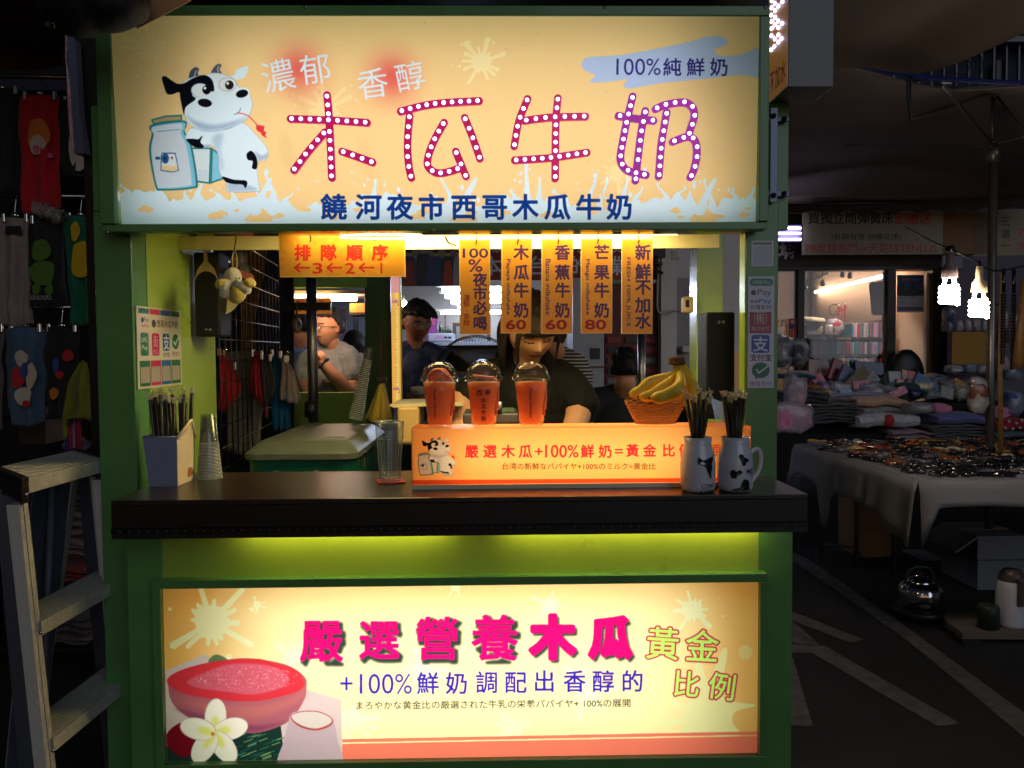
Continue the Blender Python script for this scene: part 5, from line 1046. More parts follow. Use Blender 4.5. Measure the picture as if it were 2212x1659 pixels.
simple('woman with short dark hair and lavender top sitting behind the man in glasses', 765, 748, 3.5, 58, -150, 10, m_sk2, hairm('hair_dark', (30, 22, 24)), M('lavender_cotton', (128, 124, 190), .9, b=.3), (6, 30), 880, hair=lambda hm, HT: cap_hair(hm, HT, front=.3, side=-.5, back=-.75, vol=1.16, seed=3))
# navy man
Yn = 2.6
def n_extra(t, HT):
    pass
def n_hair(hm, HT):
    cap_hair(hm, HT, front=.40, side=.0, back=-.45, vol=1.10, seed=9, rough=.05); g = random.Random(9)
    locks(hm, HT, [[(x - .15, -.45, .86), (x, -.84, .68), (x + .12, -.93, .36 + .1 * g.random())] for x in np.linspace(-.1, .55, 12)], .10)
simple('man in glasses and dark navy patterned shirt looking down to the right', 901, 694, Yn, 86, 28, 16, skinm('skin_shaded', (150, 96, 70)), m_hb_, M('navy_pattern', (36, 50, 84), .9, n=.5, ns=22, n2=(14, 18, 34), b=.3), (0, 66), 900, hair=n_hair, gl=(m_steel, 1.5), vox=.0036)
t = thing('paper_tray', W(903, 846, Yn - .3), 'white paper food tray held in front of the navy shirt', 'food tray'); G = patch([[(886, 838, Yn - .34), (903, 842, Yn - .36), (922, 836, Yn - .34)], [(890, 850, Yn - .32), (903, 855, Yn - .33), (920, 850, Yn - .32)], [(892, 848, Yn - .26), (904, 852, Yn - .25), (920, 846, Yn - .26)], [(888, 836, Yn - .22), (904, 834, Yn - .22), (922, 836, Yn - .22)]], 5, 5)
fuzz(MB().grid(G).build('tray', M('paper_white', (210, 200, 185), .8, b=.3), t, solid=.002), .006, 60)
mb = MB(); h = W(906, 857, Yn - .28); limb(mb, [W(950, 880, Yn - .05), W(930, 868, Yn - .2), h], [.042, .038, .026]); mb.ell(h, (.045, .03, .018))
for k in range(5): mb.tube([h + Vector((-.03, -.02 + .01 * k, 0)), h + Vector((-.055 - .006 * (2 - abs(k - 2)), -.022 + .011 * k, .008)), h + Vector((-.062, -.022 + .011 * k, .02))], .008, 8)
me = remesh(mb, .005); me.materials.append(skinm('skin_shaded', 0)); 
navy = [o for o in bpy.data.objects if o.name.startswith('person') and 'navy' in o.get('label', '')][0]; o = bpy.data.objects.new('forearm', me); COL.objects.link(o); attach(o, navy)
# seated dark head and striped woman
simple('person with cropped black hair and dark shirt seen from behind near the pole', 1350, 795, 1.75, 84, 180, 0, m_sk2, hairm('hair_cropped', (12, 10, 11)), M('charcoal_cotton', (44, 46, 48), .9, n=.2, b=.3), (-4, 92), 960, hair=lambda hm, HT: cap_hair(hm, HT, front=.1, side=-.45, back=-.35, vol=1.07, seed=3, rough=.03))
mt_stripe = M('striped_knit', (190, 190, 195), .9, n=0)
tt = mt_stripe.node_tree; wv = tt.nodes.new('ShaderNodeTexWave'); wv.bands_direction = 'Z'; wv.inputs['Scale'].default_value = 22; wv.inputs['Distortion'].default_value = .6; wv.inputs['Detail'].default_value = 0
cr = tt.nodes.new('ShaderNodeValToRGB'); cr.color_ramp.interpolation = 'CONSTANT'; cr.color_ramp.elements[0].color = (*lin((28, 28, 32)), 1); cr.color_ramp.elements[1].position = .5; cr.color_ramp.elements[1].color = (*lin((178, 178, 182)), 1)
tcn = tt.nodes.new('ShaderNodeTexCoord'); tt.links.new(tcn.outputs['Object'], wv.inputs['Vector']); tt.links.new(wv.outputs['Fac'], cr.inputs['Fac']); tt.links.new(cr.outputs['Color'], tt.nodes['Principled BSDF'].inputs['Base Color'])
simple('woman in a black and white striped top standing behind the young seller', 1196, 722, 1.35, 78, 150, 0, m_sk2, hairm('hair_brown', (52, 32, 24)), mt_stripe, (4, 50), 930, hair=lambda hm, HT: cap_hair(hm, HT, front=.3, side=-.5, back=-.8, vol=1.1, seed=6))
# ================================================================== INSIDE AND BEHIND THE STALL
m_gstall = M('green_stall_paint', (118, 150, 62), .4, n=.08, ns=8)
m_wall = M('plaster_white', (172, 176, 186), .8, n=.06, ns=5, b=.1)
m_dark = M('dark_wall', (34, 28, 30), .8, n=.3, ns=8)
# cooler: front bottom edge etc. from its lid
YC0, YC1 = .42, 1.10; zc = 1.135
t = thing('cool_box', (-.55, .7, .7), 'large green cool box with grey-green lid behind the counter', 'cooler')
x0, x1 = W(524, 975, YC0).x, W(768, 975, YC0).x; zl0 = W(640, 996, YC0).z; zl1 = W(640, 956, YC0 + .05).z; m_lid = M('lid_grey', (86, 92, 80), .38, n=.06, b=.1); m_body = M('cooler_green', (16, 84, 66), .35, n=.08, b=.1)
def rr(x0, x1, y0, y1, r): return [(cx + r * math.cos(R(a)), cy + r * math.sin(R(a))) for cx, cy, a0 in ((x1 - r, y1 - r, 0), (x0 + r, y1 - r, 90), (x0 + r, y0 + r, 180), (x1 - r, y0 + r, 270)) for a in range(a0, a0 + 91, 18)]
def rings(mb, L):
    V = []; F = []; n = 24
    for (q, z) in L: V += [(x, y, z) for x, y in q]
    for i in range(len(L) - 1):
        for j in range(n): F.append((i * n + j, i * n + (j + 1) % n, (i + 1) * n + (j + 1) % n, (i + 1) * n + j))
    F.append(tuple((len(L) - 1) * n + j for j in range(n))); F.append(tuple(range(n))[::-1]); mb.add(V, F, 0, False)
mb = MB(); rings(mb, [(rr(x0, x1, YC0, YC1, .05), zl0), (rr(x0 - .004, x1 + .004, YC0 - .004, YC1 + .004, .05), zl0 + .004), (rr(x0 - .004, x1 + .004, YC0 - .004, YC1 + .004, .05), zl0 + .022), (rr(x0 + .004, x1 - .004, YC0 + .004, YC1 - .004, .05), zl0 + .03), (rr(x0 + .03, x1 - .03, YC0 + .04, YC1 - .03, .04), zl1 + .0), (rr(x0 + .04, x1 - .04, YC0 + .05, YC1 - .04, .04), zl1 + .006)]); mb.build('lid', m_lid, t, .002)
for cx_, cy_ in ((x0 + .085, YC0 + .11), (x1 - .085, YC0 + .11), (x0 + .085, YC1 - .10), (x1 - .085, YC1 - .10)): MB().lathe([(.038, 0), (.036, .0015), (.034, .0), (.0001, -.001)], (cx_, cy_, zl1 + .0065), 24).build('cup_ring', m_lid, t)
mb = MB(); rings(mb, [(rr(x0 + .02, x1 - .02, YC0 + .02, YC1 - .02, .04), .55), (rr(x0 + .006, x1 - .006, YC0 + .006, YC1 - .006, .05), zl0 - .001)]); mb.build('body', m_body, t, .002)
MB().tube([(x0 + .12, YC0 - .015, zl0 - .05), (x1 - .14, YC0 - .015, zl0 - .05)], .018, 12).build('carry_handle', m_body, t)
for xx_ in (x0 + .10, x1 - .12): MB().box((xx_ - .008, YC0 - .02, zl0 - .075), (xx_ + .008, YC0 + .008, zl0 - .03)).build('handle_bracket', m_lid, t, .003)
for yy_ in (YC0 + .12, YC1 - .16): MB().box((x1 - .006, yy_, zl0 - .04), (x1 + .012, yy_ + .025, zl0 + .012)).build('latch', m_chrome, t, .002)
t2 = thing('support_shelf', (-.5, .7, 0), 'dark shelf holding up the cool box', 'shelf'); mb = MB(); mb.box((x0 - .05, YC0, .50), (x1 + .05, YC1, .5495)); 
for a_ in (x0, x1 - .03):
    for b_ in (YC0 + .01, YC1 - .04): mb.box((a_, b_, .004), (a_ + .03, b_ + .03, .4995))
mb.build('frame', m_blk, t2)
# work counter behind the light box (hidden part of the stall's inside) with till edge seen left of the cups
quick('work_surface', (842, 873, 1000, 878), .62, .30, m_cream, stall, .001)
t = thing('plastic_tray', W(905, 895, .5), 'cream plastic tub behind the first milkshake cup', 'tub'); quick('tub', (858, 879, 905, 960), .6, .22, M('tub_cream', (206, 170, 110), .5, n=.06), t, .01)
t = thing('metal_tray', W(1055, 880, .3), 'steel topping tray with green contents between the cups', 'tray'); quick('tray', (1000, 893, 1120, 915), .35, .2, m_steel, t, .004); mb = MB(); mb.tube([W(1079, 868, .33), W(1079, 895, .33)], .008, 10); mb.build('nozzle', m_steel, t)
quick('contents', (1028, 888, 1112, 893), .37, .15, M('herb_green', (70, 92, 62), .8, n=.5, ns=90, b=.8), t, .002)
# poles
def pole(x, y0, y1, w, Y, mat, label, nm='pole', parts=None):
    t = thing(nm, W(x, y1, Y), label, 'pole'); u = S(Y); MB().tube([W(x, y0, Y), Vector((W(x, y0, Y).x, Y, W(x, y1, Y).z))], w / 2 * u, 14).build('tube', mat, t); return t
t = pole(672, 596, 912, 22, 1.12, m_steel, 'grey telescopic pole with black collar and crossbar rising behind the cool box')
c = W(672, 884, 1.12); MB().tube([c + Vector((0, 0, .03)), c - Vector((0, 0, .03))], 14 * S(1.12), 14).build('collar', m_blk, t)
quick('crossbar', (610, 653, 714, 670), 1.10, .02, m_blk, t, .002)
pole(1386, 715, 915, 17, 1.25, m_steel, 'bare steel pole standing between the juice board and the bananas')
quick('upright', (618, 598, 634, 700), 1.3, .02, m_dark, thing('rack_post', W(626, 800, 1.3), 'dark rack post left of the steel pole', 'post'), .001)
t = thing('tape_roll', W(640, 700, 1.08), 'roll of tape hanging on a hook from the crossbar', 'tape roll'); T = Matrix.Translation(W(641, 703, 1.07)) @ Matrix.Rotation(R(78), 4, 'Z') @ Matrix.Rotation(R(90), 4, 'X')
MB().lathe([(.016, -.008), (.028, -.008), (.028, .008), (.016, .008), (.016, -.008)], n=26, T=T).build('roll', M('tape_brown', (96, 84, 72), .4, n=.1), t); MB().tube(crom([W(643, 650, 1.085), W(641, 668, 1.07), W(641, 690, 1.07)], 5), .004, 6).build('strap', M('strap_grey', (70, 64, 58), .8), t)
# wire grid with clothes, left inside
t = thing('wire_grid', W(560, 800, 1.0), 'black wire grid panel standing behind the cool box', 'wire grid'); 
A0, A1 = W(474, 760, .66), W(604, 760, 1.9)
def gp(s_, z): q = A0.lerp(A1, s_); return Vector((q.x, q.y, z))
for i in range(15): s_ = i / 14; MB().tube([gp(s_, .75), gp(s_, 1.95)], .0028, 5).build('wire', m_blk, t)
for i in range(17): z = .76 + i * .073; MB().tube([gp(0, z), gp(1, z)], .0022, 5).build('wire', m_blk if i % 5 else m_steel, t)
def cloth(name, rows, mat, label, cat, group=None, folds=.012, freq=22, clip=True, seed=0, parent=None, solid=.004, nx=5, ny=5):
    def f(p, v, u_): return p + Vector((0, folds * math.sin(u_ * freq + seed + v * 1.5) * (.3 + v), 0)) + mnoise.noise_vector(p * 9 + Vector((seed, 0, 0))) * folds * .9
    G = patch(rows, nx, ny, f); t = thing(name, W(*rows[0][0]), label, cat, group) if parent is None else parent
    MB().grid(G).build('cloth', mat, t, solid=solid)
    if clip:
        for c_ in (rows[0][0], rows[0][-1]):
            q = W(c_[0], c_[1], c_[2] - .01); MB().box((q.x - .006, q.y - .008, q.z - .016), (q.x + .006, q.y + .004, q.z + .014)).build('clip', m_chrome, t, .002)
    return t
fab = lambda n_, c_: M(n_, c_, .92, n=.14, ns=14, b=.45, bs=70, sheen=.1)
cloth('red_shirt', [[(474, 760, 1.0), (500, 775, 1.0), (508, 790, 1.0)], [(474, 830, 1.0), (494, 840, 1.0), (520, 838, 1.0)], [(474, 880, 1.0), (486, 890, 1.0), (496, 880, 1.0)]], fab('red_fabric', (180, 24, 30)), 'bright red garment hanging behind the wire grid by the lime wall', 'garment', seed=1)
cloth('grey_shirt', [[(486, 762, 1.25), (520, 756, 1.25), (548, 762, 1.25)], [(490, 860, 1.25), (530, 880, 1.25), (566, 850, 1.25)], [(490, 975, 1.25), (530, 985, 1.25), (562, 975, 1.25)]], fab('grey_fabric', (112, 106, 98)), 'grey T-shirt with red collar behind the wire grid', 'garment', seed=2)
cloth('sports_shirt', [[(545, 762, 1.15), (556, 758, 1.15), (566, 764, 1.15)], [(540, 830, 1.15), (560, 840, 1.12), (574, 830, 1.15)], [(552, 860, 1.15), (566, 880, 1.15), (572, 905, 1.15)]], fab('maroon_fabric', (150, 28, 40)), 'red and black sports shirt seen edge-on on the rack', 'garment', seed=3)
cloth('charcoal_shirt', [[(566, 768, 1.12), (576, 765, 1.12), (584, 772, 1.12)], [(570, 830, 1.12), (584, 815, 1.12), (590, 830, 1.12)], [(574, 880, 1.12), (580, 870, 1.12), (584, 860, 1.12)]], fab('charcoal_fabric', (52, 50, 52)), 'charcoal shirt between the red and the teal garments', 'garment', seed=4)
cloth('teal_shirt', [[(588, 762, 1.2), (606, 768, 1.2), (620, 775, 1.2)], [(586, 850, 1.2), (606, 860, 1.2), (624, 850, 1.2)], [(590, 930, 1.2), (610, 930, 1.2), (632, 930, 1.2)]], fab('teal_fabric', (10, 74, 112)), 'long teal garment hanging right of the shirts', 'garment', seed=5)
cloth('pale_sleeve', [[(606, 765, 1.15), (612, 768, 1.15), (616, 775, 1.15)], [(606, 820, 1.15), (626, 815, 1.13), (640, 815, 1.15)], [(602, 858, 1.15), (628, 866, 1.13), (650, 868, 1.15)]], fab('pale_fabric', (138, 128, 128)), 'pale grey sleeve sticking out before the teal garment', 'garment', seed=6)
cloth('brown_curtain', [[(520, 540, 1.9), (548, 540, 1.9), (580, 540, 1.9)], [(520, 640, 1.9), (548, 640, 1.9), (560, 640, 1.9)], [(520, 770, 1.9), (540, 770, 1.9), (545, 770, 1.9)]], fab('ochre_fabric', (120, 84, 22)), 'ochre cloth strip hanging far behind the wire grid', 'curtain', seed=7, freq=40, clip=False)
cloth('dark_backcloth', [[(440, 520, 2.3), (600, 520, 2.3), (636, 520, 2.3)], [(440, 700, 2.3), (600, 700, 2.3), (636, 700, 2.3)], [(440, 1010, 2.3), (600, 1010, 2.3), (636, 1010, 2.3)]], fab('night_blue_fabric', (20, 22, 34)), 'dark blue back cloth behind the hanging shirts', 'curtain', seed=8, clip=False)
t = thing('hand_towel', W(820, 860, .9), 'yellow towel bunched on a black clip beside the glowing post', 'towel')
G = patch([[(818, 825, .95), (824, 822, .93), (830, 826, .95)], [(806, 865, .95), (822, 860, .90), (838, 866, .95)], [(790, 905, .95), (818, 915, .90), (848, 912, .95)]], 8, 6, lambda p, v, u_: p + Vector((0, .02 * math.sin(u_ * 16) * v, 0))); MB().grid(G).build('cloth', fab('mustard_towel', (150, 128, 44)), t, solid=.006)
q = W(823, 822, .92); MB().box((q.x - .016, q.y - .01, q.z - .008), (q.x + .022, q.y + .01, q.z + .012)).build('clip', m_blk, t, .003); MB().tube([W(822, 690, .94), W(822, 820, .93)], .0016, 5).build('cord', M('red_cord', (90, 35, 30), .8), t)
# second cup stack (tall, tilted) by the post
u = S(1.0); b0 = W(768, 905, 1.0); b1 = W(796, 765, 1.0); q = MB(); q.lathe([(13 * u, 2 * u), (11 * u, 30 * u)], n=20); q.lathe([(13 * u, 0), (15.5 * u, .3 * u), (15.5 * u, 1.6 * u), (13 * u, 2 * u)], n=20, mi=1); me_c = q.mesh('nested_cup', [m_cup2, m_rimc]); d = (b1 - b0).normalized(); qt = d.to_track_quat('Z', 'Y')
for i in range(34):
    o = bpy.data.objects.new('nested_cup', me_c); COL.objects.link(o); o.location = b0 + d * (i * 3.9 * u); o.rotation_mode = 'QUATERNION'; o.rotation_quaternion = qt; f = 1 - .010 * i; o.scale = (f, f, 1); tag(o, 'clear plastic cup in the tall leaning stack beside the yellow towel', 'plastic cup', 'cups in the leaning stack')
u = S(1.05); t = thing('big_clear_cup', W(646, 905, 1.4), 'clear plastic pitcher standing behind the pale sleeve', 'pitcher'); c = W(648, 845, 2.2); u = S(2.2); MB().lathe([(.0001, 0), (16 * u, 0), (18 * u, 20 * u), (24 * u, 45 * u), (30 * u, 84 * u), (32 * u, 86 * u)], c, 28).build('wall', m_cup2, t)
# ---- second stall beyond
Y2 = 2.38; st2 = thing('rear_stall', W(730, 900, Y2), 'second green stall seen through the serving window, lit pink-white under its header', 'market stall')
def q2(nm, px, dep, mat, Y=Y2, **k): return quick(nm, px, Y, dep, mat, st2, .002, **k)
q2('counter_front', (628, 848, 792, 1100), .05, m_gstall); q2('post', (790, 560, 846, 1100), .08, M('green_dark_paint', (52, 84, 46), .4, n=.08)); q2('header_board', (600, 600, 792, 621), .06, m_gstall, Y=Y2 - .01); q2('header_top', (600, 500, 846, 599), .07, M('brown_header', (60, 44, 46), .7, n=.2), Y=Y2)
a, b, z0_, z1_ = pb(600, 621, 800, 640, Y2); MB().box((a, Y2 + .07, z1_ - .03), (b, Y2 + .5, z1_ - .01)).build('canopy_underside', M('pinkish_board', (226, 190, 168), .5, n=.04), st2)
MB().tube([(a + .02, Y2 + .16, z1_ - .05), (b - .1, Y2 + .16, z1_ - .05)], .012, 8).build('tube_lamp', EM('tube_pink', (255, 222, 196), 75), st2)
mb = MB()
for i in range(46): mb.ell(W(624 + i * 2.2, 641.5 - (i % 2) * .3, Y2 + .05), (.003,) * 3, 0, 6, 4)
mb.build('rope_light', MC['rope_led'] , st2)
def d_q2(p):
    p.row('排隊順序', (630, 651, 672, 694), 654, 15, (205, 60, 40), fat=.6); p.fit('←3←2←1', 628, 664, 702, 674, (205, 60, 40), .01)
a, b, z0_, z1_ = pb(612, 643, 716, 678, Y2 + .04); t = thing('queue_sign', (a, Y2, z1_), 'small orange queue sign hanging in the second stall behind the crossbar', 'hanging sign')
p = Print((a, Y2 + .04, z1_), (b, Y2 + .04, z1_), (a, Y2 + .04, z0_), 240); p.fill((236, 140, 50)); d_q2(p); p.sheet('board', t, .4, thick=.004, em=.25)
# strip sign (lit edge of a menu box) beside the post
a, b, z0_, z1_ = pb(846, 598, 867, 880, Y2 - .05); p = Print((a, Y2 - .05, z1_), (b, Y2 - .05, z1_), (a, Y2 - .05, z0_), 60, local=True); p.fill((240, 176, 80)); p.rect(.42, 0, .72, 1, (246, 205, 110)); p.rect(.88, 0, 1, 1, (120, 110, 30)); p.rect(0, 0, .85, .12, (214, 150, 150))
g = random.Random(2)
for yy_ in (.17, .84): p.fit('milk', .1, yy_, .75, yy_ + .03, (120, 70, 150), .02); p.ell(.66, yy_ + .04, .12, .012, (205, 60, 50)); p.ell(.63, yy_ + .037, .10, .010, (240, 190, 110))
for i in range(30): y = .24 + i * .0195; p.rect(.30 + g.uniform(0, .1), y, .40 + g.uniform(0, .25), y + .006, (140, 110, 50), a=.7)
ls = thing('lit_menu_box', (a, Y2, z0_), 'tall narrow glowing orange menu box beside the green post', 'light box'); p.sheet('face', ls, .4, em=.85, thick=.04)
# back shop: walls, ceiling, tubes, mural, banner
YB_ = 5.2; shop = thing('rear_shop', W(1100, 900, YB_), 'bright shop room far behind the stall with tube-lit ceiling', 'shop room')
def q3(nm, px, Y, dep, mat, par=None, **k): return quick(nm, px, Y, dep, mat, par or shop, .002, **k)
q3('back_wall', (600, 560, 1300, 960), YB_, .1, M('cream_wall', (166, 160, 152), .8, n=.05, ns=3))
q3('side_pier', (1428, 505, 1462, 900), 3.0, .35, m_wall); q3('side_wall', (1462, 505, 1600, 760), 3.4, .1, m_wall); q3('return_wall', (1456, 600, 1500, 880), 3.05, .3, M('plaster_grey', (120, 126, 138), .8, n=.06))
zcl = W(1000, 600, 3.6).z
MB().box((-2.3, 3.3, zcl + .12), (.9, 6.2, zcl + .16)).build('ceiling', M('ceiling_panel', (120, 112, 100), .8, n=.1), shop)
fix = thing('tube_fixture', W(1000, 650, 3.9), 'bank of cool white ceiling tubes behind the menu boards', 'ceiling light')
m_t = EM('tube_blue_white', (215, 228, 255), 48); zf = zcl + .09
for k, (ya, xa, xb) in enumerate(((626, 955, 1430), (640, 962, 1430), (652, 975, 1430), (664, 990, 1300), (675.5, 952, 1124))):
    Yq = (3.55, 3.85, 4.15, 4.5, 4.9)[k]; a, b = W(xa if k else 955, ya, Yq), W(xb - 305 * (k < 4), ya, Yq); MB().tube([Vector((a.x, Yq, a.z)), Vector((b.x, Yq, a.z))], .013, 8).build('tube', m_t, fix)
    MB().box((a.x - .04, Yq - .04, a.z + .02), (b.x + .04, Yq + .04, a.z + .035)).build('reflector', m_white, fix)
# mural of staff above the lamps
a, b, z0_, z1_ = pb(864, 527, 1002, 618, 3.2); p = Print((a, 3.2, z1_), (b, 3.2, z1_), (a, 3.2, z0_), 420); p.fill((96, 104, 130))
p.rect(860, 520, 960, 560, (120, 130, 120)); p.poly([(864, 560), (900, 575), (950, 560), (1002, 590), (1002, 620), (864, 620)], (80, 86, 112))
for x, w_, sh, ap in ((884, 13, (60, 66, 92), (150, 64, 52)), (915, 15, (52, 56, 74), None), (941, 17, (46, 70, 118), None), (968, 15, (44, 48, 60), (160, 62, 50)), (992, 12, (150, 150, 165), None)):
    y = 540 + (x % 3) * 3; p.sm([(x - w_, y + 20), (x - w_ * .5, y + 8), (x + w_ * .5, y + 8), (x + w_, y + 20), (x + w_ * .9, 620), (x - w_ * .9, 620)], sh); p.ell(x, y, 6, 8, (176, 142, 128)); p.ell(x, y - 4, 6.5, 5, (44, 36, 42))
    if ap: p.poly([(x - 7, y + 18), (x + 7, y + 18), (x + 12, 620), (x - 12, 620)], ap)
t = thing('staff_mural', (a, 3.2, z0_), 'blue-tinted photo banner of staff in orange aprons above the tube lamps', 'banner'); p.sheet('print', t, .5, thick=.01)
a, b, z0_, z1_ = pb(1040, 527, 1432, 605, 3.15); p = Print((a, 3.15, z1_), (b, 3.15, z1_), (a, 3.15, z0_), 560); p.fill((122, 26, 42)); p.row('本店台北的營業地', [1062, 1110, 1160, 1207, 1250, 1295, 1333, 1385], 574, 44, (190, 205, 225), fat=1.2); p.row('飲料小吃美食', [1075, 1160, 1210, 1250, 1333, 1400], 534, 26, (190, 205, 225), fat=.6)
t = thing('red_banner', (a, 3.15, z0_), 'dark red banner with white Chinese characters behind the menu boards', 'banner'); p.sheet('print', t, .5, thick=.006)
# wall things in the rear shop
a, b, z0_, z1_ = pb(922, 680, 946, 772, 5.1); t = thing('purple_poster', (a, 5.1, z0_), 'purple and pink poster hanging behind the navy-shirted man', 'poster'); p = Print((a, 5.1, z1_), (b, 5.1, z1_), (a, 5.1, z0_), 60, local=True); p.fill((150, 50, 140)); p.rect(0, 0, .7, .25, (190, 70, 110)); p.ell(.7, .75, .25, .08, (200, 120, 190)); p.sheet('print', t, .5)
a, b, z0_, z1_ = pb(864, 668, 890, 712, 5.05); t = thing('yellow_poster', (a, 5.05, z0_), 'yellow and green poster left of the navy-shirted man', 'poster'); p = Print((a, 5.05, z1_), (b, 5.05, z1_), (a, 5.05, z0_), 60, local=True); p.fill((214, 160, 50)); p.sm([(0, .5), (.5, .6), (1, .8), (1, 1), (0, 1)], (80, 130, 50)); p.ell(.3, .4, .15, .2, (200, 80, 70)); p.sheet('print', t, .5)
t = thing('light_bulb', W(873, 655, 4.4), 'glowing round bulb beside the lit menu box', 'bulb'); mb = MB(); c = W(873, 656, 4.4); mb.ell(c, (.024, .024, .028)); mb.build('globe', EM('bulb_warm', (255, 236, 214), 12), t); MB().tube([c + Vector((0, 0, .025)), c + Vector((-.01, 0, .07))], .013, 8).build('socket', m_cream, t)
t = thing('charm', W(961, 700, 5.0), 'knotted red charm hanging on the cream wall', 'charm'); mb = MB()
for k in range(7): mb.ell(W(962, 680 + k * 5.2, 5.0), (.008, .006, .010), k % 2, 8, 6)
mb.build('beads', [M('charm_red', (120, 34, 40), .6), M('charm_dark', (40, 44, 50), .6)], t)
t = thing('cash_scale', W(940, 735, 4.2), 'pale electronic till with small screens on the far counter', 'till'); quick('case', (925, 720, 980, 737), 4.2, .3, M('till_grey', (170, 174, 184), .5, n=.05), t, .008); quick('screen', (941, 724, 957, 732), 4.196, .002, M('screen_pink', (170, 130, 170), .3, em=.1, ec=(200, 150, 200)), t, 0)
for xx_ in (962, 971): quick('button_panel', (xx_ - 3, 727, xx_ + 4, 731), 4.196, .002, m_blk, t, 0)
for k, (bx, c_, h_) in enumerate(((945, (110, 130, 120), 20), (951, (40, 50, 46), 24), (958, (60, 76, 60), 13), (963, (50, 64, 54), 12), (968, (70, 84, 66), 15), (973, (44, 56, 50), 11))):
    cb = W(bx, 719, 4.3); u = S(4.3); t = thing('bottle', cb, ('clear tall bottle', 'dark bottle with white label', 'short green bottle', 'small black-green bottle', 'taller olive bottle', 'last small bottle at the right end')[k] + ' on the far till', 'bottle', 'bottles on the far till'); MB().lathe([(.0001, 0), (2.8 * u, 0), (2.9 * u, h_ * .55 * u), (1.2 * u, h_ * .75 * u), (1.1 * u, h_ * u), (.0001, h_ * u)], cb, 12).build('glass', M('bottle_%d' % k, c_, .2, coat=.5), t)
quick('counter_slab', (920, 738, 1110, 746), 4.1, .5, M('counter_pale', (150, 154, 166), .4), shop); quick('counter_body', (922, 746, 1110, 960), 4.15, .4, m_dark, shop)
a, b, z0_, z1_ = pb(978, 697, 1060, 760, 4.9); t = thing('picture_frame', (a, 4.9, z0_), 'brown framed picture on the cream wall behind the fan', 'picture'); MB().box((a, 4.9, z0_), (b, 4.93, z1_)).build('frame', M('frame_brown', (96, 66, 44), .5), t, .003); p = Print((a + .03, 4.897, z1_ - .03), (b - .03, 4.897, z1_ - .03), (a + .03, 4.897, z0_ + .03), 100, local=True); p.fill((170, 172, 176)); p.ell(.3, .6, .2, .2, (190, 150, 110)); p.sm([(.1, .9), (.4, .5), (.7, .9)], (120, 130, 140)); p.sheet('print', t)
a, b, z0_, z1_ = pb(1085, 690, 1112, 800, 4.9); t = thing('menu_poster', (a, 4.9, z0_), 'pale poster with blue and red ornament left of the seller', 'poster'); p = Print((a, 4.9, z1_), (b, 4.9, z1_), (a, 4.9, z0_), 80, local=True); p.fill((168, 176, 180)); p.sm([(0, .3), (.4, .2), (.8, .35), (.5, .5), (.1, .45)], (60, 110, 130)); p.fit('館', 0, .5, .9, .9, (160, 40, 50), .02); p.sheet('print', t)
cab = thing('white_cabinet', W(1260, 900, 3.0), 'white cabinet with small dark window behind the seller', 'cabinet'); quick('carcass', (1238, 600, 1305, 960), 3.0, .4, M('cabinet_white', (150, 156, 170), .5, n=.05), cab, .004); quick('window', (1275, 752, 1296, 776), 2.994, .004, m_blk, cab, .001); quick('strip', (1240, 791, 1304, 795), 2.99, .008, M('brown_strip', (96, 76, 60), .5), cab, .001)
rk = thing('red_shelving', W(1345, 900, 3.0), 'dark red shelving unit with small drawers behind the steel pole', 'shelving'); quick('carcass', (1306, 612, 1429, 960), 3.1, .35, M('dark_red_metal', (78, 16, 24), .5, n=.15), rk, .004)
g = random.Random(5)
for r_ in range(9):
    for c_ in range(3):
        x = 1312 + c_ * 38; y = 728 + r_ * 22; quick('drawer', (x, y, x + 30, y + 13), 3.085, .014, (M('drawer_grey', (92, 92, 100), .5), M('drawer_dark', (36, 32, 38), .5), M('drawer_red', (120, 20, 30), .5))[g.randrange(3)], rk, .002)
# fan
fc = W(1031, 818, 1.3); u = S(1.3); fan = thing('electric_fan', fc - Vector((0, 0, .7)), 'large black electric fan with round wire guard behind the milkshake cups', 'fan'); T = Matrix.Translation(fc) @ Matrix.Rotation(R(12), 4, 'X') @ Matrix.Rotation(R(-8), 4, 'Z'); Rr = 95 * u
for r_ in (1.0, .97, .72, .45): mb = MB(); mb.tube([T @ Vector((r_ * Rr * math.cos(a), -(1 - r_ * r_) * .05, r_ * Rr * math.sin(a))) for a in np.linspace(0, 6.283, 49)[:-1]], .0024 if r_ > .9 else .0016, 5, closed=True); mb.build('guard_ring', m_blk, fan)
for k in range(84):
    a = 2 * math.pi * k / 84; mb = MB(); mb.tube([T @ Vector((q * Rr * math.cos(a + .25 * (1 - q)), -(1 - q * q) * .05, q * Rr * math.sin(a + .25 * (1 - q)))) for q in (.22, .45, .72, 1.0)], .0011, 4, cap=False); mb.build('guard_wire', m_blk, fan)
MB().lathe([(.0001, 0), (.2 * Rr, 0), (.24 * Rr, .012), (.22 * Rr, .03), (.0001, .03)], n=28, T=T @ Matrix.Rotation(R(90), 4, 'X') @ Matrix.Translation((0, 0, .03))).build('hub', M('fan_badge', (120, 96, 56), .3, .4), fan)
for k in range(3):
    a0_ = k * 2.094; G = [[T @ Vector((q * Rr * math.cos(a0_ + s_ * .75 + q * .3), .03 + .03 * s_, q * Rr * math.sin(a0_ + s_ * .75 + q * .3))) for s_ in np.linspace(0, 1, 7)] for q in np.linspace(.2, .86, 6)]; MB().grid(G).build('blade', M('fan_blade', (26, 26, 28), .4), fan, solid=.002)
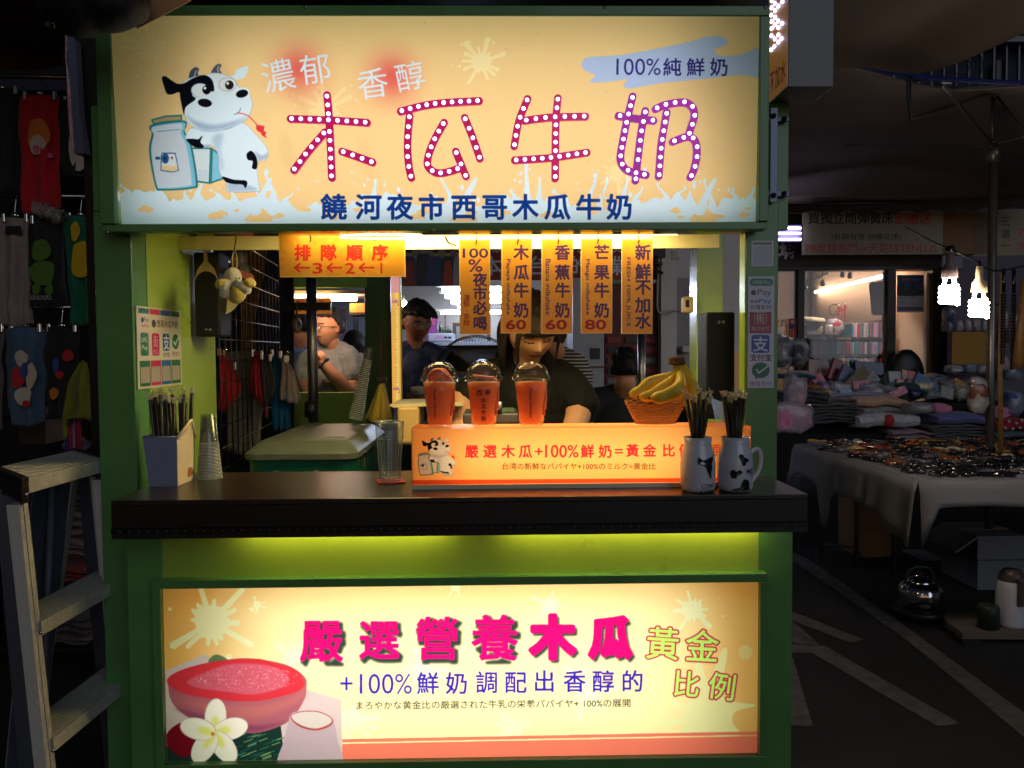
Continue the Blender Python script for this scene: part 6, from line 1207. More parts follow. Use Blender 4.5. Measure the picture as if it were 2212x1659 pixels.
MB().lathe([(.0001, .03), (.05, .03), (.06, .06), (.05, .15), (.0001, .16)], n=20, T=T @ Matrix.Rotation(R(-90), 4, 'X')).build('motor', m_blk, fan); MB().tube([fc + Vector((0, .1, -.02)), fc + Vector((0, .1, -.75))], .014, 10).build('stand', m_blk, fan)
# wall fittings right: switch box, unlit spiral lamp, wires, vents
t = thing('switch_box', W(1490, 655, .5), 'cream breaker box fixed to the lime rear pillar', 'switch box'); quick('case', (1478, 640, 1499, 676), .545, .05, M('case_cream', (196, 172, 120), .5), t, .006); quick('window', (1481, 648, 1489, 664), .5445, .002, m_blk, t, 0)
t = thing('wall_socket', W(1483, 753, 2.9), 'white socket box low on the pale wall behind the bananas', 'socket'); quick('case', (1474, 747, 1500, 761), 2.95, .06, M('case_white', (150, 154, 160), .5), t, .005)
def cfl(nm_t, x, ytop, yb0, yb1, ybot, rpx, Y, mats, label, n=4):
    u = S(Y); c = W(x, ytop, Y); t = thing(nm_t, c, label, 'bulb'); zz = lambda y: W(x, y, Y).z
    MB().lathe([(.0001, zz(ytop)), (rpx * .35 * u, zz(ytop)), (rpx * .38 * u, zz(yb0 + 2)), (rpx * .7 * u, zz(yb0 + (yb1 - yb0) * .35)), (rpx * .8 * u, zz(yb1)), (.0001, zz(yb1 + .5))], (c.x, c.y, 0), 24).build('base', mats[0], t)
    mb = MB(); P = []; st = zz(yb1 + (ybot - yb1) * .28); en = zz(ybot - 3)
    for i in range(n * 20 + 1): a = 2 * math.pi * i / 20; P.append(Vector((c.x + rpx * .84 * u * math.cos(a), c.y + rpx * .84 * u * math.sin(a), st + (en - st) * i / (n * 20))))
    mb.tube(P, rpx * .19 * u, 8)
    for s_ in (-1, 1): mb.tube([(c.x + s_ * rpx * .45 * u, c.y, zz(yb1)), (c.x + s_ * rpx * .55 * u, c.y, st + .002), (c.x + s_ * rpx * .7 * u, c.y, st)], rpx * .18 * u, 8)
    mb.build('spiral_tube', mats[1], t); return t
cfl('spiral_bulb', 1458, 526, 527, 534, 563, 10, .9, (M('bulb_base_grey', (120, 124, 135), .5), M('bulb_off_glass', (190, 194, 205), .35, n=0)), 'unlit spiral bulb hanging right of the juice board')
for nm_, P, lb_ in (('cable', [(1424, 530, 2.95), (1422, 580, 2.95), (1420, 640, 2.95), (1422, 672, 2.95), (1440, 679, 2.95), (1455, 672, 2.95), (1480, 675, 2.9)], 'white cable running down the pale wall'), ('cable', [(960, 508, .2), (970, 525, .25), (985, 530, .3), (992, 540, .3)], 'brown cable hanging left of the 100% board')):
    o = MB().tube(crom([W(*q) for q in P], 5), .006 if P[0][2] > 2 else .003, 6).build(nm_, M('cable_%d' % P[0][0], (150, 152, 160) if P[0][2] > 2 else (90, 60, 30), .5)); tag(o, lb_, 'cable')
t = thing('fuse_panel', W(1430, 540, 2.9), 'dark cluster of fuses and wires high on the pale wall', 'fuse box'); quick('panel', (1412, 530, 1438, 556), 2.93, .05, m_blk, t, .004); fuzz(MB().tube(crom([W(1420, 556, 2.93), W(1412, 566, 2.92), W(1428, 572, 2.92), W(1416, 580, 2.92), W(1430, 590, 2.93)], 6), .01, 6).build('wires', m_blk, t), .01, 30)
# the dark awning over the rear
MB().box((-2.6, 2.35, 2.35), (.85, 6.4, 2.42)).build('awning', M('awning_dark', (26, 24, 28), .9), shop)
# details inside the second stall
def flat(nm, x0, y0, x1, y1, Y, label, cat, draw, w=90):
    a, b, z0_, z1_ = pb(x0, y0, x1, y1, Y); t = thing(nm, (a, Y, z0_), label, cat); p = Print((a, Y, z1_), (b, Y, z1_), (a, Y, z0_), w, local=True); draw(p); p.sheet('print', t, .5, thick=.01)
def d_rg(p):
    p.fill((120, 26, 44)); p.rect(0, .05, .6, .55, (40, 120, 80)); p.rect(.1, .12, .35, .5, (170, 200, 190)); p.rect(.3, .15, .5, .3, (190, 60, 60)); p.rect(0, .56, 1, .6, (190, 120, 120)); p.fit('特價', .05, .3, .55, .5, (210, 220, 210), .02)
flat('price_poster', 610, 680, 652, 768, 3.9, 'red and green price poster on the wall left of the steel pole', 'poster', d_rg)
def d_fr(p): p.fill((110, 50, 62)); p.rect(.1, .06, .9, .94, (96, 104, 120)); p.sm([(.2, .7), (.4, .3), (.6, .5), (.8, .25), (.85, .8)], (70, 80, 100)); p.rect(.2, .78, .8, .84, (150, 110, 110))
flat('wall_picture', 736, 668, 748, 716, 4.6, 'narrow red-framed picture behind the man in round glasses', 'picture', d_fr); flat('wall_picture', 762, 678, 776, 722, 4.6, 'small red-framed picture above the dark-haired woman', 'picture', d_fr)
quick('carton', (755, 655, 789, 676), 2.6, .2, M('carton_gold', (150, 110, 40), .8, n=.2), thing('shelf_carton', W(770, 670, 2.6), 'yellow-brown carton on a little shelf at the top of the second stall', 'box'), .004)
quick('shelf', (753, 677, 789, 681), 2.58, .24, m_dark, bpy.data.objects['shelf_carton'], .002)
quick('rear_wall', (600, 600, 800, 880), 5.0, .05, M('blue_grey_wall', (140, 144, 160), .8, n=.05, ns=3), st2)
# ================================================================== RIGHT: BEDDING SHOP, TABLE STALL, TENT
r1 = lambda x, y: (1645.8 + x * .26456, 482.8 + y * .26456)
rT = lambda x, y: (1673.3 + x * .24355, 877.7 + y * .24355)
r4 = lambda x, y: (1618.4 + x * .29768, y * .29768)
rF = lambda x, y: (1645.8 + x * .28903, 1179.5 + y * .28903)
YSH = 6.0
m_fasc = M('fascia_wood', (62, 54, 50), .6, n=.35, ns=14, stretch=(.3, 1, 9), b=.3, bs=40); m_fr = M('dark_bronze_frame', (44, 38, 36), .4, .3, n=.2)
bs = thing('bedding_shop', W(1900, 900, YSH), 'bedding shop front with wooden fascia and lit windows right of the stall', 'shop')
Qs = lambda nm, px, Y, dep, mat, **k: quick(nm, px, Y, dep, mat, bs, .003, **k)
Qs('fascia', (1560, 380, 2034, 575), YSH, .25, m_fasc); Qs('lintel', (1600, 575, 2030, 583), YSH - .04, .2, m_fr)
Qs('mullion', (1722.5, 583, 1737, 1000), YSH - .03, .12, m_fr); Qs('mullion', (1916, 583, 1934, 1000), YSH - .03, .12, m_fr); Qs('door_jamb', (2012, 583, 2030, 1000), YSH - .03, .15, M('jamb_wood', (58, 46, 42), .5, n=.2)); Qs('door_jamb', (2000, 590, 2011.5, 1000), YSH + .02, .06, M('jamb_white', (170, 160, 152), .5))
Qs('dark_pier', (2030.5, 575, 2058, 1030), YSH - .02, .3, M('pier_dark', (34, 30, 32), .7, n=.2))
# interior shell
M_in = M('shop_inner_wall', (190, 168, 150), .8, n=.05, ns=3)
Qs('rear_wall', (1500, 520, 2100, 1000), 9.6, .1, M_in)
zfl = .0; zci = W(1800, 560, 7.4).z
a = W(1737, 583, YSH).x; MB().box((3.2, YSH + .25, zci + .25), (6.6, 9.6, zci + .35)).build('ceiling', M('shop_ceiling', (120, 108, 96), .8, n=.15, ns=4), bs)
xw = W(1985, 640, 6.3).x; MB().add([(xw, YSH + .2, .5), (W(1757, 640, 9.3).x, 9.35, .5), (W(1757, 640, 9.3).x, 9.35, zci + .2), (xw, YSH + .2, zci + .2)], [(0, 1, 2, 3)]).build('side_wall', M_in, bs)
Qs('door_recess', (1934, 590, 2001, 1000), 7.4, .1, M('recess_wall', (150, 138, 134), .8, n=.05))
# cove light and spotlights
A, B = W(1762, 631, 9.1), W(1905, 597, 6.5); MB().tube([A, B], .018, 8).build('cove_tube', EM('cove_warm', (255, 214, 178), 45), bs)
for k, (x, y, Y, sz) in enumerate(((1740, 622, 8.2, 5), (1777, 614, 7.6, 6), (1820, 595, 7.0, 6), (1836, 597.5, 6.9, 6))):
    t = thing('spotlight', W(x, y, Y), ('small spotlight at the left end of the shop ceiling track', 'spotlight in front of the cove light', 'left one of the two bright spotlights by the shop ceiling', 'right one of the two bright spotlights by the shop ceiling')[k], 'spotlight', 'track spotlights in the bedding shop'); c = W(x, y, Y); u = S(Y)
    T = Matrix.Translation(c) @ Matrix.Rotation(R(55), 4, 'X') @ Matrix.Rotation(R(-20), 4, 'Y'); MB().lathe([(.0001, sz * 2.2 * u), (sz * .6 * u, sz * 2 * u), (sz * u, .0), (sz * .95 * u, -.002)], n=16, T=T).build('housing', m_blk, t); MB().lathe([(.0001, .004), (sz * .85 * u, .0)], n=16, T=T).build('lens', EM('spot_lens_%d' % (k > 1), (255, 226, 200) if k < 2 else (240, 240, 255), 10 if k < 2 else 22), t); MB().tube([c + Vector((0, .02, sz * 2 * u)), Vector((c.x, c.y, zci + .24))], .008, 6).build('stem', m_fr, t)
MB().tube([W(1737, 611, 7.7), W(1790, 590, 7.2)], .015, 6).build('track_rail', m_cream, bs)
for k, (x, y, Y, aim) in enumerate(((1790, 596, 6.2, (3.3, 6.7, 1.2)), (1870, 596, 6.2, (3.75, 6.7, 1.1)))):
    l_ = bpy.data.lights.new('shelf_fill', 'SPOT'); l_.energy = 26; l_.color = (1, .84, .72); l_.spot_size = R(110); l_.spot_blend = .6; l_.shadow_soft_size = .04; o = bpy.data.objects.new('shelf_fill', l_); COL.objects.link(o); q = W(x, y + 3, Y - .03); o.location = q; o.rotation_euler = (Vector(aim) - q).to_track_quat('-Z', 'Y').to_euler()  # fill spots added before the shelves to brighten the packs, apart from the track spotlights
# fluorescent tubes left of the banner + glass reflection tubes
ft = thing('tube_fixture', W(1706, 505, 5.7), 'three bright tubes stacked at the shop corner beside the green pillar', 'tube light'); mt3 = EM('tube_violet_white', (226, 222, 255), 9)
for y in (492.7, 504, 517): a, b = W(1682, y, 5.7), W(1730, y, 5.7); MB().tube([a, b], .010, 8).build('tube', mt3, ft)
quick('housing', (1680, 486, 1732, 522), 5.73, .04, M('violet_housing', (120, 110, 160), .5), ft, .003)
v, T_ = glyphs('瑪', .03); lo, hi = v.min(0), v.max(0); q = (v - lo) / (hi - lo); mb = MB(); mb.add([W(1681 + x * 41, 562 - y * 46, YSH - .03) for x, y in q], [tuple(k) for k in T_]); mb.build('sign_character', M('letter_white', (190, 190, 190), .5, n=.05), bs, solid=.02)
# banner
def big(nm, x0, y0, x1, y1, Y, base, draw, label, w=600, em=0, sag=0):
    a, b, z0_, z1_ = pb(x0, y0, x1, y1, Y); t = thing(nm, (a, Y, z0_), label, 'banner' if 'banner' in nm else 'poster'); p = Print((a, Y, z1_), (b, Y, z1_), (a, Y, z0_), w); p.fill(base); draw(p); p.sheet('print', t, .6, thick=.006, em=em); return t
def d_ban(p):
    H, Wd = p.a.shape[:2]; p.row('買獨立筒彈簧床', [1758, 1785, 1811, 1838, 1865, 1891, 1918], 471, 28, (26, 26, 34), fat=.8); p.row('即贈送', [1945, 1972, 1999], 472, 28, (186, 40, 44), fat=.8)
    p.fit('(名額有限 欲購從速)', 1796, 504.5, 1946, 520, (44, 42, 44)); p.fit('PB皮爾帕門or天妮絲TENLLIS', 1741, 525, 2023, 546, (176, 44, 50), fat=.3)
big('shop_banner', 1733, 452, 2037, 550, 5.75, (148, 140, 124), d_ban, 'long cream banner with black and red Chinese writing above the bedding shop')
def d_b2(p): p.ch('三', 2172, 478, 22, (30, 60, 40), .01); p.ch('選', 2172, 505, 20, (30, 60, 40), .01); p.ch('一', 2172, 530, 20, (30, 60, 40), .01); p.fit('2', 2198, 494, 2212, 508, (180, 60, 60)); p.fit('3', 2198, 524, 2212, 538, (180, 60, 60)); p.line([(2153, 452), (2153, 552)], 1.5, (150, 50, 50))
big('shop_banner', 2037.5, 452, 2152, 549, 5.77, (120, 84, 40), lambda p: p.rect(2100, 440, 2212, 560, (104, 80, 52)), 'brown ochre banner section behind the tent pole')
big('shop_banner', 2152.5, 452, 2260, 551, 5.74, (140, 126, 104), d_b2, 'cream banner end with green characters and red numerals right of the pole', 240)
def d_pos(p):
    p.rect(1938, 594, 1996, 636, (40, 52, 96)); p.sm([(1938, 622), (1950, 612), (1958, 628), (1970, 610), (1980, 624), (1996, 628), (1996, 638), (1938, 638)], (24, 28, 40)); p.fit('節目', 1950, 600, 1964, 607, (210, 120, 50)); p.fit('2018 MUSIC', 1968, 602, 1988, 606, (150, 160, 190))
    for i, c in enumerate(((90, 120, 60), (150, 60, 60), (60, 90, 140), (170, 100, 60))): x = 1943 + (i % 2) * 26; y = 641 + (i // 2) * 11; p.rect(x, y, x + 8, y + 2.5, c); p.rect(x, y + 5, x + 20, y + 5.6, (110, 110, 120))
    p.rect(1940, 663, 1994, 671, (80, 60, 90))
big('event_poster', 1938, 594, 1996, 674.6, YSH - .05, (140, 140, 152), d_pos, 'white and dark blue event poster taped on the shop glass', 200)
big('warning_sticker', 1704, 688, 1720, 728, YSH - .05, (150, 20, 34), lambda p: (p.rect(1704, 702, 1720, 708, (30, 50, 110)), p.ell(1712, 695, 4, 4, (190, 170, 170)), [p.rect(1706.5 + k * 6, 711, 1709 + k * 6, 726, (190, 120, 110)) for k in (0, 1)]), 'small red sticker low on the left shop window', 90)
t = thing('no_entry_sticker', W(1695, 696, YSH - .05), 'round sticker with a diagonal bar on the left shop window', 'sticker'); mb = MB(); c = W(1695, 697, YSH - .06); u = S(YSH); T = Matrix.Translation(c) @ Matrix.Rotation(R(90), 4, 'X'); mb.lathe([(5 * u, 0), (7 * u, .002), (7.4 * u, 0)], n=24, T=T); mb.tube([c + Vector((-4 * u, -.002, 4 * u)), c + Vector((4 * u, -.002, -4 * u))], u, 4); mb.build('ring', M('sticker_grey', (170, 165, 160), .5), t)
# window glass
gl_ = clearmat('window_glass', (225, 228, 230), .02, .001)
for (x0, x1) in ((1640, 1722), (1737.5, 1916)): a, b, z0_, z1_ = pb(x0, 583, x1, 1000, YSH); MB().box((a, YSH + .01, z0_), (b, YSH + .016, z1_)).build('pane', gl_, bs)
# shelves of packed bedding
g = random.Random(21); PC = [(196, 170, 168), (160, 120, 128), (120, 150, 150), (180, 60, 70), (84, 110, 130), (200, 190, 180), (150, 100, 90), (60, 110, 110), (190, 140, 160), (96, 84, 104)]
pm = [M('pack_%d' % i, c, .28, n=.2, ns=20, coat=.4) for i, c in enumerate(PC)]
sf = thing('bedding_shelves', W(1830, 900, 7.5), 'wooden shelving of upright bedding packs inside the lit shop', 'shelving'); YS_ = 6.55
for y in (730, 767, 803, 845): quick('shelf', (1744, y, 1916, y + 3), YS_, .4, M('shelf_wood', (150, 118, 90), .5, n=.15), sf, .002)
quick('back_panel', (1744, 700, 1916, 900), YS_ + .38, .03, m_dark, sf, .002); quick('side', (1914, 690, 1920, 905), YS_ - .01, .42, MC['shelf_wood'], sf, .002)
for (ya, yb, xa, xb, step) in ((696, 729, 1840, 1914, 4.4), (736, 766, 1752, 1914, 4.6), (772, 802, 1752, 1914, 5.2), (808, 843, 1750, 1914, 7)):
    x = xa
    while x < xb - 2:
        w_ = step * g.uniform(.7, 1.35); quick('bedding_pack', (x, ya + g.uniform(0, 4), x + w_ - .5, yb), YS_ - g.uniform(0, .04), .3, pm[g.randrange(10)], sf, .003); x += w_
def blob(nm, x0, y0, x1, y1, Y, dep, mat, label, cat, seed=0, amp=.02, plastic=False, group=None, rot=0):
    a, b, z0_, z1_ = pb(x0, y0, x1, y1, Y); c = Vector(((a + b) / 2, Y + dep / 2, (z0_ + z1_) / 2)); t = thing(nm, (c.x, c.y, z0_), label, cat, group)
    def sq(p): return Vector([math.copysign(abs(v) ** .55, v) for v in p])
    T = Matrix.Translation(c) @ Matrix.Rotation(R(rot), 4, 'Y')
    o = MB().ell((0, 0, 0), ((b - a) / 2, dep / 2, (z1_ - z0_) / 2), 0, 28, 18, T=T, fn=sq).build('body', mat, t); fuzz(o, amp, 9, seed)
    if plastic: o2 = MB().ell((0, 0, 0), ((b - a) / 2 * 1.05, dep / 2 * 1.06, (z1_ - z0_) / 2 * 1.06), 0, 22, 14, T=T, fn=sq).build('wrap', clearmat('bag_plastic', (225, 230, 235), .12, .10), t); fuzz(o2, amp * 1.6, 14, seed + 3)
    return t
def fold(nm, x0, y0, x1, y1, Y, dep, mat, label, cat, n=3, seed=0, group=None, mats=None):
    """a folded cloth seen end-on: n rounded layers"""
    a, b, z0_, z1_ = pb(x0, y0, x1, y1, Y); t = thing(nm, (a, Y, z0_), label, cat, group); h = (z1_ - z0_) / n; g = random.Random(seed)
    for k in range(n):
        z = z0_ + h * (k + .5); P = []; o_ = g.uniform(-.02, .02); q = MB()
        G = []
        for i in range(9):
            th = 2 * math.pi * i / 8; G.append([Vector((a + (b - a) * j / 8 + o_, Y + dep / 2 - dep / 2 * max(-1, min(1, 1.25 * math.cos(th))), z + h * .5 * math.sin(th) * (1 if j not in (0, 8) else .8) + .006 * math.sin(j * 1.3 + k + seed) - .004 * (j - 4) ** 2 * .2)) for j in range(9)])
        q.grid(G); q.add([G[i][0] for i in range(8)], [tuple(range(8))[::-1]]); q.add([G[i][8] for i in range(8)], [tuple(range(8))]); fuzz(q.build('layer', (mats[k % len(mats)] if mats else mat), t), .008, 12, seed)
    return t
F_ = lambda n_, c: M('bed_' + n_, c, .85, n=.3, ns=22, b=.5, bs=60, sheen=.2)
base = thing('display_stand', W(1900, 960, 4.9), 'black draped stand under the piled bedding', 'stand'); quick('cloth', (1660, 935, 2300, 1240), 5.0, .6, M('black_drape', (12, 12, 14), .9, n=.2), base, .01); quick('riser', (1690, 872, 2300, 934), 5.25, .4, MC['black_drape'], base, .01)
fold('blanket', 1858, 857, 1966, 879, 4.95, .35, F_('peach', (206, 168, 140)), 'folded peach blanket with small flowers on top of the pile', 'blanket', 1, 1)
fold('blanket', 1864, 880, 1966, 892, 4.94, .35, F_('mint', (150, 160, 160)), 'pale folded blanket under the peach one', 'blanket', 1, 2)
fold('blanket', 1790, 860, 1858, 893, 5.0, .35, F_('grey', (104, 96, 104)), 'stack of thin grey blankets left of the peach one', 'blanket', 4, 3)
fold('blanket', 1862, 892, 1992, 925, 4.85, .4, F_('white', (186, 186, 196)), 'white blanket with a red apple print at the front of the pile', 'blanket', 1, 4)
c = W(1922, 911, 4.83); t = bpy.data.objects[-1] if 0 else None
p_ = MB().ell(W(1921, 909, 4.86), (.045, .02, .055), 0, 16, 10, T=None); o = p_.build('apple_print', M('apple_red', (170, 20, 34), .6)); wb = [q for q in bpy.data.objects if q.get('label', '').startswith('white blanket')][0]; attach(o, wb); o.name = 'apple_print'
fold('blanket', 1850, 880, 1985, 893, 4.98, .4, F_('orange', (176, 110, 66)), 'orange and purple blanket edge between white and mint', 'blanket', 1, 5)
fold('blanket', 1928, 930, 2010, 950, 4.85, .4, F_('pink', (160, 128, 140)), 'pink folded towels low in the pile', 'towel', 2, 6)
fold('blanket', 2030, 893, 2140, 918, 4.85, .4, F_('violet', (100, 104, 160)), 'violet blue folded blanket by the pole', 'blanket', 1, 7)
fold('blanket', 2018, 918, 2130, 950, 4.88, .4, F_('dark_stack', (84, 80, 92)), 'stack of dark folded blankets below the violet one', 'blanket', 5, 8)
fold('blanket', 2155, 905, 2260, 932, 4.8, .4, F_('red_hearts', (170, 20, 40)), 'red blanket with white hearts right of the pole', 'blanket', 1, 9)
rh = [q for q in bpy.data.objects if q.get('label', '').startswith('red blanket')][0]
mb = MB(); c_ = 0
for x, y in ((2164, 912), (2180, 910), (2196, 914), (2208, 908), (2172, 924), (2188, 926), (2204, 924)):
    P = [(x, y + 3.4), (x - 3, y), (x - 2.4, y - 2.2), (x - .8, y - 2.2), (x, y - 1), (x + .8, y - 2.2), (x + 2.4, y - 2.2), (x + 3, y)]; mb.prism([W(a, b, 4.795) for a, b in P], 0, .02)
o = mb.build('hearts', M('heart_white', (200, 190, 196), .8), kind='stuff'); attach(o, rh)
fold('blanket', 2155, 933, 2260, 948, 4.82, .4, F_('teal', (90, 116, 124)), 'pale teal blanket under the red hearts blanket', 'blanket', 1, 10)
blob('towel_bundle', 2020, 875, 2062, 893, 4.95, .2, F_('rose', (206, 120, 160)), 'bright pink towel bundle beside the wrapped pack', 'towel', 1, .015)
blob('towel_bundle', 2150, 880, 2194, 906, 4.9, .3, F_('rose2', (206, 130, 170)), 'pink plush bundle right of the tent pole', 'towel', 2, .02)
t = blob('pillow_pack', 1968, 872, 2022, 894, 4.8, .3, F_('tan_pack', (150, 120, 108)), 'tan printed bedding pack in shiny plastic at the middle of the pile', 'bedding pack', 3, .01, True)
fold('blanket', 1758, 828, 1846, 842, 5.5, .4, F_('multi', (176, 120, 60)), 'orange and purple folded cloth at the back of the pile', 'blanket', 1, 11)
fold('blanket', 1795, 846, 1928, 860, 5.2, .4, F_('lilac', (150, 154, 180)), 'lilac sheet lying over the blankets', 'blanket', 1, 12)
blob('pillow_pack', 1860, 826, 1910, 852, 5.4, .3, F_('blue_pink', (80, 120, 150)), 'blue and pink pillow in plastic at the back', 'bedding pack', 4, .03, True); blob('pillow_pack', 1905, 832, 1945, 856, 5.4, .3, F_('silver', (130, 130, 140)), 'silver-grey pack in plastic behind the lilac sheet', 'bedding pack', 5, .03, True)
blob('travel_bag', 1940, 826, 1996, 868, 5.35, .3, F_('teal_bag', (40, 62, 66)), 'dark teal bag with handles in the bedding pile', 'bag', 6, .02); blob('pillow_pack', 2035, 826, 2075, 850, 5.4, .3, F_('grey_p', (110, 108, 116)), 'grey bag of bedding in plastic right of the blue board', 'bedding pack', 7, .03, True); blob('pillow_pack', 2072, 828, 2130, 862, 5.4, .3, F_('orange_p', (170, 110, 100)), 'orange and white bedding pack behind the dried fish bag', 'bedding pack', 8, .03, True)
# angled packs and books
def slab(nm, x, y, w, h, Y, rot, mat, label, cat='bedding pack', yaw=0, d=.05):
    u = S(Y); c = W(x, y, Y); t = thing(nm, c, label, cat); T = Matrix.Translation(c) @ Matrix.Rotation(R(yaw), 4, 'Z') @ Matrix.Rotation(R(rot), 4, 'Y') @ Matrix.Rotation(R(-18), 4, 'X'); MB().box((-w / 2 * u, -d / 2, -h / 2 * u), (w / 2 * u, d / 2, h / 2 * u), T=T).build('pack', mat, t, .006); return t
for k, a_ in enumerate(((1803, 800, 24, 52, 5.7, 24, (130, 24, 40), 'tilted crimson pack leaning in the shop pile'), (1828, 812, 34, 40, 5.6, 30, (96, 104, 140), 'tilted blue and white pack beside the crimson one'), (1850, 818, 26, 66, 5.5, 52, (130, 120, 96), 'shiny beige pack lying slanted'), (1876, 797, 64, 30, 5.7, 4, (34, 44, 84), 'dark blue boxed bedding set'), (1845, 793, 14, 30, 5.75, -3, (50, 64, 110), 'narrow blue box left of the dark blue set'), (1931, 818, 28, 32, 5.6, 3, (140, 140, 144), 'white pack next to the red gift box'), (1952, 816, 14, 34, 5.6, 8, (190, 130, 100), 'orange patterned pack in the pile'), (1966, 818, 18, 34, 5.6, 10, (180, 30, 40), 'red patterned gift pack'), (1955, 828, 44, 12, 5.5, 10, (190, 130, 140), 'flat pink box among the packs'), (2000, 830, 60, 26, 5.45, 32, (96, 120, 170), 'large pale blue board tilted over the pile'), (1757, 795, 26, 36, 5.9, 8, (150, 110, 90), 'brown printed pack under the shelves'), (1778, 795, 26, 38, 5.9, -8, (150, 130, 130), 'grey printed pack under the shelves'), (1724, 812, 44, 22, 5.8, 0, (150, 110, 84), 'row of tan packs at the left of the pile'), (1765, 818, 26, 14, 5.75, 6, (190, 24, 30), 'small bright red pack at the left'))):
    slab('bedding_pack', *a_[:6], M('slab_%d' % k, a_[6], .3, n=.3, ns=25, coat=.5), a_[7])
cols = (('rose', (190, 110, 130)), ('pale blue', (130, 160, 200)), ('cream', (200, 186, 160)), ('navy', (40, 50, 90)), ('lilac', (150, 130, 180)), ('scarlet', (170, 36, 40)), ('sea green', (70, 120, 116)), ('white', (190, 190, 196)), ('mustard', (170, 130, 60)), ('grey', (120, 116, 120)))
g = random.Random(91); nk = 0
for row_, (yy, Yd, word) in enumerate(((822, 5.65, 'at the back of the pile'), (838, 5.45, 'in the middle of the pile'), (852, 5.25, 'just behind the folded blankets'))):
    for i in range(10):
        x = 1772 + i * 37 + g.uniform(-8, 8) + row_ * 9; nm_, c_ = cols[(i * 3 + row_ * 4) % 10]; w_ = g.uniform(26, 44); h_ = g.uniform(13, 24); mt_ = M('pile_%s' % nm_, c_, .4, n=.5, ns=30, b=.4, bs=50, coat=.4); lb_ = '%s %s bedding item %s' % (('printed', 'shiny', 'plump', 'flat')[(i + row_) % 4], nm_, word); nk += 1
        if (i + row_) % 3: blob('bedding_item', x - w_ / 2, yy - h_ * .6, x + w_ / 2, yy + h_ * .5, Yd + g.uniform(-.08, .08), .22, mt_, lb_, 'bedding', nk, .022, (i + row_) % 2 == 0, 'assorted bedding in the pile', g.uniform(-18, 18))
        else: o_ = slab('bedding_item', x, yy - 3, w_ * .9, h_ * 1.3, Yd, g.uniform(-35, 35), mt_, lb_, 'bedding'); o_['group'] = 'assorted bedding in the pile'
# plastic bags by the green pillar
blob('plastic_bag', 1676, 728, 1716, 792, 4.6, .3, F_('bagblue', (58, 66, 84)), 'dark bundle in clear plastic hanging nearest the green pillar', 'bag', 9, .03, True); blob('plastic_bag', 1714, 735, 1752, 790, 4.7, .3, F_('baggrey', (76, 84, 98)), 'grey bundle in clear plastic above the long bags', 'bag', 10, .03, True)
blob('pillow_bag', 1706, 815, 1746, 884, 4.2, .15, F_('pinkwhite', (196, 150, 176)), 'long pink and white pillow in shiny plastic', 'pillow', 11, .02, True, rot=8); blob('pillow_bag', 1672, 874, 1760, 936, 3.9, .16, F_('pinkcartoon', (190, 120, 164)), 'large pink pillow bag hanging beside the stall counter', 'pillow', 12, .02, True)
fold('blanket', 1690, 843, 1790, 872, 5.0, .35, F_('camo', (46, 54, 62)), 'dark camouflage folded cloth behind the long pillow', 'blanket', 3, 13); fold('blanket', 1700, 806, 1768, 818, 5.3, .35, F_('turq', (30, 80, 110)), 'turquoise folded towel at the back left', 'towel', 1, 14); fold('blanket', 1754, 872, 1862, 915, 4.95, .4, F_('dkgreen', (50, 56, 66)), 'stack of thin dark striped blankets at the pile corner', 'blanket', 6, 15)
# gift baskets on the shelf
blob('fruit_basket', 1794, 690, 1824, 728, 6.4, .15, F_('redbasket', (150, 30, 26)), 'red gift basket in plastic on the shelf', 'gift basket', 13, .02, True); blob('gift_doll', 1788, 700, 1800, 728, 6.35, .1, F_('dollwhite', (190, 150, 130)), 'little figure with a red bow in plastic', 'doll', 14, .01, True); blob('boxed_gift', 1740, 700, 1782, 728, 6.4, .15, F_('beigebox', (170, 150, 130)), 'beige gift box on the top shelf', 'box', 15, .005); blob('cushion', 1738, 684, 1786, 698, 6.35, .2, F_('cream', (196, 172, 140)), 'cream cushion lying on the beige gift box', 'cushion', 16, .02)
for k, (x, y) in enumerate(((1813, 665), (1826, 662))): c = W(x, y, 6.6); t = thing('hanging_lantern', c, ('left red bead ornament above the gift basket', 'right red bead ornament above the gift basket')[k], 'ornament'); mb = MB(); [mb.ell(c + Vector((0, 0, -.028 * i)), (.02 - .002 * i, .02 - .002 * i, .018), 0, 10, 6) for i in range(6)]; mb.build('beads', M('bead_red', (150, 30, 34), .3), t); MB().tube([c, c + Vector((0, 0, .05))], .003, 5).build('loop', m_chrome, t)
t = thing('picture_frame', W(1900, 640, 6.6), 'large dark wooden frame hanging tilted inside the shop', 'picture'); mb = MB()
def fr(P0, P1, w_): a_, b_ = W(*P0, 6.55), W(*P1, 6.55); d = (b_ - a_).normalized(); n_ = Vector((-d.z, 0, d.x)) * w_; mb.prism([a_ - n_, b_ - n_, b_ + n_, a_ + n_], 0, .05)
C_ = [(1884, 612), (1917, 606), (1917, 677), (1890, 678)]
for k in range(4): fr(C_[k], C_[(k + 1) % 4], .014)
mb.build('frame', M('frame_darkwood', (40, 24, 18), .4), t); MB().prism([W(*q, 6.57) for q in C_], 0, .01).build('picture', M('picture_brown', (60, 36, 26), .4, n=.4, ns=20), t)
t = thing('wire_scroll', W(1797, 675, 7.3), 'curled wire ornament on the shelf against the pale wall', 'ornament'); c = W(1802, 672, 7.3); MB().tube([c + Vector((math.cos(a) * .012 * (8 - a), 0, math.sin(a) * .012 * (8 - a))) for a in np.linspace(0, 7, 40)], .005, 5).build('wire', M('wire_bronze', (80, 64, 50), .4, .6), t)
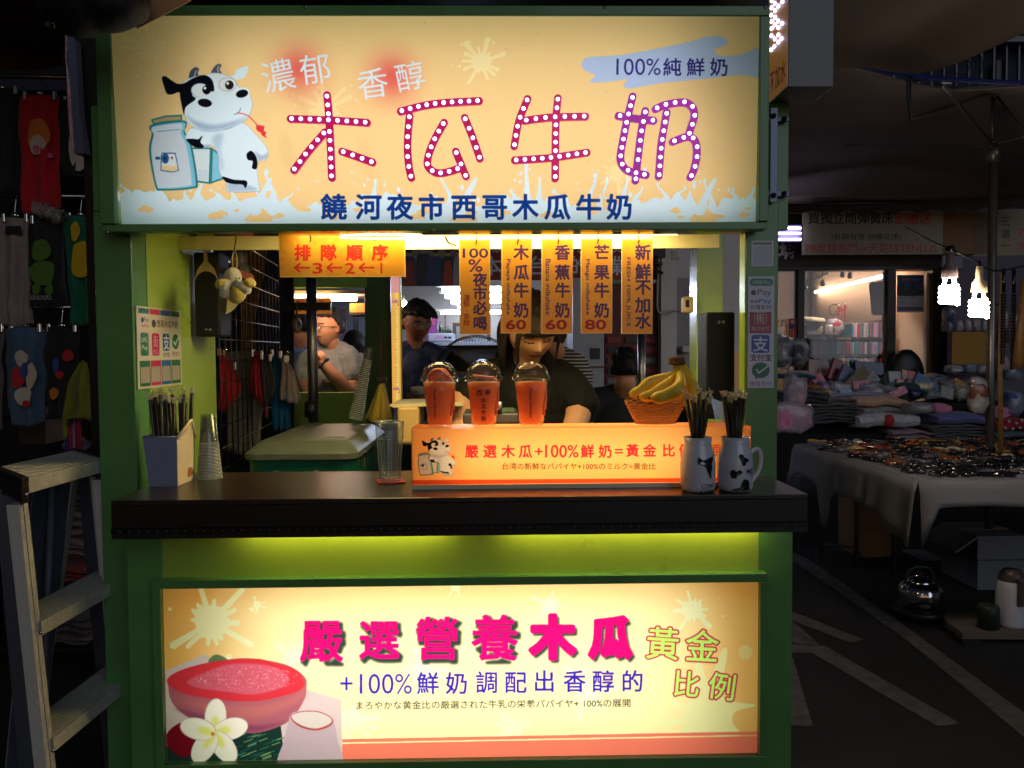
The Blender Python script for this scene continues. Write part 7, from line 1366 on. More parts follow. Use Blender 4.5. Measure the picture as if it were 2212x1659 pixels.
t = thing('office_chair', W(1955, 830, 5.9), 'dark high-backed chair in the shop doorway', 'chair'); mb = MB(); mb.ell(W(1956, 782, 5.85), (.10, .06, .12)); mb.ell(W(1956, 815, 5.85), (.19, .08, .28)); me = remesh(mb, .02); me.materials.append(m_blk); o = bpy.data.objects.new('back', me); COL.objects.link(o); attach(o, t); MB().tube(crom([W(1972, 795, 5.8), W(1984, 808, 5.8), W(1986, 840, 5.8)], 5), .03, 8).build('arm', m_blk, t); MB().tube([W(1956, 838, 5.85), W(1956, 930, 5.85)], .03, 8).build('column', m_blk, t)
t = thing('lamp_column', W(1958, 690, 7.0), 'small glowing glass lamp in the shop doorway', 'lamp'); c = W(1958, 688, 7.0); MB().tube([c + Vector((0, 0, -.03)), c + Vector((0, 0, .05))], .03, 12).build('glow', EM('amber_lamp', (255, 190, 90), 3), t); mb = MB(); [mb.tube([c + Vector((0, 0, .06 - .022 * i)), c + Vector((0, 0, .052 - .022 * i))], .036, 12) for i in range(9)]; mb.build('rings', clearmat('amber_glass', (220, 200, 150), .1, .2), t)
# right bay beyond the pier
rb = thing('side_stall_wall', W(2140, 800, 5.6), 'dim lavender wall of plastic-packed goods behind the spiral bulbs', 'stall wall'); quick('wall', (2058.5, 552, 2320, 960), 5.6, .1, M('lavender_wall', (92, 84, 104), .7, n=.25, ns=3), rb, .002); quick('light_strip', (2036, 552, 2080, 580), 5.58, .018, M('pale_panel', (120, 122, 138), .7), rb, .001); quick('rail', (2058, 806, 2140, 809), 5.4, .03, m_blk, rb, .001)
for k, (x0, y0, x1, y1, c) in enumerate(((2052, 662, 2066, 716, (60, 70, 110)), (2066, 690, 2082, 716, (150, 150, 160)), (2086, 690, 2102, 716, (190, 110, 150)), (2104, 688, 2122, 716, (170, 130, 140)), (2124, 692, 2138, 716, (110, 160, 160)), (2160, 668, 2180, 716, (190, 80, 150)), (2184, 680, 2212, 740, (150, 100, 150)), (2056, 790, 2086, 806, (170, 160, 170)), (2086, 786, 2112, 806, (80, 130, 180)), (2112, 788, 2136, 806, (180, 170, 165)), (2160, 770, 2182, 800, (210, 130, 160)), (2176, 790, 2212, 818, (40, 100, 150)), (2178, 845, 2214, 900, (70, 90, 150)))):
    blob('hanging_pack', x0, y0, x1, y1, 5.35 if k < 12 else 4.9, .15, F_('hp%d' % k, c), ('%s plastic-wrapped pack on the lavender stall wall, %s') % (('dark blue', 'silver', 'rose', 'printed mauve', 'mint', 'magenta', 'purple', 'off-white', 'sky blue', 'cream', 'pink', 'deep blue', 'blue and pink')[k], ('far left', 'second in the row', 'middle of the row', 'beside the mint one', 'nearest the pole', 'just right of the pole', 'behind the black brushes', 'low on the rail', 'on the rail', 'on the rail by the pole', 'below the brushes', 'at the picture edge', 'at the lower edge')[k]), 'packed goods', k + 30, .015, True)
t = thing('cardboard_sheet', W(2096, 750, 4.2), 'plain brown cardboard square hanging beside the pole', 'cardboard'); quick('sheet', (2056.6, 717, 2138, 786), 4.2, .006, M('cardboard', (150, 112, 50), .8, n=.1, ns=40, b=.2), t, 0)
# ---- pole, tent, lamps
YP = 2.9; m_pole = M('pole_metal', (120, 116, 112), .35, .8, n=.2)
zp = .78
tp = thing('canopy_tent', W(2146, 980, YP), 'dark pop-up tent canopy with scissor frame over the right-hand stalls', 'tent'); u = S(YP)
MB().tube([W(2146, 310, YP), Vector((W(2146, 600, YP).x, YP, 0.005))], 9 * u, 14).build('pole', m_pole, tp); MB().tube([W(2146, 310, YP), W(2146, 352, YP)], 13 * u, 14).build('pole_collar', m_pole, tp)
for P0, P1, r_ in ((r4(1765, 1050) + (YP,), r4(1400, 620) + (1.9,), 6), (r4(1765, 1050) + (YP,), r4(1765, 680) + (YP,), 6), (r4(1765, 1050) + (YP,), r4(1994, 990) + (2.5,), 5), (r4(1800, 700) + (YP,), r4(2010, 985) + (2.5,), 5), (r4(1740, 680) + (YP,), r4(860, 970) + (4.6,), 5), (r4(860, 970) + (4.6,), r4(310, 1150) + (5.6,), 5), (r4(780, 590) + (3.6,), r4(1300, 580) + (2.2,), 5), (r4(1765, 1060) + (YP,), r4(560, 1055) + (4.9,), 3)):
    MB().tube([W(*P0), W(*P1)], r_ * u * .6, 6).build('frame_bar', m_pole, tp)
for q in ((1765, 1052, YP), (1765, 680, YP), (860, 970, 4.6), (320, 1155, 5.6), (1410, 600, 1.95)): c = W(*r4(q[0], q[1]), q[2]); MB().box(c - Vector((.03, .03, .02)), c + Vector((.03, .03, .02))).build('joint', m_pole, tp, .006)
m_can = M('canopy_cloth', (134, 122, 118), .9, n=.15, ns=2, b=.3, bs=8)
wav = lambda p, v, u_: p + Vector((0, 0, .03 * math.sin(u_ * 9 + v * 5)))
MB().grid(patch([[(1560, 130, 3.0), (1850, 150, 2.6), (2100, 190, 2.0), (2320, 200, 1.4)], [(1560, 230, 4.0), (1850, 250, 3.8), (2100, 220, 3.2), (2320, 240, 2.6)], [(1560, 360, 5.2), (1850, 350, 5.2), (2100, 330, 4.8), (2320, 330, 4.2)], [(1560, 440, 5.9), (1850, 443, 5.85), (2100, 430, 5.7), (2320, 415, 5.4)]], 8, 8, wav)).build('canopy', m_can, tp, solid=.01)
MB().grid(patch([[(1560, 438, 5.6), (1850, 441, 5.5), (2100, 431, 5.4), (2320, 420, 5.2)], [(1560, 452, 5.6), (1850, 455, 5.5), (2100, 448, 5.4), (2320, 440, 5.2)]], 16, 3, lambda p, v, u_: p + Vector((0, 0, -.03 * v * abs(math.sin(u_ * 40))))).__class__(patch([[(1560, 438, 5.6), (1850, 441, 5.5), (2100, 431, 5.4), (2320, 420, 5.2)], [(1560, 452, 5.6), (1850, 455, 5.5), (2100, 448, 5.4), (2320, 440, 5.2)]], 16, 3, lambda p, v, u_: p + Vector((0, 0, -.03 * v * abs(math.sin(u_ * 40))))))).build('valance', M('valance_cloth', (60, 52, 50), .9, n=.2), tp, solid=.006)
aw = thing('upper_awning', W(1950, 60, .8), 'large dark brown awning sheet sagging over the right side', 'awning')
MB().grid(patch([[(1700, -60, .4), (1950, -60, .3), (2180, -80, .2), (2400, -100, .1)], [(1700, 40, 1.2), (1950, 40, 1.0), (2150, 10, .8), (2400, -50, .5)], [(1640, 150, 2.2), (1850, 158, 1.9), (2030, 132, 1.5), (2400, -10, .9)]], 8, 8, wav)).build('sheet', M('awning_brown', (84, 72, 64), .9, n=.2, ns=3, b=.3, bs=10), aw, solid=.01)
MB().tube(crom([W(1860, 140, 2.0), W(1980, 165, 1.9), W(2100, 175, 1.8), W(2240, 182, 1.7)], 6), .014, 8).build('rim_tube', M('blue_tube', (24, 40, 110), .4), aw)
for x in (2002, 2007): MB().tube(crom([W(*r4(1155 + (x - 2002) * 4, 560), 1.9), W(*r4(1150 + (x - 2002) * 4, 700), 1.9), W(*r4(1170, 900 if x > 2004 else 830), 1.9)], 5), .006, 6).build('strap', m_blk, aw)
# building facade with grille high right
fb = thing('facade', W(2100, 200, 7.5), 'blue-grey building wall with barred windows and air unit above the tents', 'building'); quick('wall', (1560, -200, 2500, 460), 8.2, .3, M('facade_blue', (52, 60, 84), .8, n=.3, ns=2), fb, .01)
for i in range(18): x = 1930 + i * 27; quick('bar', (x, 90, x + 4, 185), 8.0, .04, M('bar_grey', (120, 124, 140), .5), fb, .002)
for r_ in (.9, .7, .5, .3): c = W(2075, 140, 7.9); MB().tube([c + Vector((.38 * r_ * math.cos(a), 0, .38 * r_ * math.sin(a))) for a in np.linspace(0, 6.283, 33)[:-1]], .006, 4, closed=True).build('fan_ring', m_blk, fb)
quick('dark_opening', (2152, 130, 2170, 190), 8.05, .1, m_blk, fb, .002); quick('ledge', (1900, 78, 2500, 90), 7.9, .3, MC['bar_grey'], fb, .004)
# spiral lamps
W1 = EM('cfl_lit', (255, 232, 210), 85); mb_base = M('bulb_base_cream', (196, 176, 140), .45, n=.1); mb_base2 = M('bulb_base_mauve', (130, 112, 112), .45, n=.1)
l1 = cfl('spiral_bulb', 2052, 545, 565, 600, 660, 21, 1.5, (mb_base2, W1), 'glowing spiral bulb with grey-brown base, the left and higher of two'); l2 = cfl('spiral_bulb', 2116, 575, 600, 631, 688, 20, 1.5, (mb_base, W1), 'glowing spiral bulb with cream base, next to the pole')
c = thing('lamp_wire', W(2000, 520, 1.6), 'long black wire carrying the two spiral bulbs', 'cable')
MB().tube(crom([W(1956, 490, 3.2), W(2010, 520, 2.2), W(2052, 538, 1.55), W(2100, 560, 1.6), W(2150, 585, 1.9), W(2230, 570, 2.0)], 6), .005, 6).build('wire', m_blk, c); MB().tube([W(2052, 538, 1.55), W(2052, 552, 1.5)], .006, 6).build('drop', m_blk, c); MB().tube([W(2116, 565, 1.6), W(2116, 580, 1.5)], .006, 6).build('drop', m_blk, c); fuzz(MB().ell(W(2052, 538, 1.53), (.02, .015, .016), 0, 10, 8).build('knot', m_blk, c), .01, 60)
# hanging black bristle brushes
for k, (x, y0, y1) in enumerate(((2168, 620, 788), (2190, 622, 800))):
    t = thing('massage_brush', W(x, y0, 2.6), ('left black ribbed back brush hanging by the pole', 'right black ribbed back brush hanging by the pole')[k], 'brush'); u = S(2.6); q = [(.001, 0)]; n_ = 18
    for i in range(n_): z = -(y1 - y0) * .72 * u * i / n_ - .04; q += [(4.5 * u, z), (6.5 * u, z - 1.5 * u), (4.5 * u, z - 3 * u)]
    q += [(4 * u, -(y1 - y0) * .78 * u), (4.5 * u, -(y1 - y0) * 1.0 * u), (.001, -(y1 - y0) * 1.0 * u)]; q[0] = (.001, -.035); MB().lathe(q, W(x, y0, 2.6), 12, sm=False).build('bristles', M('gloss_black2', (14, 14, 15), .2, coat=.4), t); MB().tube([W(x, y0 - 40, 2.6), W(x, y0 + 12, 2.6)], .010, 8).build('handle', MC['gloss_black2'], t)
t = thing('wooden_paddle', W(2205, 700, 2.5), 'long brown wooden scrubber hanging at the right edge', 'scrubber'); MB().tube([W(2212, 600, 2.5), W(2206, 700, 2.5), W(2200, 780, 2.5), W(2202, 800, 2.5)], [.012, .022, .03, .01], 10).build('body', M('wood_amber', (120, 84, 40), .4, n=.3), t)
t = thing('rattan_poles', W(2160, 800, 2.75), 'bundle of thin tan canes strapped along the tent pole', 'canes'); 
for dx in (-1, 2, 5): MB().tube([W(2162 + dx, 590, 2.8), W(2158 + dx, 800, 2.78), W(2160 + dx, 980, 2.78)], .007, 6).build('cane', M('cane_tan', (130, 100, 56), .5, n=.3), t)
for y in (657, 800, 905): c_ = W(2148, y, YP); MB().tube([c_ + Vector((0, 0, -.008)), c_ + Vector((0, 0, .008))], .026, 12).build('strap', m_blk, t)
t = blob('snack_bag', 2098, 820, 2136, 892, 2.7, .06, M('snack_brown', (96, 60, 40), .3, n=.5, ns=14, coat=.6), 'brown packet in clear plastic strapped beside the pole', 'packet', 19, .012, True)
# ---- table with white cloth and hair clips
ZT = .80; TA, TB = WZ(*rT(1275, 655), ZT), WZ(*rT(175, 335), ZT); TC = Vector((TA.x + 3.2, TA.y - .02, ZT)); dd = TB - TA; TD = TC + dd
tb = thing('display_table', (TA.x, TA.y, 0), 'long table of hair clips under a hanging white cloth', 'table')
m_cl = M('table_cloth', (112, 112, 118), .9, n=.08, ns=6, b=.3, bs=20)
MB().add([TA, TC, TD, TB], [(0, 1, 2, 3)]).build('cloth_top', m_cl, tb, solid=.006)
def skirt(P0, P1, drops, nm):
    G = []
    for r_ in range(6):
        row = []
        for i in range(41):
            s_ = i / 40; d = float(np.interp(s_, [q[0] for q in drops], [q[1] for q in drops])); p_ = P0.lerp(P1, s_); n_ = Vector(((P1 - P0).y, -(P1 - P0).x, 0)).normalized()
            if n_.dot(CAM - P0) < 0: n_ = -n_
            row.append(p_ - Vector((0, 0, d * r_ / 5)) + n_ * (.012 + .03 * (r_ / 5) * (1 + .8 * math.sin(s_ * 46 + 5 * mnoise.noise(Vector((s_ * 7, 0, 0)))) * (.4 + mnoise.noise(Vector((s_ * 5, 3, 0)))))) * (r_ > 0))
        G.append(row)
    MB().grid(G).build(nm, m_cl, tb, solid=.003)
hz = lambda p_, y: None
skirt(TB, TA, [(0, .26), (.06, .20), (.12, .17), (.28, .20), (.30, .22), (.34, .42), (.37, .46), (.44, .22), (.6, .20), (.8, .24), (.9, .30), (1, .33)], 'cloth_side'); skirt(TA, TC, [(0, .33), (.012, .30), (.02, .13), (.1, .12), (.3, .15), (.5, .13), (1, .14)], 'cloth_front')
leg_m = M('leg_rust', (52, 36, 32), .6, n=.3)
for x, y in ((1850 / 1, 0),) if 0 else ((414, 1370), (722, 1420), (895, 1330), (1060, 1500)):
    q = WZ(*rT(x, y), .004); MB().tube([q, Vector((q.x, q.y, ZT - .005))], .014, 8).build('leg', leg_m, tb)
L_ = [WZ(*rT(x, y), .004) for x, y in ((414, 1370), (722, 1420), (895, 1330))]
MB().tube([L_[0] + Vector((0, 0, .12)), L_[1] + Vector((0, 0, .12))], .009, 6).build('rail', leg_m, tb); MB().tube([L_[1] + Vector((0, 0, .05)), L_[2] + Vector((0, 0, .15))], .009, 6).build('rail', leg_m, tb)
# goods on the table: every clip in view is its own thing
g = random.Random(77); cm = [M('clip_%d' % i, c, .12, n=.35, ns=60, coat=.6, ior=1.5) for i, c in enumerate([(22, 20, 26), (14, 14, 16), (40, 36, 44), (120, 64, 24), (176, 140, 60), (150, 66, 30), (90, 84, 88), (190, 176, 140)])]
shapes = []
q = MB(); q.grid([[Vector((.05 * math.cos(a) * (1 - .1 * s_), .018 * math.sin(a) * (1 - .5 * s_), .014 * math.sin(math.pi * s_ / 2) + .002 * s_)) for a in np.linspace(0, 2 * math.pi, 15)] for s_ in (0, .4, .8, 1)]); shapes.append(('hair_clip', q))
q = MB(); q.tube([Vector((.045 * math.cos(a), .030 * math.sin(a), .006 + .010 * abs(math.sin(a)))) for a in np.linspace(-2.5, 2.5, 18)], [.003 + .005 * math.sin(math.pi * i / 17) for i in range(18)], 6); shapes.append(('hair_claw', q))
q = MB(); [q.tube([(-.035 + .01 * i, -.012, .004), (-.035 + .01 * i, .0, .022), (-.035 + .01 * i, .014, .004)], .0028, 5) for i in range(8)]; q.tube([(-.04, 0, .022), (.04, 0, .022)], .005, 6); shapes.append(('hair_claw', q))
q = MB(); q.ell((0, 0, .010), (.024, .022, .016), 0, 12, 8); q.ell((.04, .005, .010), (.022, .020, .014), 0, 12, 8); shapes.append(('hair_tie', q))
ms = {}
names = ['glossy black', 'jet black', 'dark grey', 'tortoiseshell', 'golden', 'amber brown', 'smoky grey', 'cream']
cnt = 0; rowl = 15
for r_ in range(rowl):
    f = (r_ + .5) / rowl; nC = 16
    for k in range(nC):
        s_ = (k + g.uniform(.2, .8)) / nC; p_ = TA + (TC - TA) * (.02 + s_ * .46) + dd * (f * .97 + .015 + g.uniform(-.01, .01))
        ci = g.choice([0, 0, 1, 1, 2, 6] if f < .55 and g.random() < .8 else [0, 1, 3, 4, 5, 7, 6, 2]); si = g.randrange(4)
        if (si, ci) not in ms: ms[(si, ci)] = shapes[si][1].mesh(shapes[si][0], cm[ci])
        o = bpy.data.objects.new(shapes[si][0], ms[(si, ci)]); COL.objects.link(o); o.location = p_ + Vector((0, 0, .004)); o.rotation_euler = (g.uniform(-.1, .1), g.uniform(-.1, .1), g.uniform(0, 3.1)); sc_ = g.uniform(.9, 1.7); o.scale = (sc_,) * 3
        place = ('front edge' if f < .2 else 'middle rows' if f < .65 else 'back rows'); tag(o, '%s %s lying in the %s of the white table' % (names[ci], shapes[si][0].replace('_', ' '), place), 'hair clip', 'hair clips spread on the white table'); cnt += 1
# ---- below the table
def bx(nm, x0, y0, x1, y1, Y, dep, mat, label, yaw=0, flap=False):
    a, b, z0_, z1_ = pb(x0, y0, x1, y1, Y); z0_ = max(z0_, .004); t = thing(nm, ((a + b) / 2, Y, z0_), label, 'box'); c = Vector(((a + b) / 2, Y + dep / 2, (z0_ + z1_) / 2)); T = Matrix.Translation(c) @ Matrix.Rotation(R(yaw), 4, 'Z'); w_, h_ = (b - a) / 2, (z1_ - z0_) / 2
    MB().box((-w_, -dep / 2, -h_), (w_, dep / 2, h_), T=T).build('carton', mat, t, .004); MB().box((-w_ * 1.001, -.03, h_ - .001), (w_ * 1.001, .03, h_ + .0015), T=T).build('tape', M('packing_tape', (150, 120, 84), .3, coat=.5), t)
    if flap: MB().box((-w_ - .16, -dep / 2, h_ - .01), (-w_, dep / 2, h_), T=T @ Matrix.Translation((-w_, 0, h_)) @ Matrix.Rotation(R(-35), 4, 'Y') @ Matrix.Translation((w_, 0, -h_))).build('flap', mat, t, .001)
    return t
m_cb = M('carton_brown', (112, 78, 50), .8, n=.15, ns=30); m_cw = M('carton_grey', (110, 112, 118), .8, n=.1)
bx('carton', *rT(745, 850), *rT(1015, 1090), 3.3, .3, m_cb, 'upper brown carton under the white cloth', 8); bx('carton', *rT(750, 1092), *rT(1018, 1340), 3.3, .3, m_cb, 'lower brown carton under the white cloth', 8)
bx('carton', *rT(1800, 1150), *rT(2240, 1362), 2.7, .4, m_cw, 'upper grey carton with open flap near the thermos', 0, True); bx('carton', *rT(1800, 1368), *rT(2240, 1640), 2.7, .4, m_cw, 'lower grey carton standing behind the thermos')
bx('carton', *rT(1310, 1370), *rT(1520, 1480), 3.4, .3, m_cw, 'small pale carton low beneath the table'); bx('crate', *rT(225, 640), *rT(400, 770), 4.2, .3, M('crate_grey', (70, 72, 78), .7), 'grey bundle on the shelf below the far table end'); bx('crate', *rF(1500, 270), *rF(1640, 430), 3.2, .2, M('crate_green', (40, 70, 44), .6), 'dark green plastic crate behind the thermos')
bk_ = thing('back_panel', W(1800, 1100, 5.2), 'blue-grey panel wall beyond the table legs', 'panel'); quick('panel', (1640, 1030, 1880, 1240), 5.75, .1, M('panel_slate', (60, 62, 76), .7, n=.1), bk_)
ZB = .05; pts = [WZ(*rF(1385, 565), ZB), WZ(*rF(1500, 650), ZB), WZ(*rF(2150, 655), ZB), WZ(*rF(2150, 480), ZB), WZ(*rF(1340, 500), ZB)]
t = thing('plank_board', pts[0], 'pale wooden board on the road carrying the thermos', 'board'); k = len(pts); MB().add(pts + [p_ - Vector((0, 0, .03)) for p_ in pts], [tuple(range(k)), tuple(range(2 * k - 1, k - 1, -1))] + [(i, i + k, (i + 1) % k + k, (i + 1) % k) for i in range(k)]).build('board', M('board_ply', (92, 84, 78), .7, n=.2, ns=10, stretch=(1, 12, 1)), t)
for p_ in (pts[0], pts[1], pts[3]): q = p_.lerp((pts[0] + pts[2]) / 2, .15); MB().box((q.x - .05, q.y - .05, .004), (q.x + .05, q.y + .05, ZB - .0305)).build('foot', m_blk, t)
th_ = WZ(*rF(1860, 590), ZB); th_.z = ZB + .001; u = S(th_.y); t = thing('thermos', th_, 'white pump thermos standing on the wooden board', 'thermos'); MB().lathe([(.0001, 0), (30 * u, 0), (31 * u, 6 * u), (31 * u, 78 * u), (29 * u, 96 * u), (27 * u, 100 * u)], th_, 30).build('body', M('thermos_white', (190, 190, 205), .35, n=.05), t); MB().lathe([(27 * u, 100 * u), (25 * u, 112 * u), (18 * u, 124 * u), (.0001, 128 * u)], th_, 26).build('lid', M('thermos_brown', (66, 56, 54), .4), t); MB().box((th_.x - 7 * u, th_.y - 36 * u, th_.z + 50 * u), (th_.x + 7 * u, th_.y - 29 * u, th_.z + 112 * u)).build('handle', MC['thermos_brown'], t, .006)
t = thing('tin_can', WZ(*rF(1690, 600), ZB), 'small dark tin beside the thermos on the board', 'tin'); c_ = WZ(*rF(1690, 610), ZB + .001); MB().lathe([(.0001, 0), (22 * u, 0), (22 * u, 46 * u), (20 * u, 50 * u), (.0001, 50 * u)], c_, 24).build('body', M('tin_dark', (34, 40, 36), .5), t)
kc = WZ(*rF(1180, 450), .06); u = S(kc.y); kt = thing('kettle', kc, 'round shiny steel kettle sitting under the table', 'kettle'); fl2 = lambda a, z: .025 * math.cos(a * 12)
MB().lathe([(.0001, 0), (30 * u, 0), (40 * u, 8 * u), (46 * u, 24 * u), (45 * u, 38 * u), (38 * u, 50 * u), (28 * u, 56 * u), (.0001, 57 * u)], kc, 48, flute=fl2).build('body', M('kettle_steel', (205, 205, 215), .08, 1., n=0), kt); MB().lathe([(28 * u, 56 * u), (26 * u, 62 * u), (10 * u, 68 * u), (.0001, 69 * u)], kc, 28).build('lid', MC['kettle_steel'], kt); MB().ell(kc + Vector((0, 0, 73 * u)), (6 * u, 6 * u, 5 * u), 0, 12, 8).build('knob', m_blk, kt); MB().tube(crom([kc + Vector((-34 * u, 0, 50 * u)), kc + Vector((-20 * u, 0, 84 * u)), kc + Vector((20 * u, 0, 84 * u)), kc + Vector((34 * u, 0, 50 * u))], 6), 3 * u, 8).build('handle', m_blk, kt)
st_ = thing('low_stool', kc, 'low dark stand under the kettle', 'stand'); MB().lathe([(.0001, .055), (.13, .055), (.14, .04), (.13, 0.0), (.0001, 0.0)], (kc.x, kc.y, .004), 24).build('ring', m_blk, st_)
# ---- perpendicular blade sign at the header's right
YN, YF_ = -.09, .05; bsn = thing('blade_sign', W(1730, 100, -.02), 'small grey box sign jutting towards the street with white LED characters on its left face', 'box sign')
xa, xb_, zb_ = W(1702, 188, YN).x, W(1801, 188, YN).x, W(1702, 188, YN).z
MB().box((xa, YN, zb_), (xb_, YF_ + .01, 2.6)).build('case', M('case_grey', (92, 88, 92), .35, n=.08, coat=.2), bsn, .002)
p = Print((xa - .0015, YF_, 2.6), (xa - .0015, YN, 2.6), (xa - .0015, YF_, zb_ + .002), 160, local=True); p.fill((226, 150, 84)); zz = (2.6 - zb_)
p.fit('不加水', .08, .86, .92, .965, (110, 30, 40), .01, fat=.4); p.rect(0, 0, 1, .62, (236, 170, 110)); ps = p.sheet('face', bsn, .3, em=.13)
g = random.Random(5); bm2 = None
for blk, (z_lo, z_hi) in enumerate(((.30, .40), (.16, .28))):
    for (sx, sz) in [(x, z) for z in range(8) for x in range(4) if g.random() < .78]:
        if bm2 is None: q = MB(); q.ell((0, 0, 0), (.0028, .0045, .0045), 0, 8, 6); bm2 = q.mesh('led_bulb', EM('led_blue_white', (196, 200, 255), 13))
        o = bpy.data.objects.new('led_bulb', bm2); COL.objects.link(o); o.location = (xa - .003, YF_ - .025 - .026 * sx + .004 * g.random(), zb_ + z_lo - .03 + (z_hi - z_lo + .02) * sz / 8); attach(o, ps)
# ================================================================== LEFT: CLOTHES STALL, LADDER, TARPAULIN
l0 = lambda x, y: (x * .23147, 438.9 + y * .23147)
YL_ = 1.9; m_rod = M('rod_steel', (150, 140, 136), .25, 1., n=.1)
rk2 = thing('clothes_rack', W(100, 500, YL_), 'three-tier steel rail rack of hanging T-shirts left of the stall', 'clothes rack')
for y0, y1 in ((163, 168), (421, 425), (663, 664), (898, 900)): MB().tube([W(-60, y0, YL_ + .02), W(214, y1, YL_ + .02)], .012, 8).build('rail', m_rod, rk2)
MB().tube([W(-55, 60, YL_ + .05), Vector((W(-55, 60, YL_).x, YL_ + .05, .005))], .016, 8).build('upright', m_rod, rk2); MB().tube([W(210, 100, YL_ + .05), Vector((W(210, 100, YL_).x, YL_ + .05, .005))], .016, 8).build('upright', m_rod, rk2)
bd = thing('clothes_stall_wall', W(60, 600, 2.9), 'black backdrop of the clothes stall', 'stall wall'); quick('sheet', (-200, 60, 330, 1300), 2.9, .05, M('black_backdrop', (16, 15, 20), .9, n=.3), bd); quick('beam', (-100, 158, 206, 196), 2.7, .06, M('navy_beam', (22, 22, 44), .6), bd)
cn = thing('clothes_stall_canopy', W(60, 60, 2.0), 'dusty brown canopy of the clothes stall top left', 'canopy'); MB().grid(patch([[(-120, -80, .8), (60, -90, .8), (260, -90, .8)], [(-120, 40, 1.6), (60, 40, 1.6), (260, 30, 1.6)], [(-120, 98, 2.0), (60, 92, 2.0), (215, 84, 2.0)]], 6, 6)).build('top_sheet', M('canopy_tan', (66, 56, 48), .9, n=.15, ns=3), cn, solid=.01); MB().grid(patch([[(-120, 98, 2.0), (60, 93, 2.0), (150, 88, 2.0)], [(-120, 160, 2.0), (60, 150, 2.0), (150, 144, 2.0)]], 8, 5, lambda p, v, u_: p + Vector((0, .02 * math.sin(u_ * 14), 0)))).build('valance', M('canopy_mauve', (74, 58, 54), .9, n=.15, ns=5), cn, solid=.008)
def tee(x0, y0, x1, y1, mat, label, ytop_rail, seed, prints=None, Y=YL_, collar=None, group='T-shirts hanging on the rack'):
    w_ = x1 - x0; t = cloth('t_shirt', [[(x0, y0 + 4, Y), ((x0 + x1) / 2 - w_ * .1, y0, Y - .02), (x1, y0 + 4, Y)], [(x0 - w_ * .03, (y0 * 2 + y1) / 3, Y), ((x0 + x1) / 2, (y0 * 2 + y1) / 3, Y - .035), (x1 + w_ * .02, (y0 * 2 + y1) / 3, Y)], [(x0 + w_ * .05, (y0 + y1 * 2) / 3, Y), ((x0 + x1) / 2, (y0 + y1 * 2) / 3, Y - .03), (x1 + w_ * .04, (y0 + y1 * 2) / 3, Y)], [(x0 + w_ * .08, y1, Y), ((x0 + x1) / 2, y1 + 4, Y - .025), (x1 + w_ * .06, y1 - 2, Y)]], mat, label, 'T-shirt', group, .016, 14, False, seed, nx=7, ny=7)
    u = S(Y); cx = (x0 + x1) / 2; MB().tube(crom([W(cx, ytop_rail - 4, Y + .02), W(cx + 3, ytop_rail + 3, Y + .01), W(cx, y0 - 12, Y), W(cx, y0 - 2, Y)], 4), .0022, 5).build('hanger_hook', m_chrome, t); MB().ell(W(cx, y0 - 3, Y - .005), (.016, .012, .014), 0, 10, 8).build('hanger_neck', m_chrome, t)
    for x in (x0 + w_ * .12, x1 - w_ * .12): c = W(x, y0 + 2, Y - .012); MB().box(c - Vector((.008, .006, .022)), c + Vector((.008, .006, .020)), T=None).build('clip', m_chrome, t, .003)
    for k_, (nm, P, m_) in enumerate(prints or []): q = MB(); q.prism([W(a, b, Y - .048 - .0012 * k_) for a, b in P], 0, .003); q.build(nm, m_, t)
    return t
f_bk, f_red, f_gry, f_grn, f_blu = fab('tee_black', (30, 29, 32)), fab('tee_red', (176, 18, 30)), fab('tee_grey', (136, 120, 116)), fab('tee_green', (14, 96, 66)), fab('tee_blue', (66, 88, 112))
def blobp(cx, cy, rx, ry, sd=0, n=16): return [(cx + rx * (1 + .14 * math.sin(3 * a + sd)) * math.cos(a), cy + ry * (1 + .12 * math.sin(2 * a + sd * 2)) * math.sin(a)) for a in np.linspace(0, 6.283, n + 1)[:-1]]
PO, PWh, PK_, PG, PY, PB, PR = (fab('print_' + n_, c) for n_, c in (('orange', (196, 110, 40)), ('cream', (196, 176, 160)), ('pinkish', (200, 90, 130)), ('olive', (74, 110, 34)), ('yellow', (196, 160, 20)), ('blue', (50, 70, 130)), ('scarlet', (180, 40, 36))))
tee(-30, 192, 42, 410, f_bk, 'black T-shirt at the far left of the top rail', 165, 1)
tee(44, 204, 128, 458, f_red, 'bright red T-shirt folded narrow on the top rail', 165, 2, [('print_patch', blobp(82, 290, 24, 38, 1), PO), ('print_patch', blobp(80, 312, 17, 20, 2), PWh), ('print_patch', blobp(78, 322, 8, 9, 3), PK_), ('print_dot', blobp(108, 336, 6, 6), PK_)])
tee(134, 215, 196, 380, f_bk, 'black T-shirt with round white print at the right of the top rail', 166, 3, [('round_print', [(170 + 22 * math.cos(a), 315 + 55 * math.sin(a)) for a in np.linspace(0, 6.28, 22)[:-1]], fab('print_offwhite', (190, 176, 172)))])
tee(0, 468, 64, 700, f_gry, 'pale grey T-shirt hanging full length on the middle rail', 423, 4, [('print_patch', [(12, 488), (44, 488), (48, 506), (10, 506)], f_bk)])
tee(60, 472, 136, 662, f_bk, 'black T-shirt with white lettering low down on the middle rail', 423, 5, [('print_patch', blobp(88, 540, 20, 26, 1), PG), ('print_patch', blobp(92, 590, 27, 30, 4), PG), ('print_patch', blobp(78, 625, 9, 12, 2), PG), ('print_patch', blobp(106, 625, 9, 12, 5), PG)])
tk = [q for q in bpy.data.objects if q.get('label', '').startswith('black T-shirt with white lettering')][0]
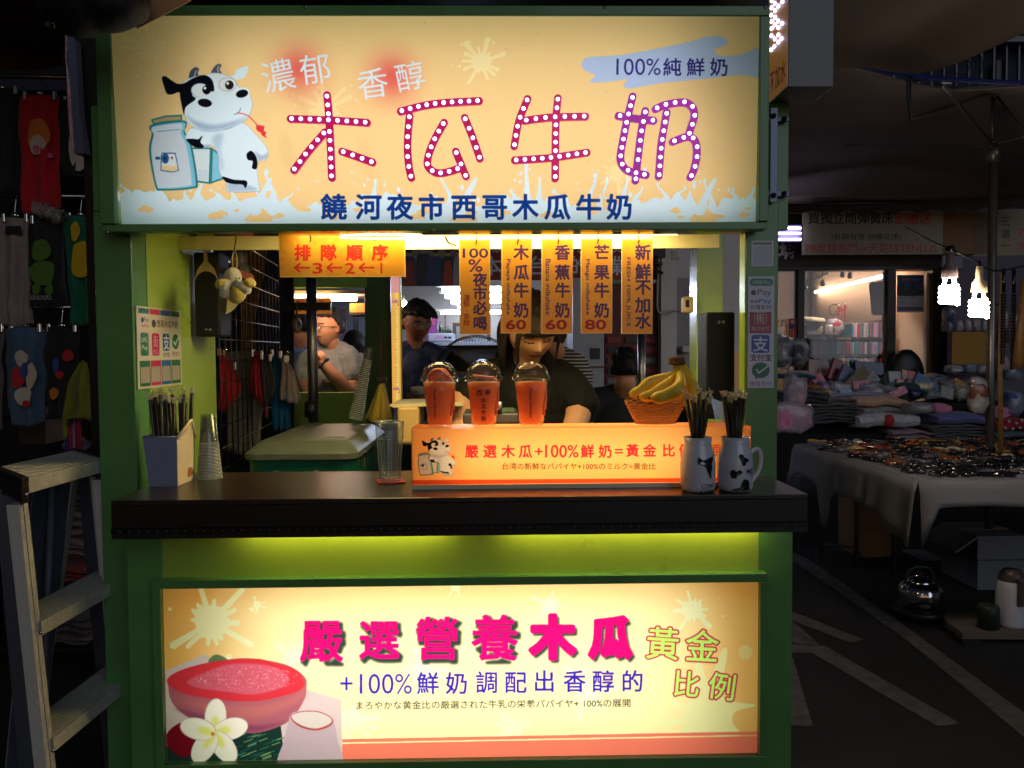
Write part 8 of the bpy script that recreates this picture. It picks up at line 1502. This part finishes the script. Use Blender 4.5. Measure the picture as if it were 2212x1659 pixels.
v, T_ = glyphs('ENDERS', .03); lo, hi = v.min(0), v.max(0); q_ = (v - lo) / (hi - lo); MB().add([W(66 + a * 46, 648 - b * 10, YL_ - .052) for a, b in q_], [tuple(k) for k in T_]).build('lettering', fab('print_grey', (130, 126, 130)), tk)
tee(142, 466, 206, 700, f_grn, 'green T-shirt with a yellow patch at the right of the middle rail', 424, 6, [('print_patch', blobp(178, 560, 26, 44, 1), PY), ('print_patch', blobp(162, 500, 10, 20, 2), PY)])
tee(14, 706, 94, 916, f_blu, 'blue-grey T-shirt with white, red and blue blotches on the lowest rail', 664, 7, [('print_patch', blobp(46, 775, 14, 18, 3), PWh), ('print_patch', blobp(38, 815, 14, 26, 1), PR), ('print_patch', blobp(66, 812, 12, 26, 2), PWh), ('print_patch', blobp(52, 800, 9, 16, 5), PB), ('print_patch', blobp(50, 856, 18, 22, 4), PWh), ('print_patch', blobp(56, 872, 9, 8, 1), PR)])
tee(96, 706, 170, 900, f_bk, 'black T-shirt with small red and blue patches on the lowest rail', 664, 8, [('print_patch', blobp(146, 768, 12, 14, 1), PR), ('print_patch', blobp(120, 790, 7, 16, 2), PB), ('print_patch', blobp(128, 810, 9, 9, 3), PR), ('print_patch', blobp(116, 850, 10, 12, 2), PO)]); tee(-40, 706, 8, 930, fab('tee_grey2', (90, 80, 80)), 'dim grey T-shirt cut off by the left picture edge', 664, 9)
t = thing('plastic_cover', W(100, 455, YL_), 'crumpled clear plastic strip bunched over the middle rail', 'plastic'); fuzz(MB().tube(crom([W(75, 452, YL_ - .06), W(100, 456, YL_ - .06), W(135, 470, YL_ - .06)], 8), .03, 10).build('film', clearmat('film', (230, 225, 220), .1, .2), t), .03, 60)
cloth('lime_towel', [[(166, 782, 1.2), (172, 776, 1.2), (180, 782, 1.2)], [(150, 830, 1.2), (172, 828, 1.16), (196, 840, 1.2)], [(142, 880, 1.2), (168, 890, 1.15), (198, 900, 1.2)], [(138, 955, 1.2), (155, 905, 1.17), (196, 912, 1.2)]], fab('lime_plush', (118, 124, 36)), 'olive lime plush cloth hanging in front of the rack', 'cloth', folds=.02, freq=9, seed=11, clip=False)
for k, (x0, x1, c) in enumerate(((141, 148, (30, 50, 150)), (148, 157, (170, 20, 50)), (157, 163, (130, 110, 170)), (163, 174, (150, 16, 50)))): cloth('cloth_strip', [[(x0, 905, 1.23), ((x0 + x1) / 2, 902, 1.22), (x1, 905, 1.23)], [(x0 - 1, 975, 1.23), ((x0 + x1) / 2, 975, 1.21), (x1, 975, 1.23)]], fab('strip%d' % k, c), ('blue', 'crimson', 'lilac', 'dark red')[k] + ' cloth strip hanging below the lime plush cloth', 'cloth strip', folds=.004, clip=False, seed=k)
# low clothes stacks behind the ladder
bx('storage_box', 40, 880, 98, 960, 2.3, .3, M('box_taupe', (70, 60, 52), .8), 'taupe box on the lower shelf of the clothes stall')
for k, (x0, y0, x1, y1, c, lb_) in enumerate(((95, 1020, 200, 1062, (70, 40, 38), 'dark brown folded shirts seen through the ladder'), (80, 1075, 200, 1100, (60, 58, 64), 'grey folded shirts below the brown ones'), (70, 1105, 190, 1160, (110, 92, 98), 'pale mauve folded shirts through the ladder'), (72, 1168, 190, 1200, (120, 100, 104), 'white printed shirts in plastic low behind the ladder'), (60, 1230, 190, 1262, (130, 24, 34), 'red folded shirt behind the ladder tread'), (70, 1330, 190, 1372, (76, 70, 78), 'blue-grey shirts low behind the ladder'), (72, 1376, 190, 1400, (96, 88, 84), 'cream folded cloth at the bottom shelf'))): fold('folded_clothes', x0, y0, x1, y1, 1.6, .4, fab('fc%d' % k, c), lb_, 'folded clothes', 3, k + 40)
quick('shelf', (-60, 1402, 240, 1410), 1.55, .5, m_blk, thing('low_shelf', W(80, 1400, 1.6), 'dark low shelf below the folded clothes', 'shelf')); 
for xx_ in (-40, 225): q = W(xx_, 1410, 1.8); MB().box((q.x, 1.6, .005), (q.x + .03, 2.0, q.z - .001)).build('leg', m_blk, bpy.data.objects['low_shelf'])
t = thing('clear_basket', W(170, 960, 1.5), 'clear glossy packages behind the ladder top', 'package'); fuzz(MB().ell(W(168, 962, 1.5), (.06, .05, .03), 0, 16, 10).build('body', M('glossy_mauve', (110, 100, 130), .15, n=.3, coat=.8), t), .02, 40)
# grey boarded post and black side
gp_ = thing('boarded_post', W(165, 300, .35), 'slate grey board with torn pink tape edge beside the header', 'board'); P = [(139, 74), (163, 78), (166, 160), (170, 330), (156, 330), (149, 200), (143, 130)]
MB().prism([W(x, y, .25) for x, y in [(144, 78), (158, 80), (163, 90), (172, 245), (185, 331), (160, 331), (152, 200)]], 0, .03).build('board', M('slate_board', (84, 92, 118), .45, n=.12, ns=30, b=.3), gp_)
fuzz(MB().prism([W(x, y, .249) for x, y in [(139, 75), (144.5, 76), (146, 130), (153, 200), (160, 330), (154, 326), (148, 250), (144, 160), (140, 120)]], 0, .02).build('tape_edge', M('pink_foil', (190, 140, 146), .25, .3, n=.3, b=.8, bs=90), gp_), .004, 80)
MB().box((W(168, 200, .3).x, .3, W(180, 335, .3).z), (W(207, 200, .3).x - .005, .40, 2.6)).build('black_side', m_black, gp_)
bs2 = thing('dark_post', W(196, 600, .3), 'black post running down behind the left pillar', 'post'); MB().box((W(188, 600, .3).x, .3, .005), (W(205, 600, .3).x, .36, W(180, 336, .3).z)).build('post', m_black, bs2)
# black bundle with brown tarpaulin, top left
tr_ = thing('tarp_bundle', W(200, 30, -.3), 'black fabric bundle hanging over the header corner with a brown tarpaulin fold', 'tarpaulin'); mb = MB()
mb.ell(W(235, 5, -.3), (.075, .07, .062), 0, 20, 14); mb.ell(W(170, -10, -.3), (.09, .08, .085), 0, 20, 14); mb.ell(W(270, 0, -.3), (.045, .06, .06), 0, 20, 14); mb.ell(W(130, 0, -.3), (.035, .06, .06), 0, 16, 12); mb.ell(W(185, 32, -.28), (.045, .05, .05), 0, 16, 12)
me = remesh(mb, .008, 4); me.materials.append(M('black_tarp', (8, 8, 11), .6, n=.3, ns=10, b=.5, bs=30)); o = bpy.data.objects.new('bundle', me); COL.objects.link(o); attach(o, tr_); fuzz(o, .008, 12)
fuzz(MB().grid(patch([[(112, 36, -.3), (118, 25, -.32), (124, 18, -.3)], [(95, 50, -.3), (116, 48, -.33), (128, 40, -.3)], [(104, 62, -.3), (120, 60, -.32), (134, 56, -.3)]], 4, 4)).build('plastic_flap', M('flap_black', (20, 20, 24), .2, n=.2, coat=.6), tr_, solid=.002), .006, 60)
G = patch([[(290, -60, -.2), (360, -80, -.22), (450, -90, -.24)], [(296, 0, -.2), (350, -25, -.23), (428, -30, -.25)], [(302, 40, -.2), (350, 14, -.23), (405, -12, -.25)], [(296, 62, -.2), (350, 34, -.23), (412, 1, -.25)]], 6, 6); MB().grid(G).build('brown_fold', M('brown_tarp', (205, 150, 105), .5, n=.15, ns=6, b=.2), tr_, solid=.004)
# ---- aluminium step ladder
ld = thing('step_ladder', (-1.15, -.15, 0), 'aluminium folding step ladder with black caps standing left of the stall', 'ladder'); ZL = 1.175
def lz(x, y, z=ZL): return WZ(x, y, z)
k1 = 1 / 3.318; lt = lambda x, y: (x * k1 / 1.8228, (1700 + y * k1) / 1.8228)
FA, FB = WZ(*lt(355, 612), ZL), WZ(*lt(1350, 358), ZL); BA, BB = WZ(*lt(-150, 480), ZL), WZ(*lt(1040, 235), ZL)
nrm = lambda p_, q_: (q_ - p_).normalized()
dpt = ((BA - FA) + (BB - FB)) / 2; BA, BB = FA + dpt, FB + dpt; ax = FB - FA
V4 = lambda s_, t_, z: FA + ax * s_ + dpt * t_ + Vector((0, 0, z))
def pr(mb, a0, a1, t0, t1, z0, z1, mi=0): V = [V4(a0, t0, z0), V4(a1, t0, z0), V4(a1, t1, z0), V4(a0, t1, z0), V4(a0, t0, z1), V4(a1, t0, z1), V4(a1, t1, z1), V4(a0, t1, z1)]; mb.add(V, [(0, 3, 2, 1), (4, 5, 6, 7), (0, 1, 5, 4), (1, 2, 6, 5), (2, 3, 7, 6), (3, 0, 4, 7)], mi)
mb = MB(); pr(mb, 0, 1, 0, 1, -.006, 0); pr(mb, 0, 1, -.03, .0, -.032, .001)
for i in range(8): pr(mb, 0, 1, .08 + i * .118, .10 + i * .118, 0, .003)
mb.build('top_step', m_alu, ld, .001)
for s0, s1 in ((-.085, -.002), (1.002, 1.07)):
    mb = MB(); pr(mb, s0, s1, -.06, 1.02, -.010, .006); pr(mb, s0, s1, -.06, .04, -.05, -.011); mb.build('end_cap', M('cap_dark', (30, 22, 24), .5, n=.2), ld, .002)
    q = V4((s0 + s1) / 2, -.075, -.03); MB().ell(q, (.005, .004, .005), 0, 10, 8).build('rivet', m_chrome, ld)
lean = Vector((.085, 0, -1.165)); rear = Vector((-.20, 0, -1.165))
def stile(s_, t_, off, nm, w_=.016, d_=.030):
    a = V4(s_, t_, -.052); b = a + off * (a.z - .004) / 1.165; u_ = ax.normalized() * w_; n_ = Vector((u_.y, -u_.x, 0)).normalized() * d_
    mb = MB(); V = [a - u_ - n_ * 0, a + u_, a + u_ - n_, a - u_ - n_, b - u_, b + u_, b + u_ - n_, b - u_ - n_]; mb.add(V, [(3, 2, 1, 0), (4, 5, 6, 7), (0, 1, 5, 4), (1, 2, 6, 5), (2, 3, 7, 6), (3, 0, 4, 7)]); o = mb.build(nm, m_alu, ld, .002)
    MB().box(b - Vector((.025, .025, .0)), b + Vector((.025, .025, .03))).build('rubber_foot', m_blk, o); return a, b
sa = stile(-.045, 0, lean, 'front_stile'); sb = stile(1.03, 0, lean, 'front_stile'); sb2 = stile(1.03, .22, lean * 1, 'front_stile', .010, .02)
m_alud = M('aluminium_dull', (112, 116, 132), .5, .2, n=.15, ns=30)
ra = stile(-.045, .9, rear, 'rear_stile'); rb_ = stile(1.03, .9, rear, 'rear_stile')
mb = MB(); a, b = sa; V = [V4(-.06, .0, -.052), V4(-.06, .95, -.052), V4(-.06, .95, -.052) + Vector((.06, 0, -1.1)), V4(-.06, .0, -.052) + Vector((.08, 0, -1.1))]
mb.add(V, [(0, 1, 2, 3)]); mb.build('side_plate', m_alud, ld, solid=.004)
mb = MB(); V = [V4(1.0, .1, -.052), V4(.99, .8, -.052), V4(.99, .8, -.052) + Vector((.07, 0, -1.1)), V4(1.0, .1, -.052) + Vector((.085, 0, -1.1))]; mb.add(V, [(0, 1, 2, 3)]); mb.build('side_plate', m_alud, ld, solid=.004)
mb = MB(); V = [V4(.42, .9, -.02), V4(.95, .9, -.02), V4(.95, .9, -.02) + Vector((-.14, 0, -1.1)), V4(.42, .9, -.02) + Vector((-.14, 0, -1.1))]; mb.add(V, [(0, 1, 2, 3)]); mb.build('rear_panel', m_alud, ld, solid=.004); MB().tube([V4(.62, .8, -.05), V4(.62, .8, -.05) + Vector((-.08, 0, -1.1))], .009, 8).build('brace_tube', m_alud, ld)
for (yn, yf) in ((1357, 1250), (1640, 1540)):
    # tread front edges measured between the two stiles
    zt_ = None
    best = min(((abs(WZ(62, yn, z).x - (FA.x + lean.x * (ZL - z) / 1.165)), z) for z in np.linspace(.3, 1.1, 81)))[1]; dz = best - ZL; sh = lean.x * (-dz) / 1.165
    mb = MB()
    def pr2(a0, a1, t0, t1, z0, z1):
        V = [V4(a0, t0, z0 + dz) + Vector((sh, 0, 0)), V4(a1, t0, z0 + dz) + Vector((sh, 0, 0)), V4(a1, t1, z0 + dz) + Vector((sh, 0, 0)), V4(a0, t1, z0 + dz) + Vector((sh, 0, 0))]; V += [v_ + Vector((0, 0, z1 - z0)) for v_ in V]; mb.add(V, [(0, 3, 2, 1), (4, 5, 6, 7), (0, 1, 5, 4), (1, 2, 6, 5), (2, 3, 7, 6), (3, 0, 4, 7)])
    pr2(-.02, 1.01, 0, .55, -.006, 0); pr2(-.02, 1.01, -.02, 0, -.03, .002)
    for i in range(9): pr2(-.02, 1.01, .04 + i * .055, .055 + i * .055, 0, .0025)
    mb.build('tread', m_alu, ld, .001)
    for s_ in (-.05, 1.04): MB().ell(V4(s_, -.06, dz - .015) + Vector((sh + .004, -.004, 0)), (.005, .005, .005), 0, 8, 6).build('rivet', m_chrome, ld)
